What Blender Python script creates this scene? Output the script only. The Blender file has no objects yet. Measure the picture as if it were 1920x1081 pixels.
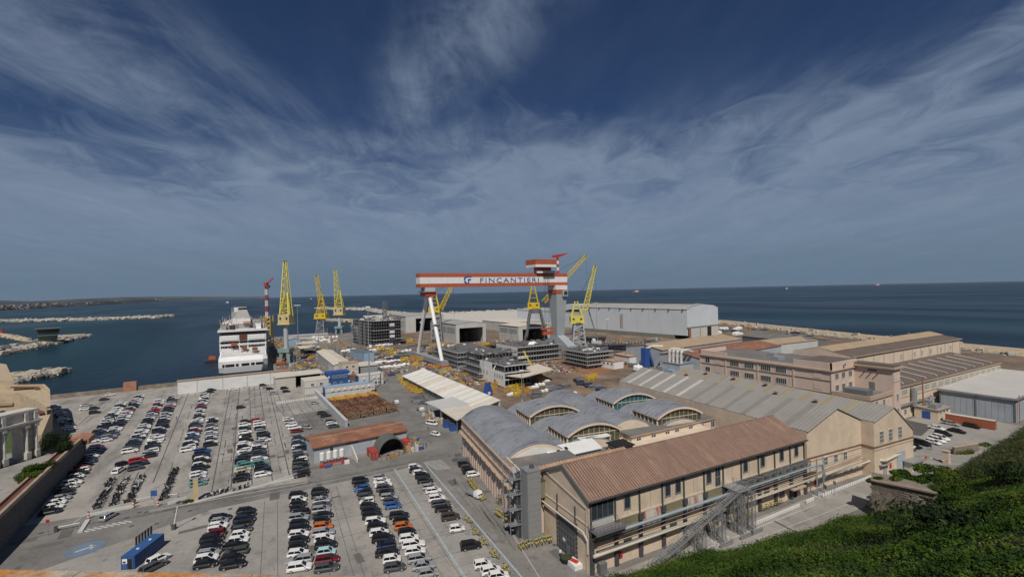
import bpy, math, random
import numpy as np
from mathutils import Vector, Matrix
rnd = random.Random(7)
sc = bpy.context.scene
COL = sc.collection
RAD = math.radians
# ------------------------------------------------------------------ camera
H = 54.0
F = 853.0
CR = (Matrix.Rotation(RAD(-30), 3, 'Z') @ Matrix.Rotation(RAD(90.37), 3, 'X') @ Matrix.Rotation(RAD(-1.27), 3, 'Z'))
cd = bpy.data.cameras.new('camera')
cam = bpy.data.objects.new('camera', cd)
COL.objects.link(cam)
cam.location = (0, 0, H)
cam.rotation_euler = CR.to_euler()
cd.sensor_width = 36
cd.lens = F * 36 / 1920
cd.clip_start = 0.3
cd.clip_end = 120000
sc.camera = cam
# ------------------------------------------------------------------ light and sky
SUN_EL = 52.0
SUN_AZ = Vector((-0.5, -0.866, 0))            # horizontal direction towards the sun
ld = bpy.data.lights.new('sun', 'SUN')
ld.energy = 4.7
ld.angle = RAD(0.53)
ld.color = (1.0, 0.93, 0.83)
sun = bpy.data.objects.new('sun', ld)
COL.objects.link(sun)
to_sun = Vector((SUN_AZ.x * math.cos(RAD(SUN_EL)), SUN_AZ.y * math.cos(RAD(SUN_EL)), math.sin(RAD(SUN_EL))))
sun.rotation_euler = to_sun.to_track_quat('Z', 'Y').to_euler()
sun.location = to_sun * 300
w = bpy.data.worlds.new('World')
sc.world = w
w.use_nodes = True
nt = w.node_tree
for n in list(nt.nodes): nt.nodes.remove(n)
def WN(t, **k):
    n = nt.nodes.new(t)
    for a, b in k.items(): setattr(n, a, b)
    return n
WL = nt.links.new
def wmath(op, a, b=None, c=None, clamp=False):
    n = WN('ShaderNodeMath', operation=op, use_clamp=clamp)
    for i, x in enumerate((a, b, c)):
        if x is None: continue
        if isinstance(x, (int, float)): n.inputs[i].default_value = x
        else: WL(x, n.inputs[i])
    return n.outputs[0]
sky = WN('ShaderNodeTexSky', sky_type='NISHITA', sun_disc=False)
sky.sun_elevation = RAD(SUN_EL)
sky.sun_rotation = math.atan2(SUN_AZ.x, SUN_AZ.y)
sky.altitude = 50
sky.air_density = 1.0
sky.dust_density = 1.1
sky.ozone_density = 3.0
bg = WN('ShaderNodeBackground')
bg.inputs[1].default_value = 0.055
out = WN('ShaderNodeOutputWorld')
tc = WN('ShaderNodeTexCoord')
sep = WN('ShaderNodeSeparateXYZ')
WL(tc.outputs['Generated'], sep.inputs[0])
zc = wmath('MAXIMUM', sep.outputs[2], 0.0)
den = wmath('ADD', zc, 0.13)
comb = WN('ShaderNodeCombineXYZ')
WL(wmath('DIVIDE', sep.outputs[0], den), comb.inputs[0])
WL(wmath('DIVIDE', sep.outputs[1], den), comb.inputs[1])
rot_ = WN('ShaderNodeMapping'); rot_.inputs['Rotation'].default_value = (0, 0, RAD(30))
WL(comb.outputs[0], rot_.inputs[0])
ab = WN('ShaderNodeSeparateXYZ'); WL(rot_.outputs[0], ab.inputs[0])
ca, cb = ab.outputs[0], ab.outputs[1]
def smooth(x, lo, hi, o0=0.0, o1=1.0):
    mr = WN('ShaderNodeMapRange', interpolation_type='SMOOTHSTEP'); WL(x, mr.inputs[0])
    for i_, v_ in enumerate((lo, hi, o0, o1)): mr.inputs[i_ + 1].default_value = v_
    return mr.outputs[0]
def cloud(rot, scale, nscale, det, dist, lo, hi, seed, rough=0.62):
    mp = WN('ShaderNodeMapping')
    mp.inputs['Rotation'].default_value = (0, 0, RAD(rot))
    mp.inputs['Scale'].default_value = scale
    mp.inputs['Location'].default_value = (seed, seed * .7, 0)
    WL(rot_.outputs[0], mp.inputs[0])
    nz = WN('ShaderNodeTexNoise', noise_dimensions='2D')
    for k_, v_ in (('Scale', nscale), ('Detail', det), ('Roughness', rough), ('Distortion', dist)): nz.inputs[k_].default_value = v_
    WL(mp.outputs[0], nz.inputs[0])
    return smooth(nz.outputs[0], lo, hi)
def band(a0, b0, a1, b1, wd, warp):
    """soft long streak of high cloud along a line of the cloud layer"""
    l_ = math.hypot(a1 - a0, b1 - b0); nx, ny = (b1 - b0) / l_, -(a1 - a0) / l_
    d_ = wmath('ADD', wmath('MULTIPLY_ADD', ca, nx, -(a0 * nx + b0 * ny)), wmath('MULTIPLY', cb, ny))
    d_ = wmath('ABSOLUTE', wmath('ADD', d_, wmath('MULTIPLY_ADD', warp, .3, -.15)))
    return smooth(d_, wd, 0.0)
wl = cloud(0, (1, .6, 1), 1.1, 3, .4, .25, .75, 2.2, .5)                  # slow waviness
w1 = cloud(-6, (1.7, .6, 1), 1.6, 10, .25, .30, .74, 5.7, .66)             # wisps running away from us
w2 = cloud(44, (1.7, .55, 1), 1.6, 10, .25, .30, .74, 8.3, .66)              # wisps running to the right
w3 = cloud(10, (1.2, 1.0, 1), 3.2, 8, .7, .34, .72, 1.3, .64)             # mottling
g1 = band(-1.45, 1.15, -1.15, 2.2, .62, wl)
g2 = band(-.17, 1.3, -.44, 1.9, .32, wl)
g3 = band(.55, 2.6, 1.8, 1.45, .62, wl)
g4 = band(-.6, 2.1, -3.0, 1.9, .4, wl)
tex1 = wmath('MULTIPLY_ADD', w1, .75, wmath('MULTIPLY', w3, .3)); tex2 = wmath('MULTIPLY_ADD', w2, .75, wmath('MULTIPLY', w3, .25))
cl = wmath('MAXIMUM', wmath('MULTIPLY', g1, tex1), wmath('MULTIPLY', g2, tex1))
cl = wmath('MAXIMUM', cl, wmath('MULTIPLY', g3, tex2))
cl = wmath('MAXIMUM', cl, wmath('MULTIPLY', g4, tex2))
cl = wmath('MULTIPLY', wmath('ADD', cl, wmath('MULTIPLY', w1, .07)), .62)
rr_ = wmath('SQRT', wmath('ADD', wmath('MULTIPLY', ca, ca), wmath('MULTIPLY', cb, cb)))
rr_ = wmath('ADD', rr_, wmath('MULTIPLY_ADD', wl, 1.3, wmath('MULTIPLY', w3, .45)))
veil = wmath('MULTIPLY', smooth(rr_, 2.35, 3.9), wmath('MULTIPLY_ADD', w2, .16, wmath('MULTIPLY_ADD', w3, .08, .54)))
cl = wmath('MAXIMUM', cl, veil, clamp=True)
tint = WN('ShaderNodeMix', data_type='RGBA', blend_type='MULTIPLY')
tint.inputs[0].default_value = 1
WL(sky.outputs[0], tint.inputs[6])
tint.inputs[7].default_value = (0.42, 0.56, 0.80, 1)
mixc = WN('ShaderNodeMix', data_type='RGBA')
WL(cl, mixc.inputs[0])
WL(tint.outputs[2], mixc.inputs[6])
mixc.inputs[7].default_value = (5.7, 7.2, 9.4, 1)
hor = WN('ShaderNodeMapRange', interpolation_type='SMOOTHSTEP')             # sea air towards the horizon
WL(zc, hor.inputs[0])
for i_, v_ in enumerate((0.16, 0.0, 0.0, 0.8)): hor.inputs[i_ + 1].default_value = v_
mixh = WN('ShaderNodeMix', data_type='RGBA')
WL(hor.outputs[0], mixh.inputs[0])
WL(mixc.outputs[2], mixh.inputs[6])
mixh.inputs[7].default_value = (2.7, 4.2, 6.1, 1)
WL(mixh.outputs[2], bg.inputs[0])
WL(bg.outputs[0], out.inputs[0])
sc.view_settings.view_transform = 'Standard'
sc.view_settings.look = 'None'
sc.view_settings.gamma = 1.0
sc.view_settings.use_curve_mapping = False
sc.view_settings.exposure = -0.36
sc.cycles.use_denoising = True
sc.cycles.max_bounces = 6
sc.cycles.volume_bounces = 0

# ------------------------------------------------------------------ helpers
def P(px, py, z=0.0):
    """the point at height z seen at a photograph position: used to measure where things stand"""
    d = CR @ Vector(((px - 960) / F, (540.5 - py) / F, -1))
    t = (z - H) / d.z
    return Vector((d.x * t, d.y * t, z))

def tag(o, label=None, cat=None, group=None, kind=None):
    if label: o['label'] = label
    if cat: o['category'] = cat
    if group: o['group'] = group
    if kind: o['kind'] = kind
    return o

def thing(name, label, cat, loc=(0, 0, 0), rz=0, group=None):
    o = bpy.data.objects.new(name, None)
    COL.objects.link(o)
    o.empty_display_size = 0.5
    o.location = loc
    o.rotation_euler = (0, 0, RAD(rz))
    return tag(o, label, cat, group)

class M:
    def __init__(s): s.v = []; s.f = []; s.mi = []; s.k = 0
    def poly(s, *p):
        n = len(s.v); s.v += [tuple(q) for q in p]; s.f.append(tuple(range(n, n + len(p)))); s.mi.append(s.k); return s
    def box(s, x0, y0, z0, x1, y1, z1):
        n = len(s.v)
        s.v += [(x0, y0, z0), (x1, y0, z0), (x1, y1, z0), (x0, y1, z0), (x0, y0, z1), (x1, y0, z1), (x1, y1, z1), (x0, y1, z1)]
        for a in ((0, 3, 2, 1), (4, 5, 6, 7), (0, 1, 5, 4), (1, 2, 6, 5), (2, 3, 7, 6), (3, 0, 4, 7)):
            s.f.append(tuple(n + i for i in a)); s.mi.append(s.k)
        return s
    def cbox(s, cx, cy, z0, lx, ly, lz, rz=0):
        n = len(s.v); c = math.cos(RAD(rz)); d = math.sin(RAD(rz))
        for z in (z0, z0 + lz):
            for a, b in ((-1, -1), (1, -1), (1, 1), (-1, 1)):
                x = a * lx / 2; y = b * ly / 2
                s.v.append((cx + c * x - d * y, cy + d * x + c * y, z))
        for a in ((0, 3, 2, 1), (4, 5, 6, 7), (0, 1, 5, 4), (1, 2, 6, 5), (2, 3, 7, 6), (3, 0, 4, 7)):
            s.f.append(tuple(n + i for i in a)); s.mi.append(s.k)
        return s
    def bar(s, p, q, w, h=None):
        h = h or w
        p = Vector(p); q = Vector(q); d = (q - p)
        if d.length < 1e-6: return s
        d.normalize()
        up = Vector((0, 0, 1)) if abs(d.z) < .98 else Vector((0, 1, 0))
        a = d.cross(up).normalized() * (w / 2); b = a.cross(d).normalized() * (h / 2)
        n = len(s.v)
        for c in (p, q):
            s.v += [tuple(c - a - b), tuple(c + a - b), tuple(c + a + b), tuple(c - a + b)]
        for t in ((0, 3, 2, 1), (4, 5, 6, 7), (0, 1, 5, 4), (1, 2, 6, 5), (2, 3, 7, 6), (3, 0, 4, 7)):
            s.f.append(tuple(n + i for i in t)); s.mi.append(s.k)
        return s
    def cyl(s, p, q, r0, r1=None, n=8, cap=True):
        r1 = r0 if r1 is None else r1
        p = Vector(p); q = Vector(q); d = (q - p).normalized()
        up = Vector((0, 0, 1)) if abs(d.z) < .98 else Vector((1, 0, 0))
        a = d.cross(up).normalized(); b = a.cross(d)
        m = len(s.v)
        for c, r in ((p, r0), (q, r1)):
            for i in range(n):
                t = 2 * math.pi * i / n
                s.v.append(tuple(c + a * (r * math.cos(t)) + b * (r * math.sin(t))))
        for i in range(n):
            j = (i + 1) % n
            s.f.append((m + i, m + j, m + n + j, m + n + i)); s.mi.append(s.k)
        if cap:
            s.f.append(tuple(m + i for i in range(n - 1, -1, -1))); s.mi.append(s.k)
            s.f.append(tuple(m + n + i for i in range(n))); s.mi.append(s.k)
        return s
    def tube(s, pts, r, n=6):
        for a, b in zip(pts, pts[1:]): s.cyl(a, b, r, r, n)
        return s
    def prism(s, pts, axis, a, b):
        """extrude a 2D outline along 'x' (pts are y,z), 'y' (x,z) or 'z' (x,y)"""
        def mk(p, t):
            return (t, p[0], p[1]) if axis == 'x' else ((p[0], t, p[1]) if axis == 'y' else (p[0], p[1], t))
        n = len(s.v); k = len(pts)
        s.v += [mk(p, a) for p in pts] + [mk(p, b) for p in pts]
        for i in range(k):
            j = (i + 1) % k
            s.f.append((n + i, n + j, n + k + j, n + k + i)); s.mi.append(s.k)
        s.f.append(tuple(n + i for i in range(k - 1, -1, -1))); s.mi.append(s.k)
        s.f.append(tuple(n + k + i for i in range(k))); s.mi.append(s.k)
        return s
    def loft(s, rings, close=True, caps=True):
        k = len(rings[0]); n = len(s.v)
        for r in rings: s.v += [tuple(p) for p in r]
        for a in range(len(rings) - 1):
            for i in range(k if close else k - 1):
                j = (i + 1) % k
                s.f.append((n + a * k + i, n + a * k + j, n + (a + 1) * k + j, n + (a + 1) * k + i)); s.mi.append(s.k)
        if caps and close:
            s.f.append(tuple(n + i for i in range(k - 1, -1, -1))); s.mi.append(s.k)
            e = n + (len(rings) - 1) * k
            s.f.append(tuple(e + i for i in range(k))); s.mi.append(s.k)
        return s
    def lattice(s, p, q, wp, wq, nb, r, rl, side=(0, 0, 1), hp=None, hq=None):
        """four-legged lattice girder from p to q with square ends wp -> wq"""
        p = Vector(p); q = Vector(q); d = (q - p).normalized()
        u = Vector(side)
        a = d.cross(u)
        if a.length < .05: a = d.cross(Vector((0, 1, 0)))
        a.normalize(); b = a.cross(d).normalized()
        hp = hp or wp; hq = hq or wq
        R = []
        for i in range(nb + 1):
            t = i / nb; c = p.lerp(q, t); ww = (wp + (wq - wp) * t) / 2; hh = (hp + (hq - hp) * t) / 2
            R.append([c + a * ww + b * hh, c - a * ww + b * hh, c - a * ww - b * hh, c + a * ww - b * hh])
        for k in range(4): s.bar(R[0][k], R[-1][k], rl)
        for i in range(nb):
            for k in range(4):
                j = (k + 1) % 4
                if i % 2 == 0: s.bar(R[i][k], R[i + 1][j], r)
                else: s.bar(R[i][j], R[i + 1][k], r)
                s.bar(R[i + 1][k], R[i + 1][j], r)
        return s
    def mesh(s, name, mats=(), smooth=False):
        me = bpy.data.meshes.new(name)
        me.from_pydata(s.v, [], s.f)
        for m in mats: me.materials.append(m)
        if len(mats) > 1: me.polygons.foreach_set('material_index', s.mi)
        if smooth: me.polygons.foreach_set('use_smooth', [True] * len(s.f))
        me.update()
        return me
    def obj(s, name, mats, parent=None, loc=(0, 0, 0), rz=0, smooth=False):
        if not isinstance(mats, (list, tuple)): mats = [mats]
        o = bpy.data.objects.new(name, s.mesh(name, mats, smooth))
        COL.objects.link(o)
        o.location = loc; o.rotation_euler = (0, 0, RAD(rz))
        if parent: o.parent = parent
        return o

def put(me, name, parent=None, loc=(0, 0, 0), rz=0, scale=None):
    o = bpy.data.objects.new(name, me)
    COL.objects.link(o)
    o.location = loc; o.rotation_euler = (0, 0, RAD(rz))
    if scale: o.scale = scale
    if parent: o.parent = parent
    return o

def copy_tree(o, parent=None):
    c = o.copy(); COL.objects.link(c)
    if parent: c.parent = parent
    for ch in list(o.children): copy_tree(ch, c)
    return c

# ------------------------------------------------------------------ materials
def mat(name, col, rough=.8, var=.14, scale=.25, metal=0.0, stretch=(1, 1, 1), col2=None, lo=.55, hi=.75, scale2=.12, stretch2=(1, 1, 1), fine=2.5, bump=0, spec=None, coat=0, detail=5, spots=0):
    m = bpy.data.materials.new(name); m.use_nodes = True
    t = m.node_tree; b = t.nodes['Principled BSDF']; L = t.links.new
    b.inputs['Roughness'].default_value = rough
    b.inputs['Metallic'].default_value = metal
    if spec is not None: b.inputs['Specular IOR Level'].default_value = spec
    if coat: b.inputs['Coat Weight'].default_value = coat; b.inputs['Coat Roughness'].default_value = .05
    c = tuple(col)
    if var == 0 and col2 is None:
        b.inputs['Base Color'].default_value = c + (1,); m.diffuse_color = c + (1,)
        return m
    g = t.nodes.new('ShaderNodeNewGeometry')
    def noise(st, s, d):
        mp = t.nodes.new('ShaderNodeMapping'); mp.inputs['Scale'].default_value = st
        L(g.outputs['Position'], mp.inputs[0])
        n = t.nodes.new('ShaderNodeTexNoise'); n.inputs['Scale'].default_value = s; n.inputs['Detail'].default_value = d
        n.inputs['Roughness'].default_value = .65
        L(mp.outputs[0], n.inputs[0]); return n.outputs[0]
    def rng(x, a, bb, c_, d):
        r = t.nodes.new('ShaderNodeMapRange'); L(x, r.inputs[0])
        for i, q in enumerate((a, bb, c_, d)): r.inputs[i + 1].default_value = q
        return r.outputs[0]
    n1 = noise(stretch, scale, detail); n2 = noise(stretch, fine, 4)
    ad = t.nodes.new('ShaderNodeMath'); ad.operation = 'MULTIPLY_ADD'; L(n2, ad.inputs[0]); ad.inputs[1].default_value = .6; L(n1, ad.inputs[2])
    v = rng(ad.outputs[0], .5, 1.1, 1 - var * 1.6, 1 + var * 1.6)
    base = t.nodes.new('ShaderNodeMix'); base.data_type = 'RGBA'
    base.inputs[6].default_value = c + (1,)
    if col2 is not None:
        base.inputs[7].default_value = tuple(col2) + (1,)
        L(rng(noise(stretch2, scale2, 6), lo, hi, 0, 1), base.inputs[0])
    else: base.inputs[0].default_value = 0
    vm = t.nodes.new('ShaderNodeVectorMath'); vm.operation = 'SCALE'
    L(base.outputs[2], vm.inputs[0]); L(v, vm.inputs[3])
    if spots:
        ss = t.nodes.new('ShaderNodeVectorMath'); ss.operation = 'SCALE'; L(vm.outputs[0], ss.inputs[0])
        s1 = rng(noise((1, 1, 1), .22, 3), .58, .70, 1, 1 - spots); s2 = rng(noise((1, .35, 1), .09, 5), .50, .68, 1, 1 - spots * .6)
        mm = t.nodes.new('ShaderNodeMath'); mm.operation = 'MULTIPLY'; L(s1, mm.inputs[0]); L(s2, mm.inputs[1]); L(mm.outputs[0], ss.inputs[3]); vm = ss
    L(vm.outputs[0], b.inputs['Base Color'])
    if bump:
        bp = t.nodes.new('ShaderNodeBump'); bp.inputs['Strength'].default_value = bump; bp.inputs['Distance'].default_value = .2
        L(ad.outputs[0], bp.inputs['Height']); L(bp.outputs[0], b.inputs['Normal'])
    m.diffuse_color = c + (1,)
    return m

MT = {}
def mk(key, *a, **k): MT[key] = mat(key, *a, **k)
mk('asphalt', (.17, .162, .152), .9, .2, .06, col2=(.24, .23, .212), lo=.45, hi=.7, scale2=.035, fine=1.2, spots=.34)
mk('concrete', (.30, .284, .26), .9, .15, .05, col2=(.20, .19, .178), lo=.52, hi=.72, scale2=.06, fine=.9, spots=.34)
mk('lotgrey', (.33, .31, .283), .9, .18, .05, col2=(.205, .193, .178), lo=.48, hi=.66, scale2=.07, fine=.9, stretch2=(2.2, .5, 1), spots=.34)
mk('yard', (.155, .118, .088), .95, .3, .05, col2=(.25, .17, .11), lo=.45, hi=.62, scale2=.03, fine=.6, spots=.45)
mk('rustdirt', (.27, .125, .06), .95, .2, .08, col2=(.27, .2, .14), lo=.55, hi=.7, scale2=.05)
mk('darkpatch', (.085, .083, .08), .85, .12, .1)
mk('paint', (.46, .45, .43), .8, .12, .8)
mk('yellowpaint', (.36, .30, .17), .8, .15, .8)
mk('pipeblue', (.27, .34, .38), .6, .08, .3)
mk('palegrey', (.47, .455, .43), .8, .06, .15)
mk('legteal', (.33, .365, .385), .6, .05, .1)
mk('bluepaint', (.14, .19, .26), .8, .15, .3)
mk('bayblue', (.34, .40, .43), .8, .15, .8)
mk('patch', (.12, .115, .108), .9, .2, .3)
mk('track', (.145, .138, .128), .9, .25, .6)
mk('seam', (.085, .08, .075), .9, .1, .5)
mk('cream', (.61, .50, .385), .9, .10, .3, col2=(.49, .395, .30), lo=.5, hi=.8, scale2=.25, stretch2=(1, 1, .25), fine=1)
mk('cream2', (.63, .53, .42), .9, .09, .2, col2=(.52, .43, .34), lo=.5, hi=.8, scale2=.2, stretch2=(1, 1, .3))
mk('pink', (.60, .475, .40), .9, .06, .2, col2=(.52, .41, .34), lo=.5, hi=.8, scale2=.25, stretch2=(1, 1, .25))
mk('trim', (.43, .33, .245), .85, .08)
mk('terracotta', (.185, .115, .086), .9, .16, .35, stretch=(1, .25, .25), col2=(.28, .185, .14), lo=.5, hi=.72, scale2=.5, stretch2=(1.6, .3, .3), fine=1.5)
mk('terrapale', (.30, .205, .16), .9, .2, .5)  # paler terracotta tone laid along the flat tops of the roof ribs
mk('rustroof', (.42, .27, .18), .9, .25, .35, col2=(.30, .14, .08), lo=.5, hi=.7, scale2=.3)
mk('rustsheet', (.225, .10, .06), .9, .25, .25, col2=(.32, .18, .11), lo=.5, hi=.7, scale2=.2)
mk('tanroof', (.36, .27, .18), .9, .15, .2, col2=(.30, .15, .08), lo=.58, hi=.75, scale2=.1)
mk('greyroof', (.275, .262, .24), .85, .08, .3, col2=(.225, .215, .20), lo=.5, hi=.7, scale2=.15)
mk('palestrip', (.46, .445, .41), .7, .08, .4)
mk('greystrip', (.215, .205, .188), .85, .08, .3)
mk('towna', (.30, .28, .26), .9, .1)
mk('townb', (.24, .175, .15), .9, .1)
mk('leadroof', (.235, .25, .28), .6, .18, .12, col2=(.105, .105, .11), lo=.54, hi=.72, scale2=.55, stretch2=(.3, 2.2, 1), fine=1.3)
mk('darkroof', (.13, .10, .085), .9, .15, .2)
mk('felt', (.155, .15, .145), .85, .2, .15, col2=(.25, .20, .17), lo=.56, hi=.72, scale2=.12, stretch2=(.4, 1.5, 1))
mk('whitesheet', (.66, .665, .655), .6, .05, .3, col2=(.55, .53, .49), lo=.6, hi=.8, scale2=.2)
mk('beige', (.56, .52, .44), .8, .07, .2, col2=(.48, .42, .33), lo=.55, hi=.8, scale2=.15)
mk('skystrip', (.66, .64, .60), .6, .06)
mk('yellowstrip', (.30, .25, .155), .7, .15)
mk('tanstrip', (.60, .53, .43), .75, .12, .4)
mk('hallwhite', (.56, .60, .63), .7, .05, .08, col2=(.40, .33, .24), lo=.72, hi=.85, scale2=.03, stretch2=(1, 1, .15))
mk('hallgreen', (.19, .20, .165), .8, .1)
mk('hallgrey', (.49, .49, .47), .8, .08, .1, col2=(.33, .31, .28), lo=.55, hi=.8, scale2=.1, stretch2=(1, 1, .2))
mk('hallroof', (.33, .325, .31), .8, .1, .1)
mk('greyblue', (.36, .40, .44), .8, .08, .2, col2=(.30, .32, .34), lo=.55, hi=.75, scale2=.2, stretch2=(1, 1, .3))
mk('greyclad', (.24, .245, .25), .5, .06, .3)
mk('steel', (.20, .205, .21), .5, .12, .5, metal=.3)
mk('darksteel', (.07, .072, .078), .6, .2, .5)
mk('galv', (.33, .34, .35), .5, .1, .5, metal=.4)
mk('blocksteel', (.12, .118, .122), .8, .25, .2, col2=(.18, .15, .13), lo=.55, hi=.7, scale2=.15)
mk('blockedge', (.50, .50, .49), .7, .12, .3)
mk('void', (.012, .012, .013), .9, .2)
mk('cyellow', (.62, .44, .02), .5, .1, .3)
mk('cpale', (.62, .54, .10), .55, .12, .3)
mk('ctan', (.55, .44, .24), .6, .12, .3)
mk('corange', (.43, .10, .045), .5, .08, .3)
mk('cred', (.42, .045, .03), .5, .1, .3)
mk('cwhite', (.74, .74, .73), .5, .04, .2)
mk('cgrey', (.27, .285, .30), .6, .06, .1)
mk('cgreyL', (.42, .45, .47), .6, .06, .1)
mk('logo', (.02, .10, .32), .5, 0)
mk('sgreen', (.22, .30, .29), .6, .12, .3)
mk('shipwhite', (.74, .74, .735), .4, .05, .15, col2=(.60, .57, .53), lo=.62, hi=.8, scale2=.1, stretch2=(1, 1, .3))
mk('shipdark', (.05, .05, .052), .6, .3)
mk('shipgrey', (.30, .30, .29), .7, .15)
mk('blue', (.03, .085, .30), .5, .08, .3)
mk('bluebright', (.03, .095, .26), .5, .08, .3)
mk('lightblue', (.26, .38, .50), .6, .07, .3)
mk('offwhite', (.55, .54, .50), .6, .06, .3)
mk('contred', (.34, .06, .045), .6, .12, .4)
mk('contrust', (.36, .115, .06), .7, .12, .3)
mk('wood', (.38, .25, .12), .85, .2, 1)
mk('pipebrown', (.115, .048, .026), .8, .35, .3, col2=(.26, .14, .07), lo=.5, hi=.65, scale2=.6)
mk('pipeend', (.34, .25, .17), .8, .3, 1)
mk('yorange', (.50, .26, .03), .6, .15, .5)
mk('navy', (.055, .06, .10), .5, .3, .4)
mk('whitebag', (.74, .74, .73), .7, .06, 1)
mk('clutter', (.22, .19, .16), .9, .5, .6, col2=(.36, .34, .31), lo=.5, hi=.6, scale2=.8)
mk('stone', (.44, .35, .235), .95, .12, .3, col2=(.33, .265, .18), lo=.5, hi=.7, scale2=.4, bump=.3)
mk('stonepale', (.53, .50, .45), .95, .1, .3, col2=(.40, .375, .335), lo=.5, hi=.7, scale2=.5, bump=.3)
mk('brickwall', (.17, .155, .138), .95, .15, .6, stretch=(1, 1, 3), col2=(.125, .115, .10), lo=.5, hi=.7, scale2=.3, bump=.3)
mk('coping', (.33, .25, .19), .9, .15)
mk('walk', (.13, .05, .035), .9, .2, .4)
mk('oldbrick', (.36, .18, .11), .95, .2, .5)
mk('rock', (.45, .42, .37), .95, .25, .2, col2=(.33, .30, .26), lo=.45, hi=.65, scale2=.2)
mk('rockwet', (.12, .11, .095), .7, .3, .2)
mk('bastion', (.21, .175, .14), .95, .22, .3, stretch=(1, 1, 2.5), col2=(.30, .26, .215), lo=.5, hi=.7, scale2=.3, bump=.5)
mk('lichen', (.36, .31, .25), .95, .2, 2.2, col2=(.45, .19, .045), lo=.44, hi=.56, scale2=2.6, fine=9, bump=.4)
mk('soil', (.035, .045, .018), .95, .3, .3)
mk('grass', (.05, .085, .02), .95, .3, .5, col2=(.10, .11, .035), lo=.5, hi=.7, scale2=.4)
mk('bark', (.07, .05, .035), .95, .2, 2)
mk('tyre', (.015, .015, .016), .8, 0)
mk('rim', (.30, .30, .31), .4, 0)
mk('carglass', (.010, .012, .014), .08, 0, spec=.4)
mk('lamp', (.6, .6, .6), .2, 0)
mk('taillamp', (.30, .01, .01), .3, 0)
mk('glass', (.035, .045, .055), .12, .3, .4)
mk('glassteal', (.035, .12, .14), .12, .2, .25)
mk('glassolive', (.085, .085, .055), .2, .3, .3)
mk('frame', (.62, .60, .56), .6, 0)
mk('frosted', (.30, .33, .31), .3, .15, .4)
mk('skin', (.35, .2, .14), .6, 0)
mk('cloth', (.05, .06, .09), .9, 0)
mk('hiviz', (.55, .25, .03), .8, 0)
mk('polyol', (.20, .185, .12), .6, .15, .3, stretch=(1, 1, .3))
mk('rustwhite', (.52, .50, .46), .8, .08, .3, col2=(.34, .09, .035), lo=.46, hi=.62, scale2=.5, stretch2=(2.2, 2.2, .4))
mk('fireRed', (.42, .02, .02), .5, 0)
mk('green', (.04, .09, .03), .9, .3, .6)
mk('yellowbike', (.50, .42, .12), .5, .1, 1)
mk('tunnelgreen', (.105, .115, .105), .8, .12, .3)
mk('bronze', (.035, .055, .045), .4, .15, .3)
PAINT = {}
for k_, c_, n_ in (('w', (.72, .72, .71), 'white'), ('k', (.013, .013, .015), 'black'), ('g', (.085, .088, .095), 'dark grey'), ('s', (.36, .37, .385), 'silver'),
                   ('b', (.03, .12, .36), 'blue'), ('n', (.018, .025, .055), 'navy'), ('m', (.17, .012, .018), 'dark red'), ('r', (.40, .02, .02), 'red'),
                   ('o', (.50, .13, .015), 'orange'), ('c', (.38, .60, .64), 'pale turquoise'), ('e', (.50, .46, .35), 'beige'), ('t', (.12, .32, .30), 'teal'), ('u', (.06, .042, .036), 'dark brown'), ('v', (.055, .06, .045), 'olive')):
    PAINT[k_] = (mat('paint_' + n_.replace(' ', '_'), c_, .32, 0, coat=.3, spec=.35, metal=.25 if k_ in 'sgbnmt' else 0), n_)
# ================================================================== SETTING
def sheet(name, pts, z, m, kind='structure', parent=None):
    b = M(); b.poly(*[(p[0], p[1], z) for p in pts])
    return tag(b.obj(name, m, parent), kind=kind)
def rect(x0, y0, x1, y1): return [(x0, y0), (x1, y0), (x1, y1), (x0, y1)]
# ---- sea
sm = bpy.data.materials.new('seawater'); sm.use_nodes = True
t = sm.node_tree; b = t.nodes['Principled BSDF']; L = t.links.new
g = t.nodes.new('ShaderNodeNewGeometry')
def snoise(st, s, d, dist=0.0):
    mp = t.nodes.new('ShaderNodeMapping'); mp.inputs['Scale'].default_value = st; mp.inputs['Rotation'].default_value = (0, 0, RAD(25)); L(g.outputs['Position'], mp.inputs[0])
    n = t.nodes.new('ShaderNodeTexNoise'); n.inputs['Scale'].default_value = s; n.inputs['Detail'].default_value = d; n.inputs['Distortion'].default_value = dist
    L(mp.outputs[0], n.inputs[0]); return n.outputs[0]
r = t.nodes.new('ShaderNodeValToRGB'); L(snoise((1, .35, 1), .0016, 5, .6), r.inputs[0])
r.color_ramp.elements[0].position = .42; r.color_ramp.elements[0].color = (.003, .015, .030, 1)
r.color_ramp.elements[1].position = .60; r.color_ramp.elements[1].color = (.004, .030, .038, 1)
L(r.outputs[0], b.inputs['Base Color'])
rgh = t.nodes.new('ShaderNodeMapRange'); L(snoise((1, .3, 1), .0045, 4, .8), rgh.inputs[0]); rgh.inputs[1].default_value = .4; rgh.inputs[2].default_value = .62; rgh.inputs[3].default_value = .30; rgh.inputs[4].default_value = .40; L(rgh.outputs[0], b.inputs['Roughness']); b.inputs['Specular IOR Level'].default_value = .13
bp = t.nodes.new('ShaderNodeBump'); bp.inputs['Strength'].default_value = .75; bp.inputs['Distance'].default_value = 1.2
L(snoise((1, .5, 1), .16, 7), bp.inputs['Height']); L(bp.outputs[0], b.inputs['Normal'])
sheet('sea', [(-36000, -3000), (36000, -3000), (36000, 36000), (-36000, 36000)], -2.6, sm)
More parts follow.
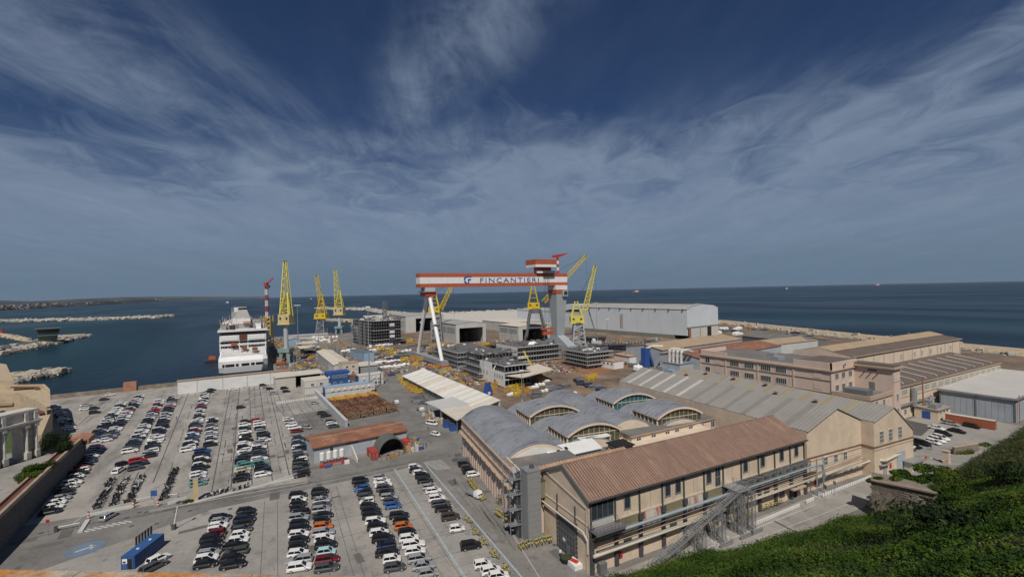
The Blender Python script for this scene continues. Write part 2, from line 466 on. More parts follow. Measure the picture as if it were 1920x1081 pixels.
# ---- harbour ground (one slab with quay sides)
q = M()
QUAY = [(-330, -90), (455, -90), (473, 98), (512, 220), (560, 330), (600, 430), (560, 600), (250, 745), (130, 705), (60, 690), (26, 690), (13.5, 354), (-105, 348), (-112, 300), (-330, 300)]
q.prism(QUAY, 'z', -7, 0)
tag(q.obj('harbour_ground', MT['asphalt']), kind='structure')
sheet('yard_ground', [(93.5, 166), (126, 146), (235, 176), (330, 214), (395, 316), (400, 470), (330, 640), (240, 735), (140, 690), (88, 460), (93, 300)], .01, MT['yard'])
sheet('rust_ground', [(152, 300), (205, 300), (250, 262), (226, 232), (190, 228), (160, 262)], .02, MT['rustdirt'])
sheet('car_park', [(-66, 158), (14, 146), (14.5, 230), (34, 232), (32, 272), (11, 352), (-104, 346), (-90, 300), (-72, 250)], .012, MT['lotgrey'])
sheet('lower_car_park', [(-9, 140), (46, 139.5), (41, 60), (-40, 60), (-60, 118)], .012, MT['concrete'])
sheet('side_road', [(56.5, 66.4), (124, 63.2), (170, 60), (175, 50.5), (57, 58.5)], .012, MT['concrete'])
sheet('hard_standing', [(128, 352), (86, 352), (60, 262), (58, 212), (76, 196), (79, 285), (92, 300)], .012, MT['asphalt'])
sheet('side_car_park', [(166, 63), (218, 79), (248, 76), (247, 50), (180, 51)], .012, MT['concrete'])
sheet('outer_yard', [(318, 60), (470, 60), (484, 130), (512, 225), (560, 335), (592, 430), (454, 480), (452, 310), (392, 205), (345, 150)], .012, MT['yard'])
sheet('tarmac_patch', [(200, 77), (224, 80), (222, 70), (204, 67.5)], .024, MT['darkpatch'])
# ---- painted lines and slab joints
j = M()
def strip(m, p, q, wd, z):
    p = Vector((p[0], p[1], 0)); q = Vector((q[0], q[1], 0)); d = (q - p).normalized(); n = Vector((-d.y, d.x, 0)) * (wd / 2)
    m.poly(*[(v.x, v.y, z) for v in (p - n, q - n, q + n, p + n)])
for x in (-10, -5.4, -.2, 5, 9.6, 13.4): strip(j, (x, 152), (x - .6, 330), .28, .03)
for y in range(160, 335, 9): strip(j, (-11.5, y), (14, y + rnd.uniform(-.3, .3)), .16, .03)
for x in (18, 22.5, 27): strip(j, (x, 200), (x - 3, 262), .22, .03)
for y in range(206, 262, 9): strip(j, (15, y), (30, y), .16, .03)
for x in (-62, -30.5, -25.5): strip(j, (x, 170), (x - 6, 330), .3, .03)
for x in (2.6, 5.6, 14.5, 18.6, 20.4, 24.6, 33.5, 36.5): strip(j, (x, 138), (x - 3.4, 62), .1, .03)
for y in (128, 117, 108, 98, 90, 82, 74): strip(j, (16.5, y), (39, y - 1.5), .1, .03)
for y in (124, 108, 96, 84): strip(j, (34.5, y), (44.5, y - .7), .12, .03)
R_ = random.Random(21)
for i in range(330):
    x = R_.choice((-12, -8.6, -6.2, -3.6, -1.4, 1.6, 4.2, 7.4, 10.4)) + R_.uniform(-.1, .1); y = R_.uniform(154, 325); l_ = R_.uniform(1.5, 7)
    if R_.random() < .6: strip(j, (x, y), (x - l_ * .004, min(y + l_, 328)), .16, .031)
    else: strip(j, (x, y), (x + R_.uniform(1.2, 3.2), y), .16, .031)
for i in range(120):
    x = R_.uniform(15, 29); y = R_.uniform(205, 262); l_ = R_.uniform(1.5, 5)
    strip(j, (x, y), (x - l_ * .05, y + l_) if R_.random() < .6 else (x + 2, y), .16, .031)
for i in range(90):
    x = R_.choice((-64, -60, -34, -28, -22)); y = R_.uniform(165, 325); l_ = R_.uniform(2, 9)
    strip(j, (x - (y - 165) * .035, y), (x - (y + l_ - 165) * .035, y + l_), .2, .031)
for i in range(60):
    x = R_.uniform(2, 44); y = R_.uniform(70, 136); l_ = R_.uniform(1, 4)
    strip(j, (x, y), (x - l_ * .06, y + l_) if R_.random() < .5 else (x + l_, y - l_ * .05), .07, .031)
tag(j.obj('pavement_joints', MT['seam']), kind='structure')
j = M()
for i in range(46):
    x, y = R_.choice(((R_.uniform(-60, 45), R_.uniform(128, 150)), (R_.uniform(46, 58), R_.uniform(75, 330)), (R_.uniform(-12, 30), R_.uniform(155, 300)), (R_.uniform(0, 40), R_.uniform(70, 130))))
    j.cbox(x, y, .018, R_.uniform(1.5, 7), R_.uniform(.8, 2.4), .009, R_.choice((0, 90)) + R_.uniform(-6, 6))
tag(j.obj('repair_patches', MT['patch']), kind='structure')
j = M()
for i in range(70):
    a_, b_ = R_.choice(((P(-20, 1020), P(560, 905)), (P(100, 1000), P(850, 850)), (P(770, 760), P(690, 705)), (P(850, 890), P(990, 1075)), (P(190, 960), P(300, 760)), (P(640, 880), P(820, 1080)))) 
    o_ = R_.uniform(-2.5, 2.5); t0 = R_.uniform(0, .8); t1 = min(1, t0 + R_.uniform(.08, .3)); p_ = a_.lerp(b_, t0); q_ = a_.lerp(b_, t1)
    strip(j, (p_.x + o_, p_.y + o_ * .5), (q_.x + o_ * .8, q_.y + o_ * .4), R_.uniform(.12, .3), .029)
tag(j.obj('tyre_tracks', MT['track']), kind='structure')
j = M()
for i in range(26):
    x, y = R_.choice(((R_.uniform(-50, 45), R_.uniform(135, 150)), (R_.uniform(46, 56), R_.uniform(80, 300)), (R_.uniform(-10, 30), R_.uniform(155, 320))))
    j.cbox(x, y, .03, .9, .9, .012, R_.uniform(0, 30))
tag(j.obj('drain_covers', MT['seam']), kind='structure')
j = M()
for x in (4.2, 17.2, 22.6, 34.2):
    y = 137
    while y > 76:
        strip(j, (x - (137 - y) * .065, y), (x - (138.1 - y) * .065, y - 1.1), .13, .034); y -= 2.6
tag(j.obj('bay_dashes', MT['yellowpaint']), kind='structure')
j = M()
strip(j, (38, 141), (33.6, 62), .4, .034); strip(j, (47.5, 141), (43, 62), .4, .034)
for i in range(24): strip(j, (37.8 - i * .17, 138 - i * 3), (47.2 - i * .17, 136.2 - i * 3), .12, .034)
tag(j.obj('parking_strip_lines', MT['bayblue']), kind='structure')
j = M()
strip(j, (93.1, 58.9), (140, 55.4), .16, .034); strip(j, (62, 60.2), (88, 59.2), .16, .034)
strip(j, (58, 63.5), (120, 60.4), .2, .034); strip(j, (52.5, 101), (46.4, 72), .16, .034); strip(j, (-4, 143.2), (46, 141.5), .2, .034)
for i in range(8): v_ = P(159, 995).lerp(P(240, 977), i / 7); strip(j, (v_.x - .9, v_.y + .9), (v_.x + .9, v_.y - .9), .5, .034)
for i in range(6): strip(j, (124.5 + i * 1.1, 63.6), (124.2 + i * 1.1, 60.8), .5, .034)
for i in range(10): strip(j, (160 + i * 1.1, 62.6), (159.4 + i * 1.1, 59.2), .5, .034)
for i in range(5): strip(j, (84.4 + i * 1.1, 63.8), (84 + i * 1.1, 61.2), .5, .034)
for i in range(9): strip(j, (181 + i * 2.2, 68.5 + i * .45), (182.5 + i * 2.2, 64 + i * .45), .18, .034)
for i in range(6): strip(j, (192 + i * 6, 60.5 - i * .4), (193 + i * 6, 55.5 - i * .4), .15, .034)
strip(j, (-86, 92), (-52, 116), .35, .034); strip(j, (-55, 101), (-30, 117), .25, .034); strip(j, (-24, 148), (14, 144.8), .3, .034)
strip(j, (-38, 150), (-30, 190), .25, .034)
for i in range(8): strip(j, (47 + .2 * i, 141 - i * 1.1), (53, 139.8 - i * 1.1), .4, .034)
tag(j.obj('road_markings', MT['paint']), kind='structure')
# round blue sign painted on the tarmac, with a white arrow
c0 = P(160, 1028)
j = M(); j.poly(*[(c0.x + 3.4 * math.cos(a), c0.y + 3.4 * math.sin(a), .034) for a in np.linspace(0, 2 * math.pi, 29)[:-1]])
bs = j.obj('painted_road_sign', MT['bluepaint']); tag(bs, 'faded round blue sign painted on the tarmac near the entrance', 'road marking')
j = M(); strip(j, (c0.x - 1.6, c0.y - .6), (c0.x + 1.4, c0.y + .5), .5, .05); strip(j, (c0.x + 1.4, c0.y + .5), (c0.x + .4, c0.y + 1.4), .4, .05); strip(j, (c0.x + 1.4, c0.y + .5), (c0.x + 1.0, c0.y - .9), .4, .05)
j.obj('arrow', MT['paint'], bs)
# drains in the side road
j = M()
for i in range(14): j.cbox(103.5 - .1 * i, 61 - i * .62, .02, .55, .5, .03, -5)
tag(j.obj('drain_grate', MT['darksteel']), 'dark iron drain grating laid across the road', 'drain')

# ---- breakwaters and rubble
def rubble(name, path, wd, h, label, n, size, seed, top=None, cat='breakwater', zb=-2.6, pave=None):
    R_ = random.Random(seed); m = M(); m.k = 0
    rings = []
    for i, p in enumerate(path):
        a = Vector(path[max(0, i - 1)]); bb = Vector(path[min(len(path) - 1, i + 1)]); d = (bb - a).normalized(); nn = Vector((-d.y, d.x))
        c = Vector(p)
        k = .45 if i in (0, len(path) - 1) else 1
        rings.append([(c.x + nn.x * o * k, c.y + nn.y * o * k, z) for o, z in ((-wd, zb - 2), (-wd * .55, h * .55 + zb), (-wd * .3, h + zb), (wd * .3, h + zb), (wd * .55, h * .55 + zb), (wd, zb - 2))])
    m.loft(rings, close=True)
    o = m.obj(name, MT['stone' if pave else 'rock'])
    tag(o, label, cat)
    s = M()
    for i in range(n):
        t_ = R_.random() * (len(path) - 1); k = min(int(t_), len(path) - 2)
        a = Vector(path[k]); bb = Vector(path[k + 1]); c = a.lerp(bb, t_ - k); d = (bb - a).normalized(); nn = Vector((-d.y, d.x))
        side = R_.choice((-1, 1)); f_ = R_.uniform(.28, .95)
        if not pave and R_.random() < .3: f_ *= R_.random()
        z = zb + h * (1.02 - f_ * .9) if f_ > .3 else zb + h
        e = R_.uniform(.6, 1.25) * size
        cx = c.x + nn.x * side * wd * f_; cy = c.y + nn.y * side * wd * f_
        s.k = 1 if f_ > .86 else 0
        v0 = len(s.v)
        s.cbox(cx, cy, z - e * .5, e * R_.uniform(.8, 1.5), e, e * R_.uniform(.6, 1), R_.uniform(0, 180))
        for q_ in range(v0, len(s.v)):
            x_, y_, z_ = s.v[q_]; s.v[q_] = (x_ + R_.uniform(-.2, .2) * e, y_ + R_.uniform(-.2, .2) * e, z_ + R_.uniform(-.2, .2) * e)
    tag(s.obj('rocks', [MT['rock'], MT['rockwet']], o), kind='stuff')
    return o
def PP(*a): return [tuple(P(x, y, -2.6)[:2]) for x, y in a]
rubble('breakwater', PP((-60, 604), (60, 602.5), (180, 599.5), (290, 596), (322, 594)), 13, 7, 'long straight rubble breakwater across the water at the far left', 700, 5, 1)
rubble('breakwater', PP((-40, 668), (20, 657), (80, 645), (112, 637), (140, 632)), 22, 5, 'rocky mole with the dark green control tower on its end', 420, 4.2, 2, pave=1)
rubble('breakwater', PP((-40, 728), (30, 712), (80, 704), (118, 701)), 16, 4.5, 'short rubble spit nearest the old fort', 300, 3.4, 3, pave=1)
rubble('breakwater', PP((598, 578), (630, 580), (690, 581), (730, 588), (780, 594), (850, 591), (920, 588), (990, 585)), 16, 8, 'curving outer breakwater behind the hull under construction', 600, 5, 4)
rubble('breakwater', PP((612, 602), (640, 602.5), (700, 604)), 9, 6, 'short stone pier inside the curving breakwater', 90, 4, 5, pave=1)
rubble('breakwater', [(590, 640), (610, 520), (612, 430), (566, 320), (522, 216), (484, 98), (470, -60)], 15, 6.5, 'sea wall of pale blocks along the outer edge of the shipyard', 900, 3.2, 6, pave=1)
sheet('outer_quay', PP((680, 596), (780, 591), (900, 588), (1000, 586), (1000, 612), (760, 612), (690, 604)), 3.2, MT['stonepale'])
# low pale pier with a red beacon at far left
o = rubble('pier', PP((-30, 625), (20, 632), (56, 640)), 9, 4.5, 'pale stone pier behind the control tower, a red beacon on it', 40, 3, 7, pave=1, cat='pier')
p = P(4, 625, 1)
a = thing('harbour_beacon', 'small red beacon on the pale stone pier at far left', 'beacon', (p.x, p.y, 1.6))
M().cyl((0, 0, 0), (0, 0, 3), 2.6, 2.6, 10).obj('base', MT['cred'], a); M().cyl((0, 0, 3), (0, 0, 8), 1.3, 1.0, 10).obj('tower', MT['cred'], a); M().cyl((0, 0, 8), (0, 0, 10), 1.6, .3, 8).obj('lantern', MT['darksteel'], a)
# control tower
p = P(90, 640, 1)
a = thing('control_tower', 'dark green harbour control tower flaring towards its top on the rocky mole', 'tower', (p.x, p.y, 1.5), 20)
for nm, zz, w0, w1, mt_ in (('lower_floor', (0, 8), 15, 18, 'bronze'), ('upper_floor', (9, 16.5), 18.4, 21, 'bronze')):
    M().loft([[(x * w0 / 2, y * w0 / 2, zz[0]) for x, y in ((-1, -1), (1, -1), (1, 1), (-1, 1))], [(x * w1 / 2, y * w1 / 2, zz[1]) for x, y in ((-1, -1), (1, -1), (1, 1), (-1, 1))]]).obj(nm, MT[mt_], a)
M().box(-9, -9, 8, 9, 9, 9).obj('ledge', MT['cgrey'], a); M().box(-12, -12, 16.5, 12, 12, 17.6).obj('roof', MT['tunnelgreen'], a)
sheet('mole_road', PP((-40, 662), (75, 642), (84, 645), (-40, 672)), 2.42, MT['darkpatch'])

# ---- far coast
def coast(name, pts, top, m):
    rings = []
    for (px, dist), h in zip(pts, top):
        d = CR @ Vector(((px - 960) / F, 0, -1)); d = Vector((d.x, d.y)).normalized()
        rings.append([(d.x * dist * s, d.y * dist * s, z) for s, z in ((1, -4), (1.03, h * .45), (1.10, h * .8), (1.2, h), (1.5, h * .9), (1.6, -4))])
    return tag(M().loft(rings, close=False).obj(name, m), kind='structure')
mk('coast', (.04, .055, .058), .95, .3, .002, col2=(.075, .08, .075), lo=.45, hi=.6, scale2=.004, fine=.01)
cp = [(-260, 4000), (-100, 4300), (0, 5000), (30, 5200), (60, 5500), (110, 6200), (170, 7200), (230, 9500), (300, 14000), (360, 19000), (430, 24000), (500, 27000)]
coast('coast_hills', cp, [84, 80, 74, 68, 62, 72, 86, 110, 130, 135, 110, 60], MT['coast'])
s = M()
for i in range(420):
    k = rnd.uniform(0, 8.2); a_, f_ = int(k), k - int(k)
    px = cp[a_][0] + (cp[a_ + 1][0] - cp[a_][0]) * f_; ds = (cp[a_][1] + (cp[a_ + 1][1] - cp[a_][1]) * f_) * rnd.uniform(1.0, 1.05)
    d = CR @ Vector(((px - 960) / F, 0, -1)); d = Vector((d.x, d.y)).normalized() * ds
    e = rnd.uniform(7, 17) * ds / 6000; s.k = rnd.choice((0, 0, 1))
    s.cbox(d.x, d.y, rnd.uniform(-3, 30) * (1 if ds < 7000 else 1.2), e * 1.6, e, e * .8, rnd.uniform(0, 90))
tag(s.obj('coast_town', [MT['towna'], MT['townb']]), kind='stuff')

# ---- hillside at lower right
def footy(x):
    if x < 124: return 76.6 - .214 * x
    if x < 175: return 50.1 - (x - 124) * .02
    return 49.1 + (x - 175) * .03
def hillz(x, y):
    d = footy(x) - y
    if d <= 0: return max(-1.5, d * .5)
    z = .6 * d
    return z + .8 * math.sin(x * .21 + y * .13) * min(1, d / 8) + .6 * math.sin(x * .09 - y * .31) * min(1, d / 8)
hv = M(); xs = list(np.linspace(-60, 330, 130)); ys = list(np.linspace(-70, 74, 73))
idx = {}
for i, x in enumerate(xs):
    for k, y in enumerate(ys): idx[i, k] = len(hv.v); hv.v.append((x, y, hillz(x, y) - .35 if footy(x) - y > -3 else -2))
for i in range(len(xs) - 1):
    for k in range(len(ys) - 1):
        if footy(xs[i]) - ys[k] > -4: hv.f.append((idx[i, k], idx[i + 1, k], idx[i + 1, k + 1], idx[i, k + 1])); hv.mi.append(0)
tag(hv.obj('hillside', MT['soil'], smooth=True), kind='structure')

def leafmat(name, c1_, c2_, c3_, sc_):
    m = bpy.data.materials.new(name); m.use_nodes = True
    t = m.node_tree; b = t.nodes['Principled BSDF']; L = t.links.new
    g = t.nodes.new('ShaderNodeNewGeometry'); n = t.nodes.new('ShaderNodeTexNoise'); n.inputs['Scale'].default_value = sc_; n.inputs['Detail'].default_value = 4
    L(g.outputs['Position'], n.inputs[0])
    rr = t.nodes.new('ShaderNodeValToRGB'); L(n.outputs[0], rr.inputs[0])
    rr.color_ramp.elements[0].position = .36; rr.color_ramp.elements[0].color = tuple(c1_) + (1,)
    rr.color_ramp.elements[1].position = .60; rr.color_ramp.elements[1].color = tuple(c3_) + (1,)
    e = rr.color_ramp.elements.new(.52); e.color = tuple(c2_) + (1,)
    mx = t.nodes.new('ShaderNodeMix'); mx.data_type = 'RGBA'; mx.blend_type = 'MULTIPLY'; mx.inputs[0].default_value = .6
    L(rr.outputs[0], mx.inputs[6]); 
    r2 = t.nodes.new('ShaderNodeMapRange'); L(g.outputs['Random Per Island'], r2.inputs[0]); r2.inputs[3].default_value = .45; r2.inputs[4].default_value = 1.5
    cc = t.nodes.new('ShaderNodeCombineColor')
    for i in range(3): L(r2.outputs[0], cc.inputs[i])
    L(cc.outputs[0], mx.inputs[7]); L(mx.outputs[2], b.inputs['Base Color'])
    b.inputs['Roughness'].default_value = .75; b.inputs['Specular IOR Level'].default_value = .1
    return m
MT['leaf'] = leafmat('leaf', (.020, .044, .006), (.038, .074, .009), (.070, .098, .015), .16)
MT['leafdark'] = leafmat('leafdark', (.010, .020, .008), (.016, .030, .010), (.028, .045, .012), .5)
MT['leafreed'] = leafmat('leafreed', (.035, .05, .018), (.06, .07, .03), (.085, .085, .04), .3)
def quads(name, pos, nrm, size, m, parent=None, aspect=.55, kind=None, seed=0):
    """many leaf-sized faces from centre points, outward directions and sizes"""
    R_ = np.random.default_rng(seed); n = len(pos)
    nn = nrm + R_.normal(0, .55, (n, 3)); nn /= np.linalg.norm(nn, axis=1)[:, None]
    a = np.cross(nn, R_.normal(0, 1, (n, 3))); a /= np.linalg.norm(a, axis=1)[:, None]; b = np.cross(nn, a)
    a *= size[:, None]; b *= size[:, None] * aspect
    v = np.empty((n, 4, 3)); v[:, 0] = pos - a; v[:, 1] = pos - b * .9 ; v[:, 2] = pos + a; v[:, 3] = pos + b * .9
    me = bpy.data.meshes.new(name)
    me.vertices.add(n * 4); me.loops.add(n * 4); me.polygons.add(n)
    me.vertices.foreach_set('co', v.reshape(-1)); me.loops.foreach_set('vertex_index', np.arange(n * 4, dtype=np.int32))
    me.polygons.foreach_set('loop_start', np.arange(0, n * 4, 4, dtype=np.int32)); me.polygons.foreach_set('loop_total', np.full(n, 4, dtype=np.int32))
    me.materials.append(m); me.update(calc_edges=True); me.validate()
    o = bpy.data.objects.new(name, me); COL.objects.link(o)
    if parent: o.parent = parent
    if kind: o['kind'] = kind
    return o
# scrub over the hillside: dense clumps, finer where the slope is nearer
Rg = np.random.default_rng(3)
cx = Rg.uniform(40, 300, 90000); cy = Rg.uniform(-30, 66, 90000)
fy = np.array([footy(x) for x in cx]); dd = fy - cy
dist = np.hypot(cx, cy)
ok = (dd > -.6) & (dd < 70) & (Rg.random(90000) < np.clip(110 / dist, .2, 1)) & (cx * .5 + cy * .866 > 8) & ~((cx > 123) & (cx < 140) & (dd < 1.2))
cx, cy, dist = cx[ok], cy[ok], dist[ok]
per = 11
hh = np.array([hillz(x, y) for x, y in zip(cx, cy)])
bush = .45 + 1.5 * (np.sin(cx * .37 + 1.3 * np.sin(cy * .21)) * np.sin(cy * .43 + cx * .11) * .5 + .5) ** 2
pos = np.repeat(np.stack([cx, cy, hh], 1), per, 0) + Rg.normal(0, 1, (len(cx) * per, 3)) * np.array([.42, .42, .0])
up = Rg.random(len(pos)) ** .6
pos[:, 2] += up * np.repeat(bush, per)
nr = Rg.normal(0, .5, (len(pos), 3)) + np.array([-.05, -.1, 1])
quads('hillside_scrub', pos, nr, Rg.uniform(.09, .21, len(pos)), MT['leaf'], kind='stuff', seed=5)

def bush_obj(name, c, r, label, cat='bush', n=1500, m='leaf', size=.3, trunk=False, seed=0, group=None, fl=.5):
    """a shrub or tree crown of several overlapping clumps of leaves, on stems"""
    R_ = np.random.default_rng(seed + 11)
    a = thing(name, label, cat, c, 0, group)
    k = 7
    cen = R_.normal(0, .42, (k, 3)) * np.array(r); cen[:, 2] = np.abs(cen[:, 2]) + r[2] * .55
    cen[0] = (0, 0, r[2])
    ids = R_.integers(0, k, n); d = R_.normal(0, 1, (n, 3)); d /= np.linalg.norm(d, axis=1)[:, None]
    rad = (R_.random(n) ** .4)[:, None]
    p_ = cen[ids] + d * rad * np.array(r) * fl
    p_[:, 2] = np.maximum(p_[:, 2], .15)
    quads('crown', p_, d, R_.uniform(.5, 1.2, n) * size, MT[m], a, seed=seed)
    s = M()
    if trunk: s.cyl((0, 0, 0), (0, 0, r[2] * 1.0), .28, .14, 7)
    for i in range(4): s.cyl((0, 0, r[2] * (.3 if trunk else 0)), tuple(cen[i + 1]), .12, .04, 5)
    s.obj('trunk', MT['bark'], a)
    return a
# ---- stone bastion cut into the foot of the hill
bl = P(1637, 971); tr = P(1762, 925, 10)
a = thing('bastion_wall', 'weathered sloping stone bastion wall rising out of the scrub beside the road', 'wall', (bl.x, bl.y, 0))
dx, dy = tr.x - bl.x, tr.y - bl.y
m_ = M()
m_.loft([[(0, 0, -1), (.7, .5, 8.4), (6.3, 2.6, 8.4), (6.3, 2.6, -1)], [(dx * .5, dy * .5, -1), (dx * .5 + .5, dy * .5 + .6, 9.2), (dx * .5 + 6, dy * .5 + 4, 9), (dx * .5 + 6, dy * .5 + 4, -1)], [(dx, dy, -1), (dx + .5, dy + .6, 9.8), (dx + 5, dy + 5, 9.4), (dx + 5, dy + 5, -1)]])
m_.obj('masonry', MT['bastion'], a)
s = M()
R_ = random.Random(4)
for row in range(16):
    z = .1 + row * .55; t_ = 0
    while t_ < .97:
        ln = R_.uniform(.05, .1)
        if R_.random() < .8:
            x0, x1 = dx * t_ + .085 * z, dx * min(.98, t_ + ln * .92) + .085 * z * (1 - min(1, t_ + ln)); y0, y1 = dy * t_ + .06 * z, dy * min(.98, t_ + ln * .92) + .06 * z
            e = R_.uniform(.05, .16)
            s.box(min(x0, x1), min(y0, y1) - e, z, max(x0, x1), max(y0, y1) + .3, z + .42)
        t_ += ln
tag(s.obj('stone', MT['bastion'], a), kind='stuff')
M().bar((.6, .4, 8.55), (dx, dy + .5, 9.95), .7, .35).obj('coping', MT['coping'], a)
for i, (px, py, z, r_, lb) in enumerate(((1650, 900, 8.2, (2.6, 1.6, .6), 'low bush hanging over the near corner of the stone bastion'), (1692, 897, 8.5, (3.6, 2.4, 1.0), 'rounded bush on top of the stone bastion, beside the low dark-roofed hut'),
        (1728, 905, 8.6, (4.2, 2.8, 1.1), 'broad bush on top of the bastion, right of the rounded one'), (1775, 893, 8.6, (5.5, 3.5, 1.5), 'dense bush behind the bastion under the reeds'),
        (1800, 930, 9, (5, 3.4, 1.2), 'bush at the right end of the bastion coping'), (1810, 842, 1.0, (4, 3, 1.6), 'small bush at the roadside below the side car park'),
        (1845, 826, 1.5, (5, 3, 1.2), 'straggling low bush along the bank beside the side car park'), (1800, 1030, 22, (7, 6, 3.2), 'dark bush standing out of the scrub near the bottom right corner'),
        (1885, 905, 13, (6, 4, 2.6), 'dark bush high on the slope at the right edge'))):
    c = P(px, py, z)
    bush_obj('bush', (c.x, c.y, min(z, hillz(c.x, c.y) + .1) if i not in (0, 1, 2, 3, 4) else z - .3), r_, lb, n=2600 if i < 5 else 2200, m='leafdark' if i in (7, 8) else 'leaf', size=.32, seed=i)
s = []
c = np.stack([Rg.uniform(150, 215, 9000), Rg.uniform(33, 48, 9000), np.zeros(9000)], 1)
c[:, 2] = [hillz(x, y) for x, y in c[:, :2]]
c[:, 2] += Rg.random(9000) * 2.6
quads('reeds', c, np.tile([0, -1, .1], (9000, 1)), Rg.uniform(.5, .9, 9000), MT['leafreed'], aspect=.1, kind='stuff', seed=9)
c = np.stack([Rg.uniform(50, 260, 40000), Rg.uniform(-25, 62, 40000), np.zeros(40000)], 1)
dd = np.array([footy(x) for x in c[:, 0]]) - c[:, 1]; pn = np.sin(c[:, 0] * .11 + 1.7) * np.sin(c[:, 1] * .17 + c[:, 0] * .05) + .5 * np.sin(c[:, 0] * .43) * np.sin(c[:, 1] * .37)
c = c[(dd > 0) & (dd < 60) & (pn > .25)]
c[:, 2] = [hillz(x, y) for x, y in c[:, :2]]
c[:, 2] += .5 + Rg.random(len(c)) * 1.3
quads('dry_grass', c, np.tile([.2, -1, .2], (len(c), 1)), Rg.uniform(.3, .6, len(c)), MT['leafreed'], aspect=.09, kind='stuff', seed=19)
# hut roof, gate posts and stub walls below the bank
c = P(1705, 876)
a = thing('guard_hut', 'low hut with a flat dark grey roof beside the bastion bushes', 'hut', (c.x, c.y, 0), -6)
M().box(-3, -2, 0, 3, 2, 2.4).obj('wall', MT['beige'], a); M().box(-3.5, -2.6, 2.4, 3.5, 2.6, 2.7).obj('roof', MT['greyclad'], a)
M().box(-2.4, -2.04, .9, -.6, -1.98, 2).obj('window', MT['glass'], a); M().box(3.03, -.5, 0, 3.08, .5, 2).obj('door', MT['steel'], a)
c = P(1775, 868)
a = thing('gate_pier', 'cream masonry gate pier with a flat cap beside the bank', 'gate pier', (c.x, c.y, 0), 0)
M().box(-.7, -.7, 0, .7, .7, 3.6).obj('pier', MT['cream'], a); M().box(-.85, -.85, 3.6, .85, .85, 3.8).obj('cap', MT['trim'], a)
c = P(1790, 852); d = P(1835, 845)
a = thing('low_wall', 'short rough cream wall along the foot of the bank', 'wall', (c.x, c.y, 0), math.degrees(math.atan2(d.y - c.y, d.x - c.x)))
M().box(0, 0, -.5, (d - c).length, .5, 2.2).obj('masonry', MT['bastion'], a); M().box(-.1, -.08, 2.2, (d - c).length + .1, .58, 2.4).obj('coping', MT['trim'], a)
c = P(1736, 861); d = P(1765, 868)
a = thing('barrier_arm', 'orange and white striped barrier arm across the road by the bank', 'barrier', (c.x, c.y, 0), math.degrees(math.atan2(d.y - c.y, d.x - c.x)))
M().box(-.2, -.2, 0, .2, .2, 1.1).obj('post', MT['corange'], a)
for i in range(8): M().box(.2 + i * .7, -.06, .9, .9 + i * .7, .06, 1.05).obj('stripe', MT['cwhite' if i % 2 else 'corange'], a)
# ---- parapet under the camera
pa = thing('parapet', 'lichen-covered stone parapet along the bottom edge of the view', 'parapet', (0, 0, 0), -33.8)
R_ = random.Random(12); x = -3.4; k = 0; xe = -.62
while x < xe - .02:
    ln = R_.uniform(.7, 1.1); e = min(x + ln, xe)
    zz = 52.567
    M().prism([(1.2, 51.2), (2.32, 51.2), (2.345, zz - .05), (2.3, zz - .02), (1.2, zz - .03)], 'x', x, e - .004).obj('coping_stone', MT['lichen'], pa)
    x = e; k += 1
M().box(-3.4, 1.3, 48, xe, 2.25, 51.2).obj('masonry', MT['stone'], pa)
# ================================================================== BUILDINGS
WM = {}
def window(par, x, y, z, wd, h, rz=0, nx=2, ny=1, m='glass', fr='frame', t=.12):
    """glazed pane standing a little proud of the wall, with its frame and bars as a sub-part (faces local -y)"""
    key = (wd, h, nx, ny, m, fr)
    if key not in WM:
        a = M().box(-wd / 2, -.05, 0, wd / 2, .02, h).mesh('window', [MT[m]])
        f = M()
        f.box(-wd / 2 - t, -.12, -t, wd / 2 + t, -.0, 0).box(-wd / 2 - t, -.12, h, wd / 2 + t, 0, h + t).box(-wd / 2 - t, -.12, 0, -wd / 2, 0, h).box(wd / 2, -.12, 0, wd / 2 + t, 0, h)
        for i in range(1, nx): f.box(-wd / 2 + wd * i / nx - .05, -.1, 0, -wd / 2 + wd * i / nx + .05, -.052, h)
        for i in range(1, ny): f.box(-wd / 2, -.1, h * i / ny - .05, wd / 2, -.052, h * i / ny + .05)
        WM[key] = (a, f.mesh('frame', [MT[fr]]))
    a, f = WM[key]
    o = put(a, 'window', par, (x, y, z), rz)
    put(f, 'frame', o)
    return o
def corr(m, a, b, c, d, n, amp=.12, jit=0, seed=0, top=0):
    """ribbed sheet: ribs run from edge a-b down to edge d-c; closed underneath"""
    a, b, c, d = map(Vector, (a, b, c, d)); R_ = random.Random(seed)
    nn = (b - a).cross(d - a).normalized()
    if nn.z < 0: nn = -nn
    A, D = [], []
    for i in range(n):
        o = R_.uniform(-jit, jit)
        for t_, hh in ((i + .02, 0), (i + .3, amp), (i + .62, amp), (i + .94, 0)):
            A.append(a.lerp(b, t_ / n) + nn * (hh + o)); D.append(d.lerp(c, t_ / n) + nn * (hh + o))
    for i in range(len(A) - 1):
        m.k = top if i % 4 == 1 else 0
        m.poly(A[i], A[i + 1], D[i + 1], D[i])
    m.k = 0
    lo = nn * -.18
    m.poly(A[0] , D[0], D[0] + lo, A[0] + lo); m.poly(A[-1], D[-1], D[-1] + lo, A[-1] + lo)
    m.poly(D[0], D[-1], D[-1] + lo, D[0] + lo); m.poly(A[0], A[-1], A[-1] + lo, A[0] + lo); m.poly(A[0] + lo, A[-1] + lo, D[-1] + lo, D[0] + lo)
    return m
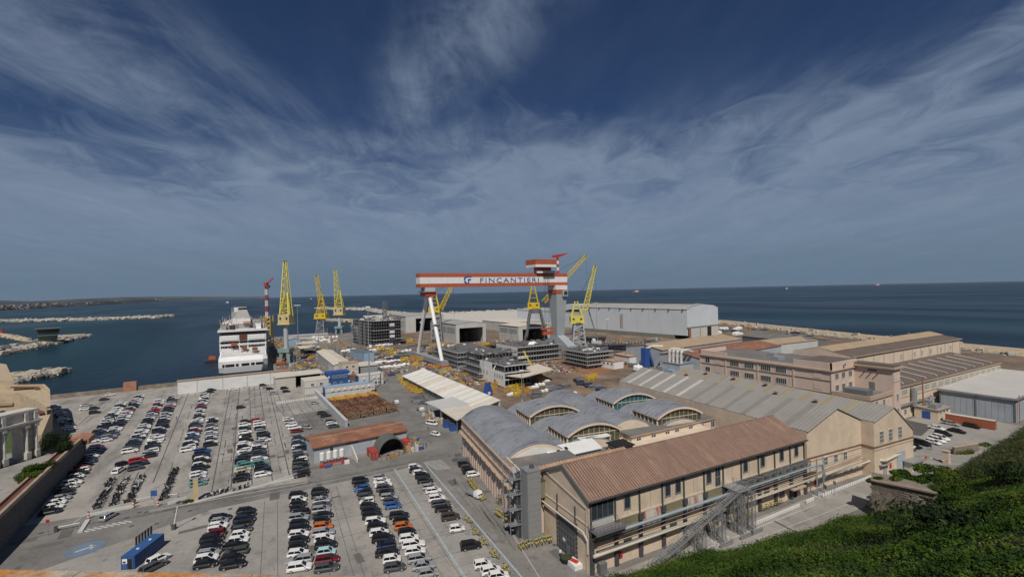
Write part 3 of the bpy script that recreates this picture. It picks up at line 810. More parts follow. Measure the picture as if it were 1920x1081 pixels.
def arcpts(x0, x1, ze, zc, n, e=0):
    w2 = (x1 - x0) / 2; r_ = zc - ze; R_ = (w2 * w2 + r_ * r_) / (2 * r_); th = math.asin(w2 / R_); cx = (x0 + x1) / 2
    return [(cx + (R_ + e) * math.sin(-th + 2 * th * i / n), zc - R_ + (R_ + e) * math.cos(-th + 2 * th * i / n)) for i in range(n + 1)]
def barrel(par, x0, x1, y0, y1, ze, zc, m='leadroof', pitch=1.6, seed=0, name='roof', seg=18):
    R_ = random.Random(seed); b = M()
    n = max(2, int((y1 - y0) / pitch))
    for i in range(n):
        ya = y0 + (y1 - y0) * i / n; yb = y0 + (y1 - y0) * (i + 1) / n
        A = arcpts(x0, x1, ze, zc, seg, R_.uniform(-.04, .06)); B = arcpts(x0, x1, ze, zc, seg, .26)
        for k in range(seg):
            b.poly((A[k][0], ya + .2, A[k][1]), (A[k + 1][0], ya + .2, A[k + 1][1]), (A[k + 1][0], yb, A[k + 1][1]), (A[k][0], yb, A[k][1]))
            b.poly((B[k][0], ya, B[k][1]), (B[k + 1][0], ya, B[k + 1][1]), (B[k + 1][0], ya + .21, B[k + 1][1]), (B[k][0], ya + .21, B[k][1]))
            for yy in (ya, ya + .21):
                b.poly((A[k][0], yy, A[k][1] - .05), (A[k + 1][0], yy, A[k + 1][1] - .05), (B[k + 1][0], yy, B[k + 1][1]), (B[k][0], yy, B[k][1]))
    A = arcpts(x0, x1, ze, zc, seg, -.25)
    for k in range(seg): b.poly((A[k][0], y0, A[k][1]), (A[k + 1][0], y0, A[k + 1][1]), (A[k + 1][0], y1, A[k + 1][1]), (A[k][0], y1, A[k][1]))
    return b.obj(name, MT[m], par)
def tymp(par, x0, x1, y, ze, zc, m, zb=None, name='end_wall', th=.25, seg=18, inset=0):
    A = arcpts(x0 + inset, x1 - inset, ze, zc - inset * .4, seg, -.05)
    pts = ([(x0 + inset, zb)] if zb is not None else []) + A + ([(x1 - inset, zb)] if zb is not None else [])
    return M().prism(pts, 'y', y, y + th).obj(name, MT[m], par)
def gable_end(m, x0, x1, y, ze, zr, xr=None, th=.3, z0=0, ze2=None):
    xr = (x0 + x1) / 2 if xr is None else xr
    return m.prism([(x0, z0), (x1, z0), (x1, ze2 if ze2 is not None else ze), (xr, zr), (x0, ze)], 'y', y, y + th)

# ---- long workshop with the terracotta ribbed roof
T = thing('workshop', 'long cream workshop with a ribbed terracotta roof, nearest building on the right', 'building', (55.1, 68.2, 0), -2.6)
TL, TW, TE, TR = 69.0, 16.5, 14.2, 18.1
m = M(); gable_end(m, 0, TL, 0, 0, 0)
m = M()
m.prism([(0, 0), (TW, 0), (TW, TE), (TW / 2, TR - .1), (0, TE)], 'x', 0, TL)
m.obj('wall', MT['cream'], T)
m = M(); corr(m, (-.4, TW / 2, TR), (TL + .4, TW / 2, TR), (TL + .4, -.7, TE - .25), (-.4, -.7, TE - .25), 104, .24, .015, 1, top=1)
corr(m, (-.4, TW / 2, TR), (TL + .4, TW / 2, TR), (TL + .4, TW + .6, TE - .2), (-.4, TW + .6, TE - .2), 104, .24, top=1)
m.obj('roof', [MT['terracotta'], MT['terrapale']], T)
M().cyl((-.5, TW / 2, TR + .12), (TL + .5, TW / 2, TR + .12), .2, .2, 6).obj('ridge_cap', MT['terracotta'], T)
m = M(); m.bar((-.42, -.75, TE - .3), (-.42, TW / 2, TR - .05), .12, .4).bar((-.42, TW + .6, TE - .3), (-.42, TW / 2, TR - .05), .12, .4); m.obj('verge_board', MT['steel'], T)
m = M(); m.bar((-.4, -.85, TE - .32), (TL + .4, -.85, TE - .32), .22, .2); m.obj('gutter', MT['darksteel'], T)
bays = 11; bw = TL / bays
for i in range(bays + 1):
    x = min(max(i * bw, .35), TL - .35)
    m = M(); m.box(x - .17, -.26, 8.6, x + .17, -.02, TE - .45).obj('pilaster', MT['darksteel'], T)
    m = M(); m.box(x - .4, -.5, 0, x + .4, -.02, 8.6).box(x - .5, -.72, 7.6, x + .5, -.5, 8.9)
    for k in range(9): m.box(x - .42, -.56, .4 + k * .9, x + .42, -.5, .55 + k * .9)
    m.obj('column', MT['darksteel'], T)
M().box(0, -.1, 8.75, TL, -.02, 9.1).obj('string_course', MT['cream2'], T)
M().box(.3, -.06, 8.95, TL - .3, -.02, 9.0).obj('shadow_gap', MT['trim'], T)
for i in range(bays):
    x0 = i * bw + .42; x1 = (i + 1) * bw - .42; xm = (x0 + x1) / 2
    # wide upper panels, lower sheet panels of differing make
    if i: M().box(xm - .05, -.06, 9.2, xm + .05, -.02, 13.4).obj('panel_joint', MT['trim'], T)
    key = 'rustwhite' if i in (2, 4, 6, 9) else 'polyol'
    m = M(); corr(m, (x0, -.12, 8.6), (x1, -.12, 8.6), (x1, -.16, 5.7), (x0, -.16, 5.7), 14, .07); m.obj('sheet_panel', MT[key], T)
    M().box(x0, -.2, 7.05, x1, -.13, 7.2).obj('panel_rail', MT['trim'], T)
    M().box(x0, -.14, 5.4, x1, -.03, 5.65).obj('lower_sill', MT['trim'], T)
    if i in (1, 3, 7, 8): M().box(xm - 1.1, -.12, 2.9 + .4, xm + .9, -.03, 4.8).obj('louvre', MT['darksteel'], T)
for i, offs in ((1, (0,)), (3, (-1.5, 1.5)), (5, (-1.5,)), (7, (-1.5,)), (8, (-1.4,)), (9, (-.2,)), (10, (-.4,))):
    for o_ in offs: window(T, (i + .5) * bw + o_, -.03, 10.4, 1.35, 2.3, nx=1, m='glass', fr='galv', t=.2)
# upstairs door that the outside stair leads to
d = window(T, 5.5 * bw + 1.4, -.03, 9.2, 1.5, 3.9, nx=2, ny=2, m='glass', fr='galv'); d.name = 'door'
# glazed corner cabin on its bracket platform
window(T, 3.1, -.15, 10.2, 5.2, 3.3, nx=4, ny=1, m='glass', fr='steel')
M().box(.5, -.2, 9.1, 5.7, -.04, 10.1).obj('cabin_panel', MT['cgreyL'], T)
pf = M().box(-.2, -2.6, 8.5, 6.8, -.03, 8.7).box(-.2, -2.65, 8.3, 6.8, -2.5, 8.9).bar((.4, -.1, 6.3), (.4, -2.4, 8.4), .2).bar((6.2, -.1, 6.3), (6.2, -2.4, 8.4), .2).obj('platform', MT['steel'], T)
m = M()
for z in (9.2, 9.7): m.bar((-.2, -2.6, z), (6.8, -2.6, z), .06).bar((-.2, -2.6, z), (-.2, 0, z), .06).bar((6.8, -2.6, z), (6.8, 0, z), .06)
for k in range(9): m.bar((-.2 + k * .87, -2.6, 8.7), (-.2 + k * .87, -2.6, 9.7), .06)
m.obj('railing', MT['steel'], pf)
# gable end towards the car park
for z, e in ((9.0, .12),): M().box(-e, .2, z, -.02, TW - .2, z + .3).obj('string_course', MT['cream2'], T)
dr = M().box(-.12, 4.6, 0, -.02, 10.6, 7.6).obj('sliding_door', MT['darksteel'], T)
m = M()
for k in range(7): m.box(-.17, 4.6 + k, 0, -.12, 4.68 + k, 7.6)
for k in range(6): m.box(-.17, 4.6, .9 + k * 1.25, -.12, 10.6, .98 + k * 1.25)
m.obj('glazing_bars', MT['steel'], dr)
M().box(-.2, 6.4, .1, -.125, 7.5, 2.1).obj('wicket_door', MT['steel'], dr); M().box(-.21, 8.0, 2.5, -.17, 8.9, 3.1).obj('notice', MT['cwhite'], dr)
m = M()
for yy in (4.1, 11.1):
    for k in range(9): m.box(-.16, yy - .22, .2 + k * .9, -.02, yy + .22, .75 + k * .9)
m.obj('quoins', MT['darksteel'], T)
m = M()
for yy in (4.4, 10.9): m.box(-.22, yy - .12, 8.2, -.02, yy + .12, 11.2)
m.obj('door_rail_bracket', MT['darksteel'], T)
m = M(); m.tube([(-.3, .2, 3.9), (-.3, .2, 6.3), (-.6, 1.2, 7.7), (-.6, TW, 7.7)], .17, 8).tube([(-.25, .6, 0), (-.25, .6, 12)], .07, 6).tube([(-.3, .4, 12.6), (-.3, TW - 3, 14.4), (-.3, TW - .2, 14.8)], .06, 5)
m.obj('pipe', MT['beige'], T)
# wall box of fire hose, cabinets at the corner
M().box(7.0, -.35, 1.4, 7.7, -.03, 2.7).obj('hose_box', MT['fireRed'], T)
M().box(1.4, -1.4, 0, 3.0, -.4, 2.2).obj('cabinet', MT['steel'], T)
# entrance canopy near the far end, ledge
M().box(60.6, -2.2, 3.2, 66, -.03, 3.5).obj('canopy', MT['trim'], T)
M().box(62.6, -.12, 0, 65.4, -.03, 3.1).obj('entrance', MT['void'], T)
M().box(58.2, -.1, 1.2, 60.2, -.03, 3).obj('niche', MT['darksteel'], T)
# annex roofs behind the ridge
m = M(); corr(m, (.4, 19.6, 13.9), (26, 19.6, 13.9), (26, 16.9, 13.4), (.4, 16.9, 13.4), 26, .16, .02, 2); m.box(.4, 17, 0, 26, 19.5, 13.2)
m.obj('annex_roof', MT['rustroof'], T)
M().box(34.2, 17, 0, TL, 20.0, 11.6).obj('rear_wall', MT['cream2'], T)
m = M(); corr(m, (34, 20.4, 12.2), (TL, 20.4, 12.2), (TL, 16.9, 11.7), (34, 16.9, 11.7), 36, .1); m.obj('rear_roof', MT['cream2'], T)

# ---- pipe rack along the workshop's front and on to the double-gabled hall
pr = thing('pipe_rack', 'pale blue and beige service pipes on brackets along the cream workshop front', 'pipes', (55.1, 68.2, 0), -2.6)
M().tube([(1.2, -1.7, 7.6), (68, -1.7, 7.6), (73, -2.2, 7.6), (74, -2.2, 4)], .3, 8).obj('pipe', MT['pipeblue'], pr)
M().tube([(0, -1.2, 4.0), (68, -1.3, 4.1), (92, -2.6, 4.3), (96.5, -2.8, 4.4), (98, -5.2, 4.6), (118, -4.0, 4.6)], .33, 8).obj('pipe', MT['beige'], pr)
for z, y, r_ in ((6.9, -1.2, .06), (6.2, -1.0, .07), (5.5, -1.2, .09), (5.2, -.9, .09), (4.8, -1.5, .06)):
    M().tube([(1, y, z), (94, y - (1.4 if z < 6 else .9), z + .1)], r_, 5).obj('pipe', MT['galv' if r_ < .08 else 'trim'], pr)
for i in range(1, 12): M().box(i * bw - .1, -1.9, 7.2, i * bw + .1, -.5, 7.35).box(i * bw - .1, -1.7, 3.6, i * bw + .1, -.5, 3.72).obj('bracket', MT['darksteel'], pr)
lt = M(); lt.lattice((40, -1.3, 8.6), (68.5, -1.3, 8.6), 1.1, 1.1, 20, .1, .16); lt.obj('truss', MT['steel'], pr)
for k, x in enumerate((70.5, 73.4)): M().bar((x, -2.2, 0), (x, -2.2, 9.4), .22).obj('post', MT['pipeblue'], pr)

# ---- outside steel stair with lattice towers
st = thing('steel_stair', 'long straight grey steel stairway on lattice towers against the terracotta-roofed workshop', 'stairs', (55.1, 68.2, 0), -2.6)
p0 = Vector((11.2, -4.4, .2)); p1 = Vector((38.6, -3.6, 9.0))
m = M()
for s_ in (-.68, .68): m.bar(p0 + Vector((0, s_, 0)), p1 + Vector((0, s_, 0)), .1, .34)
m.obj('stringer', MT['galv'], st)
m = M(); n = 44
for i in range(n): c = p0.lerp(p1, (i + .5) / n); m.box(c.x - .17, c.y - .64, c.z - .03, c.x + .12, c.y + .64, c.z + .05)
m.obj('treads', MT['galv'], st)
for s_ in (-.74, .74):
    m = M()
    for h_ in (.55, 1.1): m.bar(p0 + Vector((0, s_, h_)), p1 + Vector((0, s_, h_)), .07)
    for i in range(24): c = p0.lerp(p1, i / 23) + Vector((0, s_, 0)); m.bar(c, c + Vector((0, 0, 1.1)), .055)
    m.obj('handrail', MT['galv'], st)
m = M().box(37, -4.6, 8.85, 41, -.1, 9.05); m.obj('landing', MT['galv'], st)
m = M()
for z in (9.6, 10.1): m.bar((41, -4.6, z), (41, -.1, z), .06).bar((37, -2.6, z), (37, -.1, z), .06).bar((38.7, -4.6, z), (41, -4.6, z), .06)
for k in range(6): m.bar((41, -4.6 + k * .9, 9), (41, -4.6 + k * .9, 10.1), .05)
m.obj('railing', MT['galv'], st)
for x, hgt_ in ((18.4, 2.1), (24.6, 4.2), (30.6, 6.2), (37, 8.7), (40.4, 8.7)):
    m = M()
    for yy in (-5.1, -3.2): m.lattice((x, yy, 0), (x, yy, hgt_), 1.0, 1.0, max(2, int(hgt_)), .07, .12, side=(1, 0, 0))
    m.obj('lattice_tower', MT['galv'], st)
    m = M()
    for z in (.35, .8): m.box(x - 2, -6.3, z - .12, x + 2, -6.1, z + .16)
    for d_ in (-1.7, 0, 1.7): m.box(x + d_ - .08, -6.1, 0, x + d_ + .08, -5.95, 1)
    m.obj('guard_rail', MT['galv'], st)

# ---- grey lift tower with steel escape stairs
lt_ = thing('lift_tower', 'tall narrow lift tower clad in smooth grey panels beside the workshop gable', 'tower', (50.7, 83.0, 0), -4)
m = M(); m.box(0, 0, 0, 3.2, 3.2, 15.2); m.obj('shaft', MT['greyclad'], lt_)
for k in range(12):
    z = 1.2 + k * 1.16
    M().box(-.04, .05, z, 0, 3.15, z + 1.1).box(.05, -.04, z, 3.15, 0, z + 1.1).obj('panel', MT['greyclad'], lt_)
M().box(-.1, -.1, 15.2, 3.3, 3.3, 15.45).obj('roof', MT['galv'], lt_); M().cyl((2, 1.8, 15.45), (2, 1.8, 16.1), .6, .5, 10).obj('vent_cowl', MT['darksteel'], lt_)
M().box(-.75, 3.3, 0, 2.6, 5.6, 13.6).obj('glazed_back', MT['glass'], lt_)
m = M()
for k in range(6): m.box(-.8, 3.25, 1 + k * 2.3, -.74, 5.65, 1.15 + k * 2.3)
for k in range(4): m.box(-.8, 3.3 + k * .75, 0, -.74, 3.38 + k * .75, 13.6)
m.obj('mullions', MT['steel'], lt_)
for k in range(4): M().cyl((.4, 4, 10.2 + k * .75), (-.9, 4, 10.2 + k * .75), .34, .34, 9).obj('air_duct', MT['galv'], lt_)
br = M().box(3.4, 1.2, 8.6, 6.2, 3.6, 12.2).obj('bridge', MT['polyol'], lt_); M().box(3.3, 1.1, 12.2, 6.3, 3.7, 12.4).obj('roof', MT['darksteel'], br)
es = thing('escape_stair', 'galvanised steel escape stair zigzagging up beside the grey lift tower', 'stairs', (48.3, 86.6, 0), -9.5)
m = M()
for x, y in ((0, 0), (2.6, 0), (0, 4.4), (2.6, 4.4)): m.bar((x, y, 0), (x, y, 15.2), .14)
m.obj('posts', MT['galv'], es)
for k in range(4):
    z = 3.0 + k * 3.3
    m = M().box(-.2, -.3, z, 2.8, 1.2, z + .1).box(-.2, 3.2, z - 1.65, 2.8, 4.7, z - 1.55); m.obj('landing', MT['galv'], es)
    m = M()
    m.bar((.6, 1.2, z), (.6, 3.2, z - 1.65), .9, .1).bar((2, 1.2, z), (2, 3.2, z + 1.65), .9, .1); m.obj('flight', MT['galv'], es)
    m = M()
    for h_ in (.5, 1.05): m.bar((-.2, -.3, z + h_), (2.8, -.3, z + h_), .05).bar((-.2, -.3, z + h_), (-.2, 1.2, z + h_), .05).bar((-.2, 4.7, z - 1.6 + h_), (-.2, 3.2, z - 1.6 + h_), .05)
    for e in range(5): m.bar((-.2 + .75 * e, -.3, z), (-.2 + .75 * e, -.3, z + 1.05), .05)
    m.obj('railing', MT['galv'], es)

# ---- barrel-vaulted workshops
B = thing('vaulted_hall', 'pink-walled hall with grey barrel roofs and raised glazed vaults', 'building', (51.8, 86.3, 0), -9.5)
m = M(); m.box(0, 0, 0, 17, 12.2, 12.9).box(0, 12.2, 0, 17.2, 56, 11.95); m.obj('wall', MT['pink'], B)
m = M(); m.box(17.2, 13, 0, 69, 60, 10.4); m.obj('inner_wall', MT['cream2'], B)
M().box(-.45, 0, 11.6, .1, 56.2, 12.0).obj('cornice', MT['trim'], B); M().box(-.35, 0, 8.9, -.02, 56, 9.2).obj('string_course', MT['trim'], B)
m = M()
for i in range(13):
    y0 = 1 + i * 4.3
    m.box(-1.15, y0, 7.4, -.02, y0 + 3.2, 7.6).box(-.75, y0 + 3.2, 7.2, -.02, y0 + 4.3, 7.4)
m.obj('hood', MT['trim'], B)
for i in range(25): M().box(-.2, 1.2 + i * 2.18, 0, -.02, 1.5 + i * 2.18, 7.1).obj('rib', MT['pink'], B)
for i in range(12): M().box(-.08, 2 + i * 4.5, 9.6, -.02, 4.4 + i * 4.5, 9.95).obj('vent_slot', MT['trim'], B)
dd_ = window(B, -.03, 4.5, 0.1, 2.4, 4.2, rz=-90, nx=2, ny=2, m='frosted', fr='frame'); dd_.name = 'door'
M().box(-1.4, 2.6, 4.7, -.02, 6.6, 4.95).obj('door_canopy', MT['trim'], B)
barrel(B, 0, 17, 12.2, 56, 12, 15.3, seed=1, name='vault')
tymp(B, 0, 17, 11.9, 12.0, 15.3, 'cream2', zb=10.6, inset=.0, th=.28)
tymp(B, 0, 17, 11.75, 11.6, 14.9, 'whitesheet', inset=.7, name='end_panel', th=.1)
tymp(B, 0, 17, 56.02, 12, 15.3, 'cream2', zb=8)
for x0, x1, y0, y1, sd in ((17.6, 34.6, 15, 62, 2), (35.2, 51.4, 22, 69, 3), (51.8, 68.6, 20, 66, 4)):
    barrel(B, x0, x1, y0, y1, 10.6, 13.4 if sd != 3 else 14.8, seed=sd, name='vault')
    tymp(B, x0, x1, y0 - .26, 10.6, 13.4 if sd != 3 else 14.8, 'cream2', zb=8); tymp(B, x0, x1, y1 + .02, 10.6, 13.4 if sd != 3 else 14.8, 'cream2', zb=8)
for x0, x1, y0, y1, g_, sd in ((18.3, 35.6, 40.3, 51.5, 'glassolive', 5), (20, 36.6, 17.8, 29.5, 'glassolive', 6), (51.2, 68.6, 43.5, 54.5, 'glassteal', 7), (52.6, 69.4, 21.5, 33.5, 'glassolive', 8)):
    v = barrel(B, x0 - .3, x1 + .3, y0 - .5, y1 + .3, 14.2, 16.8, seed=sd, name='raised_vault')
    M().box(x0, y0 + .3, 10.5, x1, y1, 14.1).obj('clerestory', MT[g_], v)
    tymp(v, x0, x1, y0, 14.2, 16.7, g_, name='glazing', zb=10.5)
    a_ = M(); A = arcpts(x0 - .3, x1 + .3, 14.2, 16.8, 18, .1); C = arcpts(x0 - .3, x1 + .3, 14.2, 16.8, 18, -.45)
    for k in range(18): a_.loft([[(A[k][0], y0 - .65, A[k][1]), (C[k][0], y0 - .65, C[k][1]), (C[k][0], y0 - .2, C[k][1]), (A[k][0], y0 - .2, A[k][1])], [(A[k + 1][0], y0 - .65, A[k + 1][1]), (C[k + 1][0], y0 - .65, C[k + 1][1]), (C[k + 1][0], y0 - .2, C[k + 1][1]), (A[k + 1][0], y0 - .2, A[k + 1][1])]])
    a_.obj('arch_rib', MT['cream2'], v)
    f = M()
    for k in range(1, 10):
        x = x0 + (x1 - x0) * k / 10; zt = A[int(round(18 * k / 10))][1] - .4
        f.box(x - .04, y0 - .09, 11.0, x + .04, y0 - .01, zt)
    f.box(x0, y0 - .09, 13.9, x1, y0 - .01, 14.1)
    f.obj('mullions', MT['cream'], v)
    nb = 6
    for k in range(nb + 1):
        y = y0 + (y1 - y0) * k / nb
        M().box(x0 - .3, y - .22, 10.4, x0 + .15, y + .22, 14.2).obj('post', MT['cream2'], v)
    f = M()
    for k in range(nb * 4): y = y0 + (y1 - y0) * (k + .5) / (nb * 4); f.box(x0 - .08, y - .05, 11.6, x0 - .01, y + .05, 13.8)
    f.box(x0 - .1, y0, 11.3, x0 - .01, y1, 11.65)
    f.obj('glazing_bars', MT['trim'], v)
    M().box(x0 - .5, y0 - .5, 13.95, x0 - .05, y1 + .2, 14.2).obj('gutter', MT['trim'], v)
M().box(17, 12, 10.4, 36, 16, 11.0).obj('roof_terrace', MT['felt'], B); M().box(.3, .3, 12.9, 16.8, 11.7, 13.05).obj('roof_terrace', MT['felt'], B)
m = M().box(0, -.02, 12.9, 17, .3, 13.6).box(-.02, .3, 12.9, .3, 11.9, 13.6); m.obj('parapet', MT['cream2'], B)
# pale lean-to roofs on the terrace
lr = thing('rooftop_shed', 'white metal rooftop shed with two dark skylights between the vaults and the terracotta roof', 'shed', (64.4, 93.7, 10.8), -3)
m = M().prism([(0, 0), (3.8, 0), (3.8, 2.7), (0, 1.4)], 'x', .3, 15.2); m.obj('wall', MT['galv'], lr)
m = M(); corr(m, (0, 4.1, 2.9), (15.6, 4.1, 2.9), (15.6, -.4, 1.5), (0, -.4, 1.5), 16, .04); m.obj('roof', MT['whitesheet'], lr)
for x in (3.2, 5.8): M().bar((x, 1.8, 2.24), (x, 2.7, 2.54), .9, .16).obj('skylight', MT['void'], lr)
lr = thing('rooftop_canopy', 'small flat white canopy on posts against the raised vault', 'canopy', (77.2, 97.1, 10.6), -3)
m = M(); corr(m, (0, 6.6, 3.1), (9.6, 6.6, 3.1), (9.6, 0, 2.7), (0, 0, 2.7), 10, .04)
a_ = thing('rooftop_shelter', 'small black-roofed rooftop shelter right of the flat white canopy', 'shelter', (81.8, 88.6, 10.4), -3)
M().box(0, 0, 2.4, 5.6, 5.2, 2.7).obj('roof', MT['void'], a_); M().box(.4, .4, 0, 5.2, 4.8, 2.4).obj('wall', MT['cream2'], a_); m.obj('roof', MT['whitesheet'], lr)
for x in (.3, 3.4, 6.4, 9.3): M().box(x - .15, .2, 0, x + .15, .5, 2.4).obj('post', MT['cream2'], lr)
M().box(.3, 6, 0, 9.3, 6.2, 2.7).obj('back_wall', MT['cream2'], lr)
# ---- flat-roofed wing
K = thing('flat_roofed_wing', 'cream wing with a patchy grey felt roof in front of the vaults', 'building', (93.7, 96.0, 0), -2.1)
M().box(0, 0, 0, 43.2, 15.5, 12.1).obj('wall', MT['cream2'], K)
m = M()
for i in range(7):
    for k in range(3):
        z = 12.25 + .03 * ((i + k) % 2)
        m.prism([(-.5 + k * 5.5, 12.1), (4.95 + k * 5.5, 12.1), (4.95 + k * 5.5, z + .05 * k), (-.5 + k * 5.5, z + .05 * (k - 1))], 'x', -.5 + i * 6.3, 5.75 + i * 6.3)
m.obj('roof', MT['felt'], K)
M().box(-.55, -.55, 11.85, 43.8, -.02, 12.15).obj('cornice', MT['trim'], K)
for x in (2.6, 8.4, 14, 18, 24, 28.6, 34, 38.2, 41): window(K, x, -.03, 9.3, 1.6, 1.9, nx=2, fr='frame')
for x in (14, 24, 35.5): M().box(x - .4, -.5, 9.4, x + .4, -.03, 10.1).obj('air_conditioner', MT['cwhite'], K)
m = M().tube([(29.8, -.1, 7), (29.8, -.1, 12)], .09, 6).tube([(8, -.1, 7), (8, -.1, 12)], .09, 6); m.obj('downpipe', MT['terracotta'], K)
window(K, -.03, 5, 8.8, 1.8, 2.2, rz=-90, nx=2); M().box(-1.4, 1.5, 8.6, -.05, 3.6, 10.4).obj('air_unit', MT['galv'], K); M().box(-.9, 8.4, 9, -.05, 10.2, 9.9).obj('air_unit', MT['galv'], K)
M().box(20, 13.4, 12.3, 27, 14.6, 13.2).obj('rooflight', MT['glass'], K)

# ---- double-gabled hall with the grey sheet roof
S = thing('gabled_hall', 'cream hall with twin gables and a long grey sheet roof with pale skylight strips', 'building', (125.8, 65.3, 0), -5.5)
gx = (0, 13, 24, 34, 43.8); gz = (15.4, 20.0, 15.4, 18.4, 10.6)
m = M(); m.prism([(0, 0), (24, 0), (24, gz[2]), (13, gz[1]), (0, gz[0])], 'y', 0, 78); m.obj('wall', MT['cream'], S)
m = M(); m.prism([(24.02, 0), (43.8, 0), (43.8, gz[4]), (34, gz[3]), (24.02, gz[2])], 'y', -3.2, 76); m.obj('wall', MT['cream'], S)
def slope(i, y0, y1, n, key, up=.12, t0=0, t1=1):
    a_ = Vector((gx[i], 0, gz[i])); b_ = Vector((gx[i + 1], 0, gz[i + 1])); p_ = a_.lerp(b_, t0); q_ = a_.lerp(b_, t1)
    m = M(); corr(m, (p_.x, y0, p_.z + up), (p_.x, y1, p_.z + up), (q_.x, y1, q_.z + up), (q_.x, y0, q_.z + up), n, .05, .006, i)
    return m
for i, (ya, yb) in enumerate(((-.35, 78.4), (-.35, 78.4), (-3.5, 76.4), (-3.5, 76.4))): slope(i, ya, yb, 70, 'greyroof', .2).obj('roof', MT['greyroof'], S)
for i in range(11):
    y = 5 + i * 6.7
    slope(0, y, y + (1.5 if i > 5 else 1.7), 2, '', .32, .02, .97).obj('skylight_strip', MT['palestrip' if i > 5 else 'greystrip'], S)
    slope(1, y, y + 1.6, 2, '', .32, .05, .9).obj('skylight_strip', MT['yellowstrip'], S)
    slope(2, y, y + 1.6, 2, '', .32, .05, .95).obj('skylight_strip', MT['yellowstrip'], S)
    if i in (1, 3, 4, 6, 8, 9):
        t_ = .35 if i % 2 else .75
        x = gx[2] + (gx[3] - gx[2]) * t_; z = gz[2] + (gz[3] - gz[2]) * t_
        M().cyl((x, y + 3, z + .2), (x, y + 3, z + 1.1), .35, .35, 8).cyl((x, y + 3, z + 1.1), (x, y + 3, z + 1.35), .95, .2, 10).obj('roof_vent', MT['rustsheet'], S)
for k in range(3): M().box(13 + k * .01, -.33 , 0, 13.02, -.32, 1)
m = M().box(.02, -.2, 8.4, 24, -.02, 8.7).box(23.8, -3.4, 8.4, 43.9, -3.22, 8.7).box(23.8, -3.2, 8.4, 24, -.2, 8.7); m.obj('string_course', MT['terracotta'], S)
m = M().box(.02, -.16, 7.6, 24, -.02, 7.75).box(23.85, -3.34, 7.6, 43.85, -3.22, 7.75); m.obj('ledge', MT['trim'], S)
for x in (7.6, 12, 16.2): window(S, x, -.03, 5.6, 1.5, 2.1, nx=2, ny=2)
for x, w_ in ((5.5, 1.8), (9, 1.8), (11.6, 1.6), (16.2, 1.5), (18.9, 1.3), (21.4, 1.3)): window(S, x, -.03, 1.3 if x > 6 else .2, w_, 1.8 if x > 6 else 2.9, nx=1, m='frosted', fr='cream2' if 'cream2' in MT else 'frame')
for x in (27.6, 32, 36.8): window(S, x, -3.23, 9.4, 1.7, 3.1, nx=3, ny=3)
d = window(S, 28.8, -3.23, 0, 1.3, 2.9, nx=1, m='frosted', fr='galv'); d.name = 'door'
d = M().box(35, -3.36, 0, 39.2, -3.22, 5.4).obj('door', MT['greyblue'], S); M().box(37.6, -3.42, 0, 38.4, -3.37, 2).obj('handle_panel', MT['glass'], d)
M().box(31.2, -3.4, 1.6, 31.9, -3.22, 3).obj('hose_box', MT['fireRed'], S); M().box(2.6, -.5, 1.2, 3.5, -.03, 2.6).obj('hose_box', MT['fireRed'], S)
M().box(26, -4.2, 3.2, 30, -3.22, 3.35).obj('door_canopy', MT['galv'], S)
m = M().box(43.8, 0, 0, 43.9, 30, 7); m.obj('side_panel', MT['cream2'], S)

# ---- pink office block with the stair tower
K2 = thing('office_block', 'pink office block with two rows of windows and a square stair tower', 'building', (191, 89.5, 0), 0)
M().box(0, 0, 0, 30, 58.5, 20.8).obj('wall', MT['pink'], K2)
m = M().box(-.6, -.6, 20.8, 30.2, 59, 21.3); m.obj('cornice', MT['trim'], K2)
m = M().box(0, 0, 21.3, .5, 14, 24).box(0, 0, 21.3, 20, .5, 24).box(0, 44, 21.3, .5, 58.5, 23.4).box(0, 58, 21.3, 20, 58.5, 23.4).box(0, 14, 21.3, .4, 44, 22).box(.5, .5, 21.3, 20, 13.5, 23.6); m.obj('parapet', MT['pink'], K2)
M().box(.5, 14, 21.3, 29.5, 58, 21.6).obj('roof', MT['felt'], K2); M().box(.4, .4, 23.6, 20, 13.6, 23.8).obj('roof', MT['darkroof'], K2)
M().box(7, 24, 21.6, 12, 27, 23).box(14, 30, 21.6, 17, 33, 23.4).obj('roof_plant', MT['cgrey'], K2)
m = M()
for y in (0, 14, 29, 44.5, 58): m.box(-.22, max(y - .3, 0), 0, -.02, y + .3, 20.8)
m.obj('pilaster', MT['pink'], K2)
for z in (12.9, 17.6): M().box(-.25, 0, z - .35, -.02, 58.5, z - .1).obj('string_course', MT['trim'], K2)
for y in (19, 25.5, 33, 40):
    for z in (13.6, 18): window(K2, -.03, y, z - .2, 4.2, 2.1, rz=-90, nx=5, ny=1)
for z in (13.4, 17.8): window(K2, -.03, 54, z, 2.4, 2.2, rz=-90, nx=2)
for y in (5, 48.5):
    for z in (13.6, 18): M().box(-.1, y - 1.5, z - .2, -.02, y + 1.5, z + 2).obj('blind_panel', MT['pink'], K2)
for x in (3.6, 8.6, 14):
    for z in (13.6, 18): window(K2, x, -.03, z - .3, 2.5, 2.1, nx=3)
window(K2, 9, -.53, 22.2, 1.1, 1, nx=1); 
M().box(0, -12, 0, 17.5, -.02, 12.6).obj('terrace_block', MT['pink'], K2)
m = M().box(-.5, -12.5, 12.2, 17.6, -12, 13.7).box(-.5, -12, 12.2, 0, 0, 13.7); m.obj('terrace_parapet', MT['trim'], K2)
M().box(0, -12, 12.6, 17.4, -.05, 12.75).obj('terrace_floor', MT['felt'], K2)
M().box(1.5, -10.5, 12.75, 6.5, -3, 15.2).obj('air_handler', MT['steel'], K2)
for x in (5.2, 11): window(K2, x, -12.04, 8.9, 1.5, 2.4, nx=2)
tw = M().box(17.52, -12.8, 0, 23, 1.2, 21.6).obj('stair_tower', MT['pink'], K2)
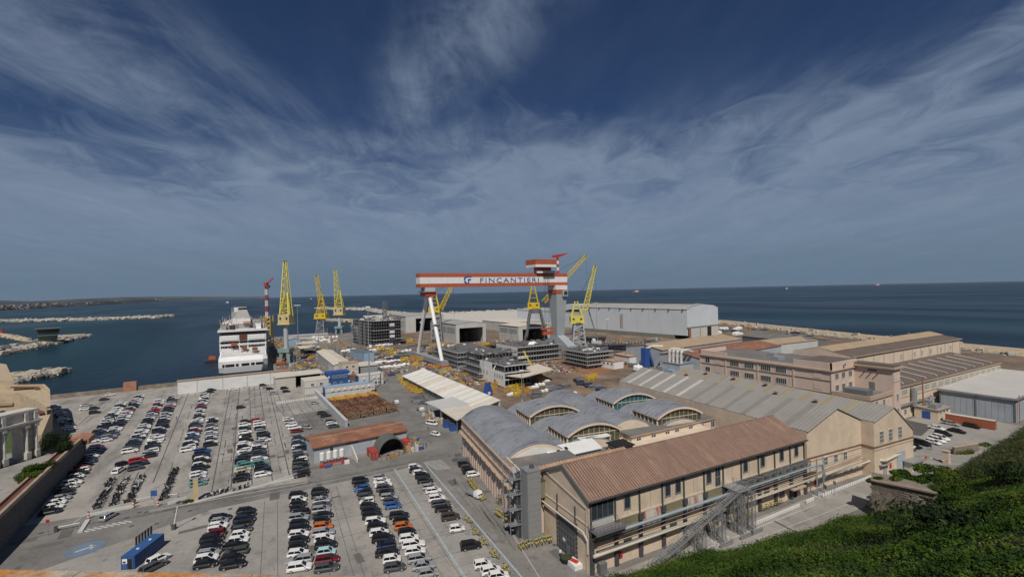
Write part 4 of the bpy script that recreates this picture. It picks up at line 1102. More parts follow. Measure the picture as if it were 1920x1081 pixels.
M().box(16.6, -13.6, 21.6, 23.9, 1.9, 22.3).obj('roof', MT['trim'], tw); M().box(17.3, -13, 22.3, 23.2, 1.2, 22.9).obj('parapet', MT['darkroof'], tw)
for y in (-7.8, -5.6, -3.4): M().bar((17.5, y, 19.2), (16.5, y, 19.6), .3).obj('lamp', MT['darksteel'], tw)
M().box(17.4, -6.8, 12.75, 17.5, -5, 15.9).obj('door', MT['steel'], tw); M().box(17.4, -7.5, 20.2, 17.5, -4.6, 20.8).obj('louvre', MT['darksteel'], tw)
window(tw, 20.2, -12.84, 9.6, 1.3, 2.6, nx=2); window(tw, 20.2, -12.84, 4.6, 1.3, 2.2, nx=2)
for x in (18.4, 20.2, 22): M().box(x - .25, -12.9, 18.4, x + .25, -12.82, 18.8).obj('vent', MT['cwhite'], tw)
M().box(17.4, -12.9, 16.7, 23.1, -12.82, 17).obj('string_course', MT['trim'], tw)

# ---- long halls at right
K3 = thing('long_workshop', 'long low cream workshop with a dark brown roof crossed by thin white strips', 'building', (213, 80.2, 0), -2.2)
M().box(0, 0, 0, 112, 18, 13).obj('wall', MT['cream2'], K3)
m = M(); corr(m, (0, 19, 16.4), (112, 19, 16.4), (112.5, -.6, 13.1), (0, -.6, 13.1), 90, .06); m.obj('roof', MT['darkroof'], K3)
for i in range(11):
    x = 5 + i * 10
    M().bar((x, 2, 13.85), (x + .5, 15, 15.95), .35, .3).bar((x, 2, 13.85), (x - 1.4, .6, 13.6), .35, .3).obj('roof_strip', MT['skystrip'], K3)
M().box(0, -.7, 12.7, 112.5, -.02, 13.1).obj('cornice', MT['trim'], K3)
for i in range(17):
    x = 3 + i * 6.5
    M().box(x - .3, -.16, 0, x + .3, -.02, 12.7).obj('pilaster', MT['cream2'], K3)
    window(K3, x + 3.2, -.03, 9.4, 4.4, 2.0, nx=4, m='frosted')
for z in (8.4, 4.6): M().box(0, -.2, z, 112, -.02, z + .25).obj('string_course', MT['trim'], K3)
for x in (4, 8.4, 13): window(K3, x, -.03, 1.6, 1.8, 2, nx=2)
m = M().tube([(0, -1.2, 6.2), (34, -1.2, 6.4)], .3, 7).tube([(0, -1, 5.4), (34, -1, 5.6)], .18, 6).tube([(22, -3.4, 0), (22, -3.4, 5), (34, -2, 6)], .25, 6); m.obj('pipe', MT['galv'], K3)
K4 = thing('long_hall', 'longest and tallest cream hall at right, tan ridge monitor on its brown roof', 'building', (222, 97.5, 0), -1.6)
M().box(2, 0, 0, 117, 24, 22.6).obj('wall', MT['cream2'], K4)
m = M(); corr(m, (2, 7, 23.9), (117.5, 7, 23.9), (117.8, -.6, 22.6), (2, -.6, 22.6), 90, .06); m.obj('roof', MT['darkroof'], K4)
m = M(); corr(m, (2, 13, 25.7), (117.5, 13, 25.7), (117.5, 7, 24.2), (2, 7, 24.2), 60, .05); corr(m, (2, 13, 25.7), (117.5, 13, 25.7), (117.5, 24.5, 22.8), (2, 24.5, 22.8), 60, .05); m.obj('monitor_roof', MT['tanroof'], K4)
for x_ in (2, 116.6): M().prism([(0, 22.6), (24, 22.6), (13, 25.5), (7, 23.8)], 'x', x_, x_ + .4).obj('gable', MT['cream2'], K4)
M().box(2, -.7, 22.2, 117.8, -.02, 22.6).obj('cornice', MT['trim'], K4)
for i in range(13):
    x = 3 + i * 9.4
    M().box(x - .15, -.14, 14, x + .15, -.02, 22.2).obj('pilaster', MT['trim'], K4)
for x in (48, 62, 70, 80, 92, 104): window(K4, x, -.03, 17.6, 1.8, 2.2, nx=2, m='frosted')
for x in (10, 30, 52, 70, 90): M().cyl((x, 12.6, 25.5), (x, 12.6, 26.6), .4, .4, 7).obj('roof_vent', MT['galv'], K4)
K5 = thing('grey_shed', 'low grey metal shed with a pale flat roof at the right edge', 'shed', (250.8, 54.6, 0), 0)
M().box(0, 0, 0, 75, 22, 8.7).obj('wall', MT['greyblue'], K5)
m = M(); corr(m, (-.6, -.6, 9.1), (-.6, 22.6, 9.4), (76, 22.6, 9.7), (76, -.6, 9.4), 24, .05); m.obj('roof', MT['palegrey'], K5)
M().box(-.7, -.7, 8.5, -.02, 22.7, 9.2).obj('fascia', MT['galv'], K5); M().box(-.02, -.7, 8.5, 76, -.02, 9.2).obj('fascia', MT['galv'], K5)
for y in (.2, 11, 21.8): M().box(-.25, y - .2, 0, -.02, y + .2, 8.5).obj('post', MT['steel'], K5)
m = M()
for k in range(12): m.box(-.06, 1 + k * 1.8, 0, -.02, 1.1 + k * 1.8, 8.5)
m.obj('sheet_ribs', MT['greyblue'], K5)
m = M().bar((1, -.6, 0), (1, -.6, 10.5), .1).bar((1.6, -.6, 0), (1.6, -.6, 10.5), .1)
for k in range(20): m.bar((1, -.6, .4 + k * .5), (1.6, -.6, .4 + k * .5), .06)
m.obj('ladder', MT['contrust'], K5)
K6 = thing('boiler_house', 'small cream boiler house with a tall thin rusty chimney and duct on its roof', 'building', (231.2, 71.2, 0), -2)
M().box(0, 0, 0, 11, 7.5, 4).obj('wall', MT['cream2'], K6); m = M(); corr(m, (-.4, 7.9, 4.5), (11.5, 7.9, 4.5), (11.5, -.5, 4.1), (-.4, -.5, 4.1), 18, .06); m.obj('roof', MT['greyroof'], K6)
M().box(-.08, 2.4, 0, -.02, 5, 3).obj('door', MT['blue'], K6)
for x in (2, 5, 8): window(K6, x, -.03, 2.6, 1.3, .8, nx=1)
M().cyl((3, 5.6, 4.4), (3, 5.6, 15.5), .28, .22, 8).obj('chimney', MT['contrust'], K6)
M().tube([(-1, 7, 4.4), (-1, 7, 10.8), (.2, 9, 11.5), (.2, 9.6, 8)], .9, 9).obj('duct', MT['galv'], K6)
m = M().box(1, 1, 4.4, 3.4, 3, 5.9).box(4, 1.2, 4.4, 7, 3.2, 5.6).box(5, 4, 4.4, 7.5, 6, 6.4); m.obj('roof_plant', MT['galv'], K6)
M().tube([(7, 5, 5.4), (13, 6.4, 6.5), (15, 7.5, 6.6)], .4, 8).obj('duct', MT['galv'], K6)
# ================================================================== SHIPYARD
def pd(px, py, ref, extra=0.0):
    """the point seen at a photograph position as far ahead of the camera as a reference point"""
    f_ = Vector((.5, .866, 0)); d = CR @ Vector(((px - 960) / F, (540.5 - py) / F, -1))
    t_ = ((ref[0] * .5 + ref[1] * .866) + extra) / (d.x * .5 + d.y * .866)
    return Vector((d.x * t_, d.y * t_, H + d.z * t_))
def shed(name, label, x, y, L_, W_, h, rz=0, wall='hallgrey', roof='hallroof', rise=1.5, mode='mono', cat='building', n=20, group=None, over=.5, along='x'):
    a = thing(name, label, cat, (x, y, 0), rz, group)
    m = M()
    if mode == 'gable':
        m.prism([(0, 0), (W_, 0), (W_, h), (W_ / 2, h + rise), (0, h)], 'x', 0, L_).obj('wall', MT[wall], a)
        r = M(); corr(r, (-over, W_ / 2, h + rise + .2), (L_ + over, W_ / 2, h + rise + .2), (L_ + over, -over, h + .1), (-over, -over, h + .1), n, .06)
        corr(r, (-over, W_ / 2, h + rise + .2), (L_ + over, W_ / 2, h + rise + .2), (L_ + over, W_ + over, h + .1), (-over, W_ + over, h + .1), n, .06)
    elif mode == 'gabley':
        m.prism([(0, 0), (L_, 0), (L_, h), (L_ / 2, h + rise), (0, h)], 'y', 0, W_).obj('wall', MT[wall], a)
        r = M()
        for xe in (-over, L_ + over): corr(r, (L_ / 2, -over, h + rise + .2), (L_ / 2, W_ + over, h + rise + .2), (xe, W_ + over, h + .1), (xe, -over, h + .1), n, .06)
    else:
        m.prism([(0, 0), (W_, 0), (W_, h + rise), (0, h)], 'x', 0, L_).obj('wall', MT[wall], a)
        r = M(); corr(r, (-over, W_ + over, h + rise + .25), (L_ + over, W_ + over, h + rise + .25), (L_ + over, -over, h + .25), (-over, -over, h + .25), n, .05)
    r.obj('roof', MT[roof], a)
    return a
def portal_hall(name, label, x, y, L_, W_, h, rise, opening, wall='hallgrey', roof='hallroof', band=True, rz=0):
    """hall with an open front (facing -y): frame, side and rear walls, roof"""
    a = thing(name, label, 'building', (x, y, 0), rz)
    o0, o1, oh = opening
    M().box(0, .5, 0, 1.2, W_, h).obj('wall', MT[wall], a); M().box(L_ - 1.2, .5, 0, L_, W_, h).obj('wall', MT[wall], a); M().box(1.2, W_ - 1, 0, L_ - 1.2, W_, h).obj('wall', MT[wall], a)
    m = M().box(-.2, -.3, 0, o0, .48, h).box(o1, -.3, 0, L_ + .2, .48, h).box(o0, -.3, oh, o1, .48, h); m.prism([(-.2, h), (L_ + .2, h), (L_ / 2, h + rise)], 'y', -.3, .48)
    m.obj('front_frame', MT[wall], a)
    r = M()
    for xe in (-.6, L_ + .6): corr(r, (L_ / 2, -.6, h + rise + .2), (L_ / 2, W_ + .6, h + rise + .2), (xe, W_ + .6, h + .1), (xe, -.6, h + .1), 24, .06)
    r.obj('roof', MT[roof], a)
    if band:
        k = max(2, int(W_ / 26))
        for i in range(k): y0 = 2 + i * (W_ - 3) / k; M().box(-.12, y0 + 1, h * .52, -.02, y0 + (W_ - 3) / k - 1.5, h * .82).obj('window_band', MT['frosted'], a)
    m = M()
    for i in range(3): m.cbox(o0 + (o1 - o0) * (.2 + .3 * i), W_ * .45, 0, 5, 8, h * .35 + i)
    m.obj('half_built_section', MT['blocksteel'], a)
    return a
# ---- halls
a = thing('assembly_hall', 'huge white assembly hall with a rust stain down its long side', 'building', (391, 317, 0), 5)
M().box(0, 0, 4.2, 57, 158, 31.2).obj('wall', MT['hallwhite'], a); M().box(-.25, 16, 0, 56.5, 158, 4.2).obj('base_wall', MT['hallgreen'], a)
m = M(); A = [(-.5, 31.1), (9, 34.2), (28, 36.2), (48, 34.4), (57.5, 31.6)]
for k in range(4): corr(m, (A[k][0], -.4, A[k][1] + .15), (A[k][0], 158.4, A[k][1] + .15), (A[k + 1][0], 158.4, A[k + 1][1] + .15), (A[k + 1][0], -.4, A[k + 1][1] + .15), 40, .08)
m.obj('roof', MT['hallroof'], a)
M().prism([(p[0] * .985 + .3, p[1]) for p in A] + [(57, 31), (0, 31)], 'y', -.05, .4).obj('gable', MT['hallwhite'], a)
M().box(24, 8, 36, 33, 150, 37.2).obj('ridge_vent', MT['darksteel'], a)
m = M()
for i in range(9): m.box(-1.4, 4 + i * 17, 30.4, -.02, 5.2 + i * 17, 31.6)
m.obj('gutter_hopper', MT['darksteel'], a)
for i in range(1, 10): M().box(-.12, i * 16, 4.3, -.02, i * 16 + .35, 31).obj('panel_joint', MT['hallgrey'], a)
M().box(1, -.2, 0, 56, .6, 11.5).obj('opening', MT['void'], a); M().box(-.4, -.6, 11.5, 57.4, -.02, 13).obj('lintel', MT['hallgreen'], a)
for x, w_, m_ in ((2.5, 3, 'contrust'), (6, 16, 'hallgrey'), (23, 12, 'beige'), (43, 13, 'beige')): M().box(x, -.5, 0, x + w_, -.22, 11.4).obj('door_leaf', MT[m_], a)
st_ = mat('rust_stain', (.42, .41, .38), .8, .05, .2, col2=(.26, .15, .07), lo=.4, hi=.7, scale2=.25, stretch2=(1, 1, .2))
M().box(-.09, 86, 7, -.03, 90.5, 24).obj('rust_streak', st_, a)
a = thing('assembly_hall', 'long pale hall continuing behind the gantry crane leg, stained low roof', 'building', (407, 482, 0), 3)
M().box(0, 0, 0, 48, 190, 22).obj('wall', MT['hallwhite'], a); m = M(); corr(m, (-.5, -.5, 22.1), (-.5, 190.5, 22.1), (24, 190.5, 26), (24, -.5, 26), 40, .08); corr(m, (48.5, -.5, 22.1), (48.5, 190.5, 22.1), (24, 190.5, 26), (24, -.5, 26), 40, .08); m.obj('roof', MT['hallroof'], a)
M().box(-.6, 10, 26, 34, 66, 33).obj('raised_bay', MT['hallwhite'], a)
portal_hall('block_hall', 'grey portal hall with a wide open front behind the gantry crane legs', 187, 443, 34.5, 78, 20.6, 1.8, (3.5, 31, 16.4))
portal_hall('block_hall', 'smaller cream portal hall left of the grey slewing crane legs, its front open', 247, 416, 40, 44, 16.4, 1, (5, 37, 13), roof='beige')
portal_hall('block_hall', 'dark-mouthed hall beside the hull under construction', 187, 620, 56, 90, 22.5, 2, (14, 53, 19), band=False)
shed('store_shed', 'low white-roofed store beyond the portal halls', 300, 520, 60, 90, 12, wall='hallgrey', roof='beige', mode='gabley')
a = shed('fabrication_hall', 'wide grey fabrication hall with rust-coloured roof sheets behind the pink office', 237, 182, 96, 31, 10.5, rz=4, wall='greyblue', roof='rustsheet', mode='gable', rise=2.4, n=34)
M().box(-.1, 2, .2, -.02, 8, 6).obj('door', MT['cgreyL'], a)
shed('fabrication_hall', 'second rust-roofed grey hall, behind and left of the first', 240, 215, 98, 32, 12.2, rz=4, wall='greyblue', roof='tanroof', mode='gable', rise=2.6, n=34)
shed('old_shed', 'old shed with a stained dark grey roof near the sea wall', 392, 207, 30, 60, 7, rz=-12, wall='steel', roof='felt', mode='gabley', rise=3)
shed('old_shed', 'long tan-roofed shed beside the sea wall', 350, 205, 60, 26, 8, rz=-3, wall='hallgrey', roof='tanroof', mode='gable', rise=2)
shed('site_office', 'small white flat office with dark windows out in the yard', 232, 238, 12, 16, 6, wall='whitesheet', roof='rustroof', rise=.3)
for k in range(4): M().box(231.9, 240 + k * 3.6, 3.6, 231.97, 241.6 + k * 3.6, 5).obj('window', MT['glass'], None) if False else None
# dust extraction plant
a = thing('dust_extractor', 'grey extraction plant with four white swan-neck ducts', 'machinery', (222, 186, 0), 0)
M().box(0, 0, 0, 12, 13, 8).obj('housing', MT['greyblue'], a); M().box(-.3, -.3, 8, 12.3, 13.3, 8.4).obj('roof', MT['galv'], a)
for k in range(4): M().tube([(3 + k * .2, 1.5 + k * 3.1, 8), (3 + k * .2, 1.5 + k * 3.1, 14.4), (4.4, 1.5 + k * 3.1, 15.8), (8.5, 1.5 + k * 3.1, 16), (13, 1.5 + k * 3.1, 14.5)], .85, 9).obj('duct', MT['offwhite'], a)
M().box(-3, 3, 0, -.2, 8, 4.6).obj('cabinet', MT['lightblue'], a); M().box(-5, 9, 0, -.4, 13, 6).obj('hopper', MT['cgrey'], a)
a = thing('elevator_tower', 'dark blue elevator tower leaning ducts beside the grey fabrication hall', 'machinery', (230, 221, 0), 0)
M().box(0, 0, 0, 4, 4, 13.5).obj('casing', MT['blue'], a); M().bar((4, 2, 13), (9, 2, 1), 1.6).obj('chute', MT['blue'], a); M().tube([(4, 4, 12.6), (12, 4, 14), (18, 1, 13.6)], .9, 8).obj('duct', MT['offwhite'], a); M().bar((2, 2, 13.5), (2, 2, 20), .5).obj('mast', MT['darksteel'], a)
a = thing('silo_group', 'low cluster of white tanks in front of the blue elevator tower', 'tank', (216, 214, 0))
for k, (x, y) in enumerate(((0, 0), (3.4, 1), (1.6, 4), (5, 4.6))): M().cyl((x, y, 1), (x, y, 3.4), 1.5, 1.5, 12).cyl((x, y, 3.4), (x, y, 4.2), 1.5, .4, 12).cyl((x, y, 0), (x, y, 1), .4, 1.4, 12).obj('tank', MT['cwhite'], a)

# ---- gantry crane
def gantry():
    a = thing('gantry_crane', 'giant red and white gantry crane spanning the building dock', 'crane', (0, 0, 0))
    X0, X1, Yc = 113.0, 253.0, 341.0
    zb, zt = 58.7, 69.2; wy = 4.6
    bm = M().box(X0, Yc - wy, zb, X1, Yc + wy, zt).obj('girder', MT['cwhite'], a)
    M().box(X0 - .1, Yc - wy - .12, zb - .1, X1 + .1, Yc + wy + .12, zb + 2.7).obj('red_band', MT['corange'], bm)
    M().box(X0 - .1, Yc - wy - .12, zt - 2.7, X1 + .1, Yc + wy + .12, zt + .1).obj('red_band', MT['corange'], bm)
    m = M()
    for y in (Yc - wy, Yc + wy):
        m.bar((X0, y, zt + 1.2), (X1, y, zt + 1.2), .12)
        for k in range(48): m.bar((X0 + (X1 - X0) * k / 47, y, zt), (X0 + (X1 - X0) * k / 47, y, zt + 1.2), .1)
    m.obj('railing', MT['corange'], a)
    m = M()
    for k in range(9): m.box(X0 + (X1 - X0) * k / 9 + 7, Yc - wy - .06, zb + 2.7, X0 + (X1 - X0) * k / 9 + 7.15, Yc - wy - .01, zt - 2.7)
    m.obj('plate_joint', MT['cgreyL'], bm)
    # hinged leg
    hx = 121.0
    M().box(hx - 4, Yc - 5, zb - 3.2, hx + 4, Yc + 5, zb - .2).obj('head', MT['cgreyL'], a); M().box(hx - 4.4, Yc - 6, zb - 7, hx + 4.4, Yc + 6, zb - 3.9).obj('pivot', MT['cred'], a); M().box(hx - 6, Yc - 7, zb - 3.9, hx + 6, Yc + 7, zb - 3.3).obj('walkway', MT['galv'], a)
    for s_ in (-1, 1):
        lg = M().cyl((hx, Yc + s_ * 27, 4), (hx, Yc + s_ * 3.4, zb - 6.8), 1.4, 1.5, 14).obj('leg', MT['cwhite'], a, smooth=False)
        M().cyl((hx, Yc + s_ * 16, 30), (hx, Yc + s_ * 15.7, 30.7), 1.8, 1.8, 14).obj('flange', MT['cgreyL'], lg)
    M().box(hx - 3, Yc - 32, 1.6, hx + 3, Yc + 32, 5).obj('sill_beam', MT['cgrey'], a)
    for y in (-26, 26):
        for d in (-4, 4): M().box(hx - 3.2, Yc + y + d - 3, 0, hx + 3.2, Yc + y + d + 3, 1.9).obj('bogie', MT['corange'], a)
    # fixed leg
    fx = 245.0
    M().loft([[(fx + x, Yc + y, 12) for x, y in ((-4, -3.6), (4, -3.6), (4, 3.6), (-4, 3.6))], [(fx + x, Yc + y, 46) for x, y in ((-5.5, -6), (5.5, -6), (5.5, 6), (-5.5, 6))], [(fx + x, Yc + y, zb - 5) for x, y in ((-6, -6.4), (6, -6.4), (6, 6.4), (-6, 6.4))]]).obj('fixed_leg', MT['legteal'], a)
    M().box(fx - 5.9, Yc - 6.3, 27, fx + 5.9, Yc + 6.3, 27.2).obj('joint_line', MT['darksteel'], a) if False else None
    M().box(fx - 6.2, Yc - 6.6, zb - 7.5, fx + 6.2, Yc + 6.6, zb - 4).obj('red_collar', MT['corange'], a); M().box(fx - 6.3, Yc - 6.7, zb - 4, fx + 6.3, Yc + 6.7, zb - .15).obj('white_collar', MT['cwhite'], a)
    M().box(fx + .5, Yc - 8.4, zb - 10, fx + 5.6, Yc - 6.7, zb - 4.6).obj('cabin', MT['cgreyL'], a); M().box(fx + 1.2, Yc - 8.5, zb - 9, fx + 5, Yc - 8.4, zb - 5.6).obj('cabin_glass', MT['glass'], a)
    M().loft([[(fx + x, Yc + y, 2) for x, y in ((-4.6, -20), (4.6, -20), (4.6, 20), (-4.6, 20))], [(fx + x, Yc + y, 5) for x, y in ((-4.6, -20), (4.6, -20), (4.6, 20), (-4.6, 20))], [(fx + x, Yc + y, 13) for x, y in ((-4.1, -4), (4.1, -4), (4.1, 4), (-4.1, 4))]]).obj('fixed_leg_foot', MT['legteal'], a)
    for y in (-17, -9, 9, 17): M().box(fx - 3, Yc + y - 3, 0, fx + 3, Yc + y + 3, 2).obj('bogie', MT['rustsheet'], a)
    # trolley house
    tx0, tx1 = 216, 238
    t_ = M().box(tx0, Yc - 9, zt + 5.6, tx1, Yc + 7, zt + 8.2).obj('trolley', MT['cwhite'], a)
    M().box(tx0 - .2, Yc - 9.2, zt + 8.2, tx1 + .2, Yc + 7.2, zt + 12.4).obj('trolley_house', MT['corange'], t_)
    M().box(tx0 + 7, Yc - 5, zt + 2.4, tx1 - 3, Yc + 5, zt + 5.6).obj('machinery', MT['cred'], t_); M().box(tx0 + 9, Yc - 8, zt + .2, tx1 - 1, Yc + 8, zt + 2.4).obj('undercarriage', MT['darksteel'], t_); M().box(tx0 + 3, Yc - 6.5, zt + .4, tx0 + 9, Yc - 4, zt + 2.6).obj('cabinet', MT['cwhite'], t_)
    m = M()
    for x in (226, 227.4, 230, 231.4): m.bar((x, Yc - 6.5, zt), (x, Yc - 6.5, 18), .16)
    m.obj('hoist_rope', MT['darksteel'], t_); M().box(223.5, Yc - 8, 15, 234, Yc - 5, 18).box(222, Yc - 7.4, 19.5, 236, Yc - 5.6, 21).obj('hook_block', MT['corange'], t_)
    # small jib crane on top
    j = M()
    for k in range(5):
        j.k = k % 2; j.cyl((246, Yc, zt + k * 3), (246, Yc, zt + 3 + k * 3), 1.1, 1.1, 10)
    j.obj('service_crane_mast', [MT['cred'], MT['cwhite']], a)
    M().prism([(239, zt + 14.8), (241, zt + 17), (257, zt + 19.4), (257.4, zt + 18.8), (246, zt + 15)], 'y', Yc - 1, Yc + 1).obj('service_crane_jib', MT['cred'], a)
    # lettering
    cu = bpy.data.curves.new('lettering', 'FONT'); cu.body = 'FINCANTIERI'; cu.size = 5.6; cu.extrude = .05; cu.space_character = 1.25
    to = bpy.data.objects.new('lettering_curve', cu); COL.objects.link(to)
    bpy.context.view_layer.update()
    me = bpy.data.meshes.new_from_object(to.evaluated_get(bpy.context.evaluated_depsgraph_get()))
    bpy.data.objects.remove(to); me.name = 'lettering'
    co = np.empty(len(me.vertices) * 3); me.vertices.foreach_get('co', co); co = co.reshape(-1, 3)
    w_ = co[:, 0].max() - co[:, 0].min()
    me.materials.clear(); me.materials.append(MT['logo'])
    o = put(me, 'lettering', bm, (163.5, Yc - wy - .2, zb + 3.1)); o.rotation_euler = (math.pi / 2, 0, 0); o.scale = (57.5 / w_, 1, 1)
    # emblem: a rounded hook shape with a bar
    e = M(); ex, ez = 153.0, zb + 2.2
    A = [(ex + 3 * math.cos(t), ez + 3.2 + 2.9 * math.sin(t)) for t in np.linspace(math.pi * .5, math.pi * 1.45, 9)]
    for p_, q_ in zip(A, A[1:]): e.bar((p_[0], Yc - wy - .2, p_[1]), (q_[0], Yc - wy - .2, q_[1]), .1, 1.3)
    e.box(ex, Yc - wy - .25, ez + 5.4, ex + 3.6, Yc - wy - .15, ez + 6.4).box(ex + .2, Yc - wy - .25, ez + 3.0, ex + 3, Yc - wy - .15, ez + 4).box(ex + .2, Yc - wy - .25, ez - .6, ex + 1.3, Yc - wy - .15, ez + 4)
    e.obj('emblem', MT['logo'], bm)
gantry()

# ---- slewing cranes
def crane(label, base, kind, zs, foot, tip, bw, col='cyellow', bcol=None, bsz=(9, 9, 6), w0=6, w1=1.6, nb=16, mast=16, extra=0, away=12, bdx=0, name='slewing_crane', pcol='cgrey', counter=True):
    b = P(*base); a = thing(name, label, 'crane', (0, 0, 0))
    fw = Vector((.5, .866, 0)); rt = Vector((.866, -.5, 0))
    def at(x, f_, z): v = Vector((b.x, b.y, 0)) + rt * x + fw * f_; return Vector((v.x, v.y, z))
    if kind == 'column':
        M().cyl(at(0, 0, zs * .38), at(0, 0, zs), bw, bw, 14).obj('column', MT['cgreyL'], a)
        m = M()
        for x in (-bw * 2, bw * 2):
            for f_ in (-bw * 2, bw * 2): m.bar(at(x, f_, 0), at(x * .8, f_ * .8, zs * .3), 2.2)
        m.obj('portal_leg', MT['sgreen'], a); c = at(0, 0, 0); M().cbox(c.x, c.y, zs * .28, bw * 5.2, bw * 5.2, zs * .1, -30).obj('portal', MT['sgreen'], a)
    elif kind == 'legs':
        m = M()
        for x in (-1, 1):
            for f_ in (-1, 1): m.bar(at(x * bw * 1.5, f_ * bw * 1.6, 0), at(x * bw * .7, f_ * bw * .7, zs - 2), 1.9)
        for x in (-1, 1): m.bar(at(x * bw * 1.1, -bw * 1.2, zs * .45), at(x * bw * 1.1, bw * 1.2, zs * .45), 1.2).bar(at(-bw * 1.1, x * bw * 1.1, zs * .45), at(bw * 1.1, x * bw * 1.1, zs * .45), 1.2)
        m.obj('portal_leg', MT[pcol], a); M().cyl(at(0, 0, zs - 5), at(0, 0, zs), bw * .8, bw * .8, 14).obj('slew_ring', MT[pcol], a)
    else:
        m = M(); m.lattice(at(0, 0, 0), at(0, 0, zs - 2), bw * 2.4, bw * 1.5, 6, .5, .9, side=(.5, .866, 0)); m.obj('lattice_base', MT[pcol], a)
        M().cyl(at(0, 0, zs - 2.4), at(0, 0, zs), bw * .9, bw * .9, 14).obj('slew_ring', MT['darksteel'], a)
    c = at(bdx, 1, 0)
    M().cbox(c.x, c.y, zs, bsz[0], bsz[1], bsz[2], -30).obj('machinery_house', MT[bcol or col], a)
    c = at(bdx, -bsz[1] / 2 + .2, 0); m = M()
    for x in (-.28, .28): e = at(bdx + x * bsz[0], -bsz[1] / 2 + .95, 0); m.cbox(e.x, e.y, zs + bsz[2] * .45, bsz[0] * .16, .2, bsz[2] * .25, -30)
    m.obj('window', MT['glass'], a)
    c = at(bdx, 1, 0); M().cbox(c.x, c.y, zs - .7, bsz[0] * 1.12, bsz[1] * 1.12, .7, -30).obj('deck', MT[col], a)
    f3 = pd(*foot, b); t3 = pd(*tip, b, away)
    m = M(); m.lattice(f3, t3, w0, w1, nb, .19 + w0 * .010, .34 + w0 * .016, side=(.5, .866, 0), hp=w0 * .55, hq=w1)
    m.obj('jib', MT[col], a)
    d = (t3 - f3).normalized(); c = t3; M().cyl(c - rt * .9, c + rt * .9, 1.3, 1.3, 10).obj('jib_head', MT['darksteel'], a)
    if mast:
        top = at(bdx, 2, zs + bsz[2] + mast); m = M()
        for x in (-.38, .38): m.bar(at(bdx + x * bsz[0], 4.4, zs + bsz[2]), top + rt * (x * 2.4), .7).bar(at(bdx + x * bsz[0], -2.6, zs + bsz[2]), top + rt * (x * 2.4), .9)
        for k in range(1, 4): q_ = k / 4; m.bar(at(bdx - .38 * bsz[0] * (1 - q_), 1 * q_, zs + bsz[2] + mast * q_), at(bdx + .38 * bsz[0] * (1 - q_), 1 * q_, zs + bsz[2] + mast * q_), .5)
        m.obj('mast', MT[col], a)
        m = M(); m.bar(top, t3, .14).bar(top + rt, t3 + rt * .4, .14); m.obj('rope', MT['darksteel'], a)
    m = M(); m.bar(t3, Vector((t3.x, t3.y, max(8, t3.z - 60))), .12); m.obj('hoist_rope', MT['darksteel'], a)
    return a
crane('tall yellow crane on a grey column, jib straight up beside the white ship', (537, 680), 'column', 32, (536.5, 592), (534.5, 491), 1.75, bsz=(9, 9, 7.4), bcol='ctan', w0=8.6, w1=1.8, mast=18, col='cpale')
crane('yellow crane on splayed grey lattice legs, middle one of three by the quay', (603, 630), 'lattice', 24, (606, 592), (593, 516), 5, bsz=(15, 11, 6), w0=6.5, w1=3, mast=26, nb=14)
crane('pale yellow crane on a slim column, right-hand one of the three beside the quay', (637, 625), 'column', 27, (637, 590), (628.5, 506), 2.1, bsz=(13, 11, 10), bcol='ctan', w0=12, w1=2.6, mast=24, col='cpale')
crane('yellow crane half hidden behind the left leg of the gantry, jib up to the girder', (820, 641), 'lattice', 33, (826, 580), (850, 530), 5, bsz=(12, 9, 6), w0=4.6, w1=3, mast=17, nb=12, bdx=-2.4)
crane('big yellow crane on dark grey legs, long jib passing behind the girder', (1005, 641), 'legs', 35.5, (1019, 566), (1099, 479), 7.6, bsz=(12.5, 10, 6.2), w0=4.5, w1=2.8, mast=20, nb=30, bdx=-1.8, away=30, pcol='steel')
crane('pale yellow crane on a grey lattice tower in front of the white assembly hall', (1085, 655), 'lattice', 24.5, (1096, 585), (1116, 498), 5.2, bsz=(12, 9, 6), w0=4.6, w1=2.2, mast=13, nb=22, col='cpale', pcol='cgreyL', bdx=-1)
# tower crane beside the ship
b = P(502, 652); a = thing('tower_crane', 'slim red and white tower crane rising from yellow scaffold stairs beside the ship', 'crane', (b.x, b.y, 0), -30)
m = M()
for k in range(7): m.k = k % 2; m.lattice((0, 0, 26 + k * 6), (0, 0, 32 + k * 6), 2, 2, 3, .25, .4, side=(0, 1, 0))
m.obj('mast', [MT['cred'], MT['cwhite']], a)
M().lattice((-1, 0, 66), (5, 4, 74), 2, 1.4, 4, .25, .4).obj('jib', MT['cred'], a); M().box(-1.6, -3, 65, 1.6, 1, 69).obj('slewing_unit', MT['cred'], a); M().box(.8, -2.6, 63.4, 3.6, .2, 66).obj('cab', MT['darksteel'], a)
m = M()
for k in range(7): z = 2 + k * 4.4; m.box(-4.6, -3, z, 4.6, 3, z + .5).bar((-4.4, -3, z), (4.4, -3, z + 4.4), .9)
for x in (-4.6, 4.6):
    for y in (-3, 3): m.bar((x, y, 0), (x, y, 34), .6)
m.obj('scaffold_stair', MT['cyellow'], a)

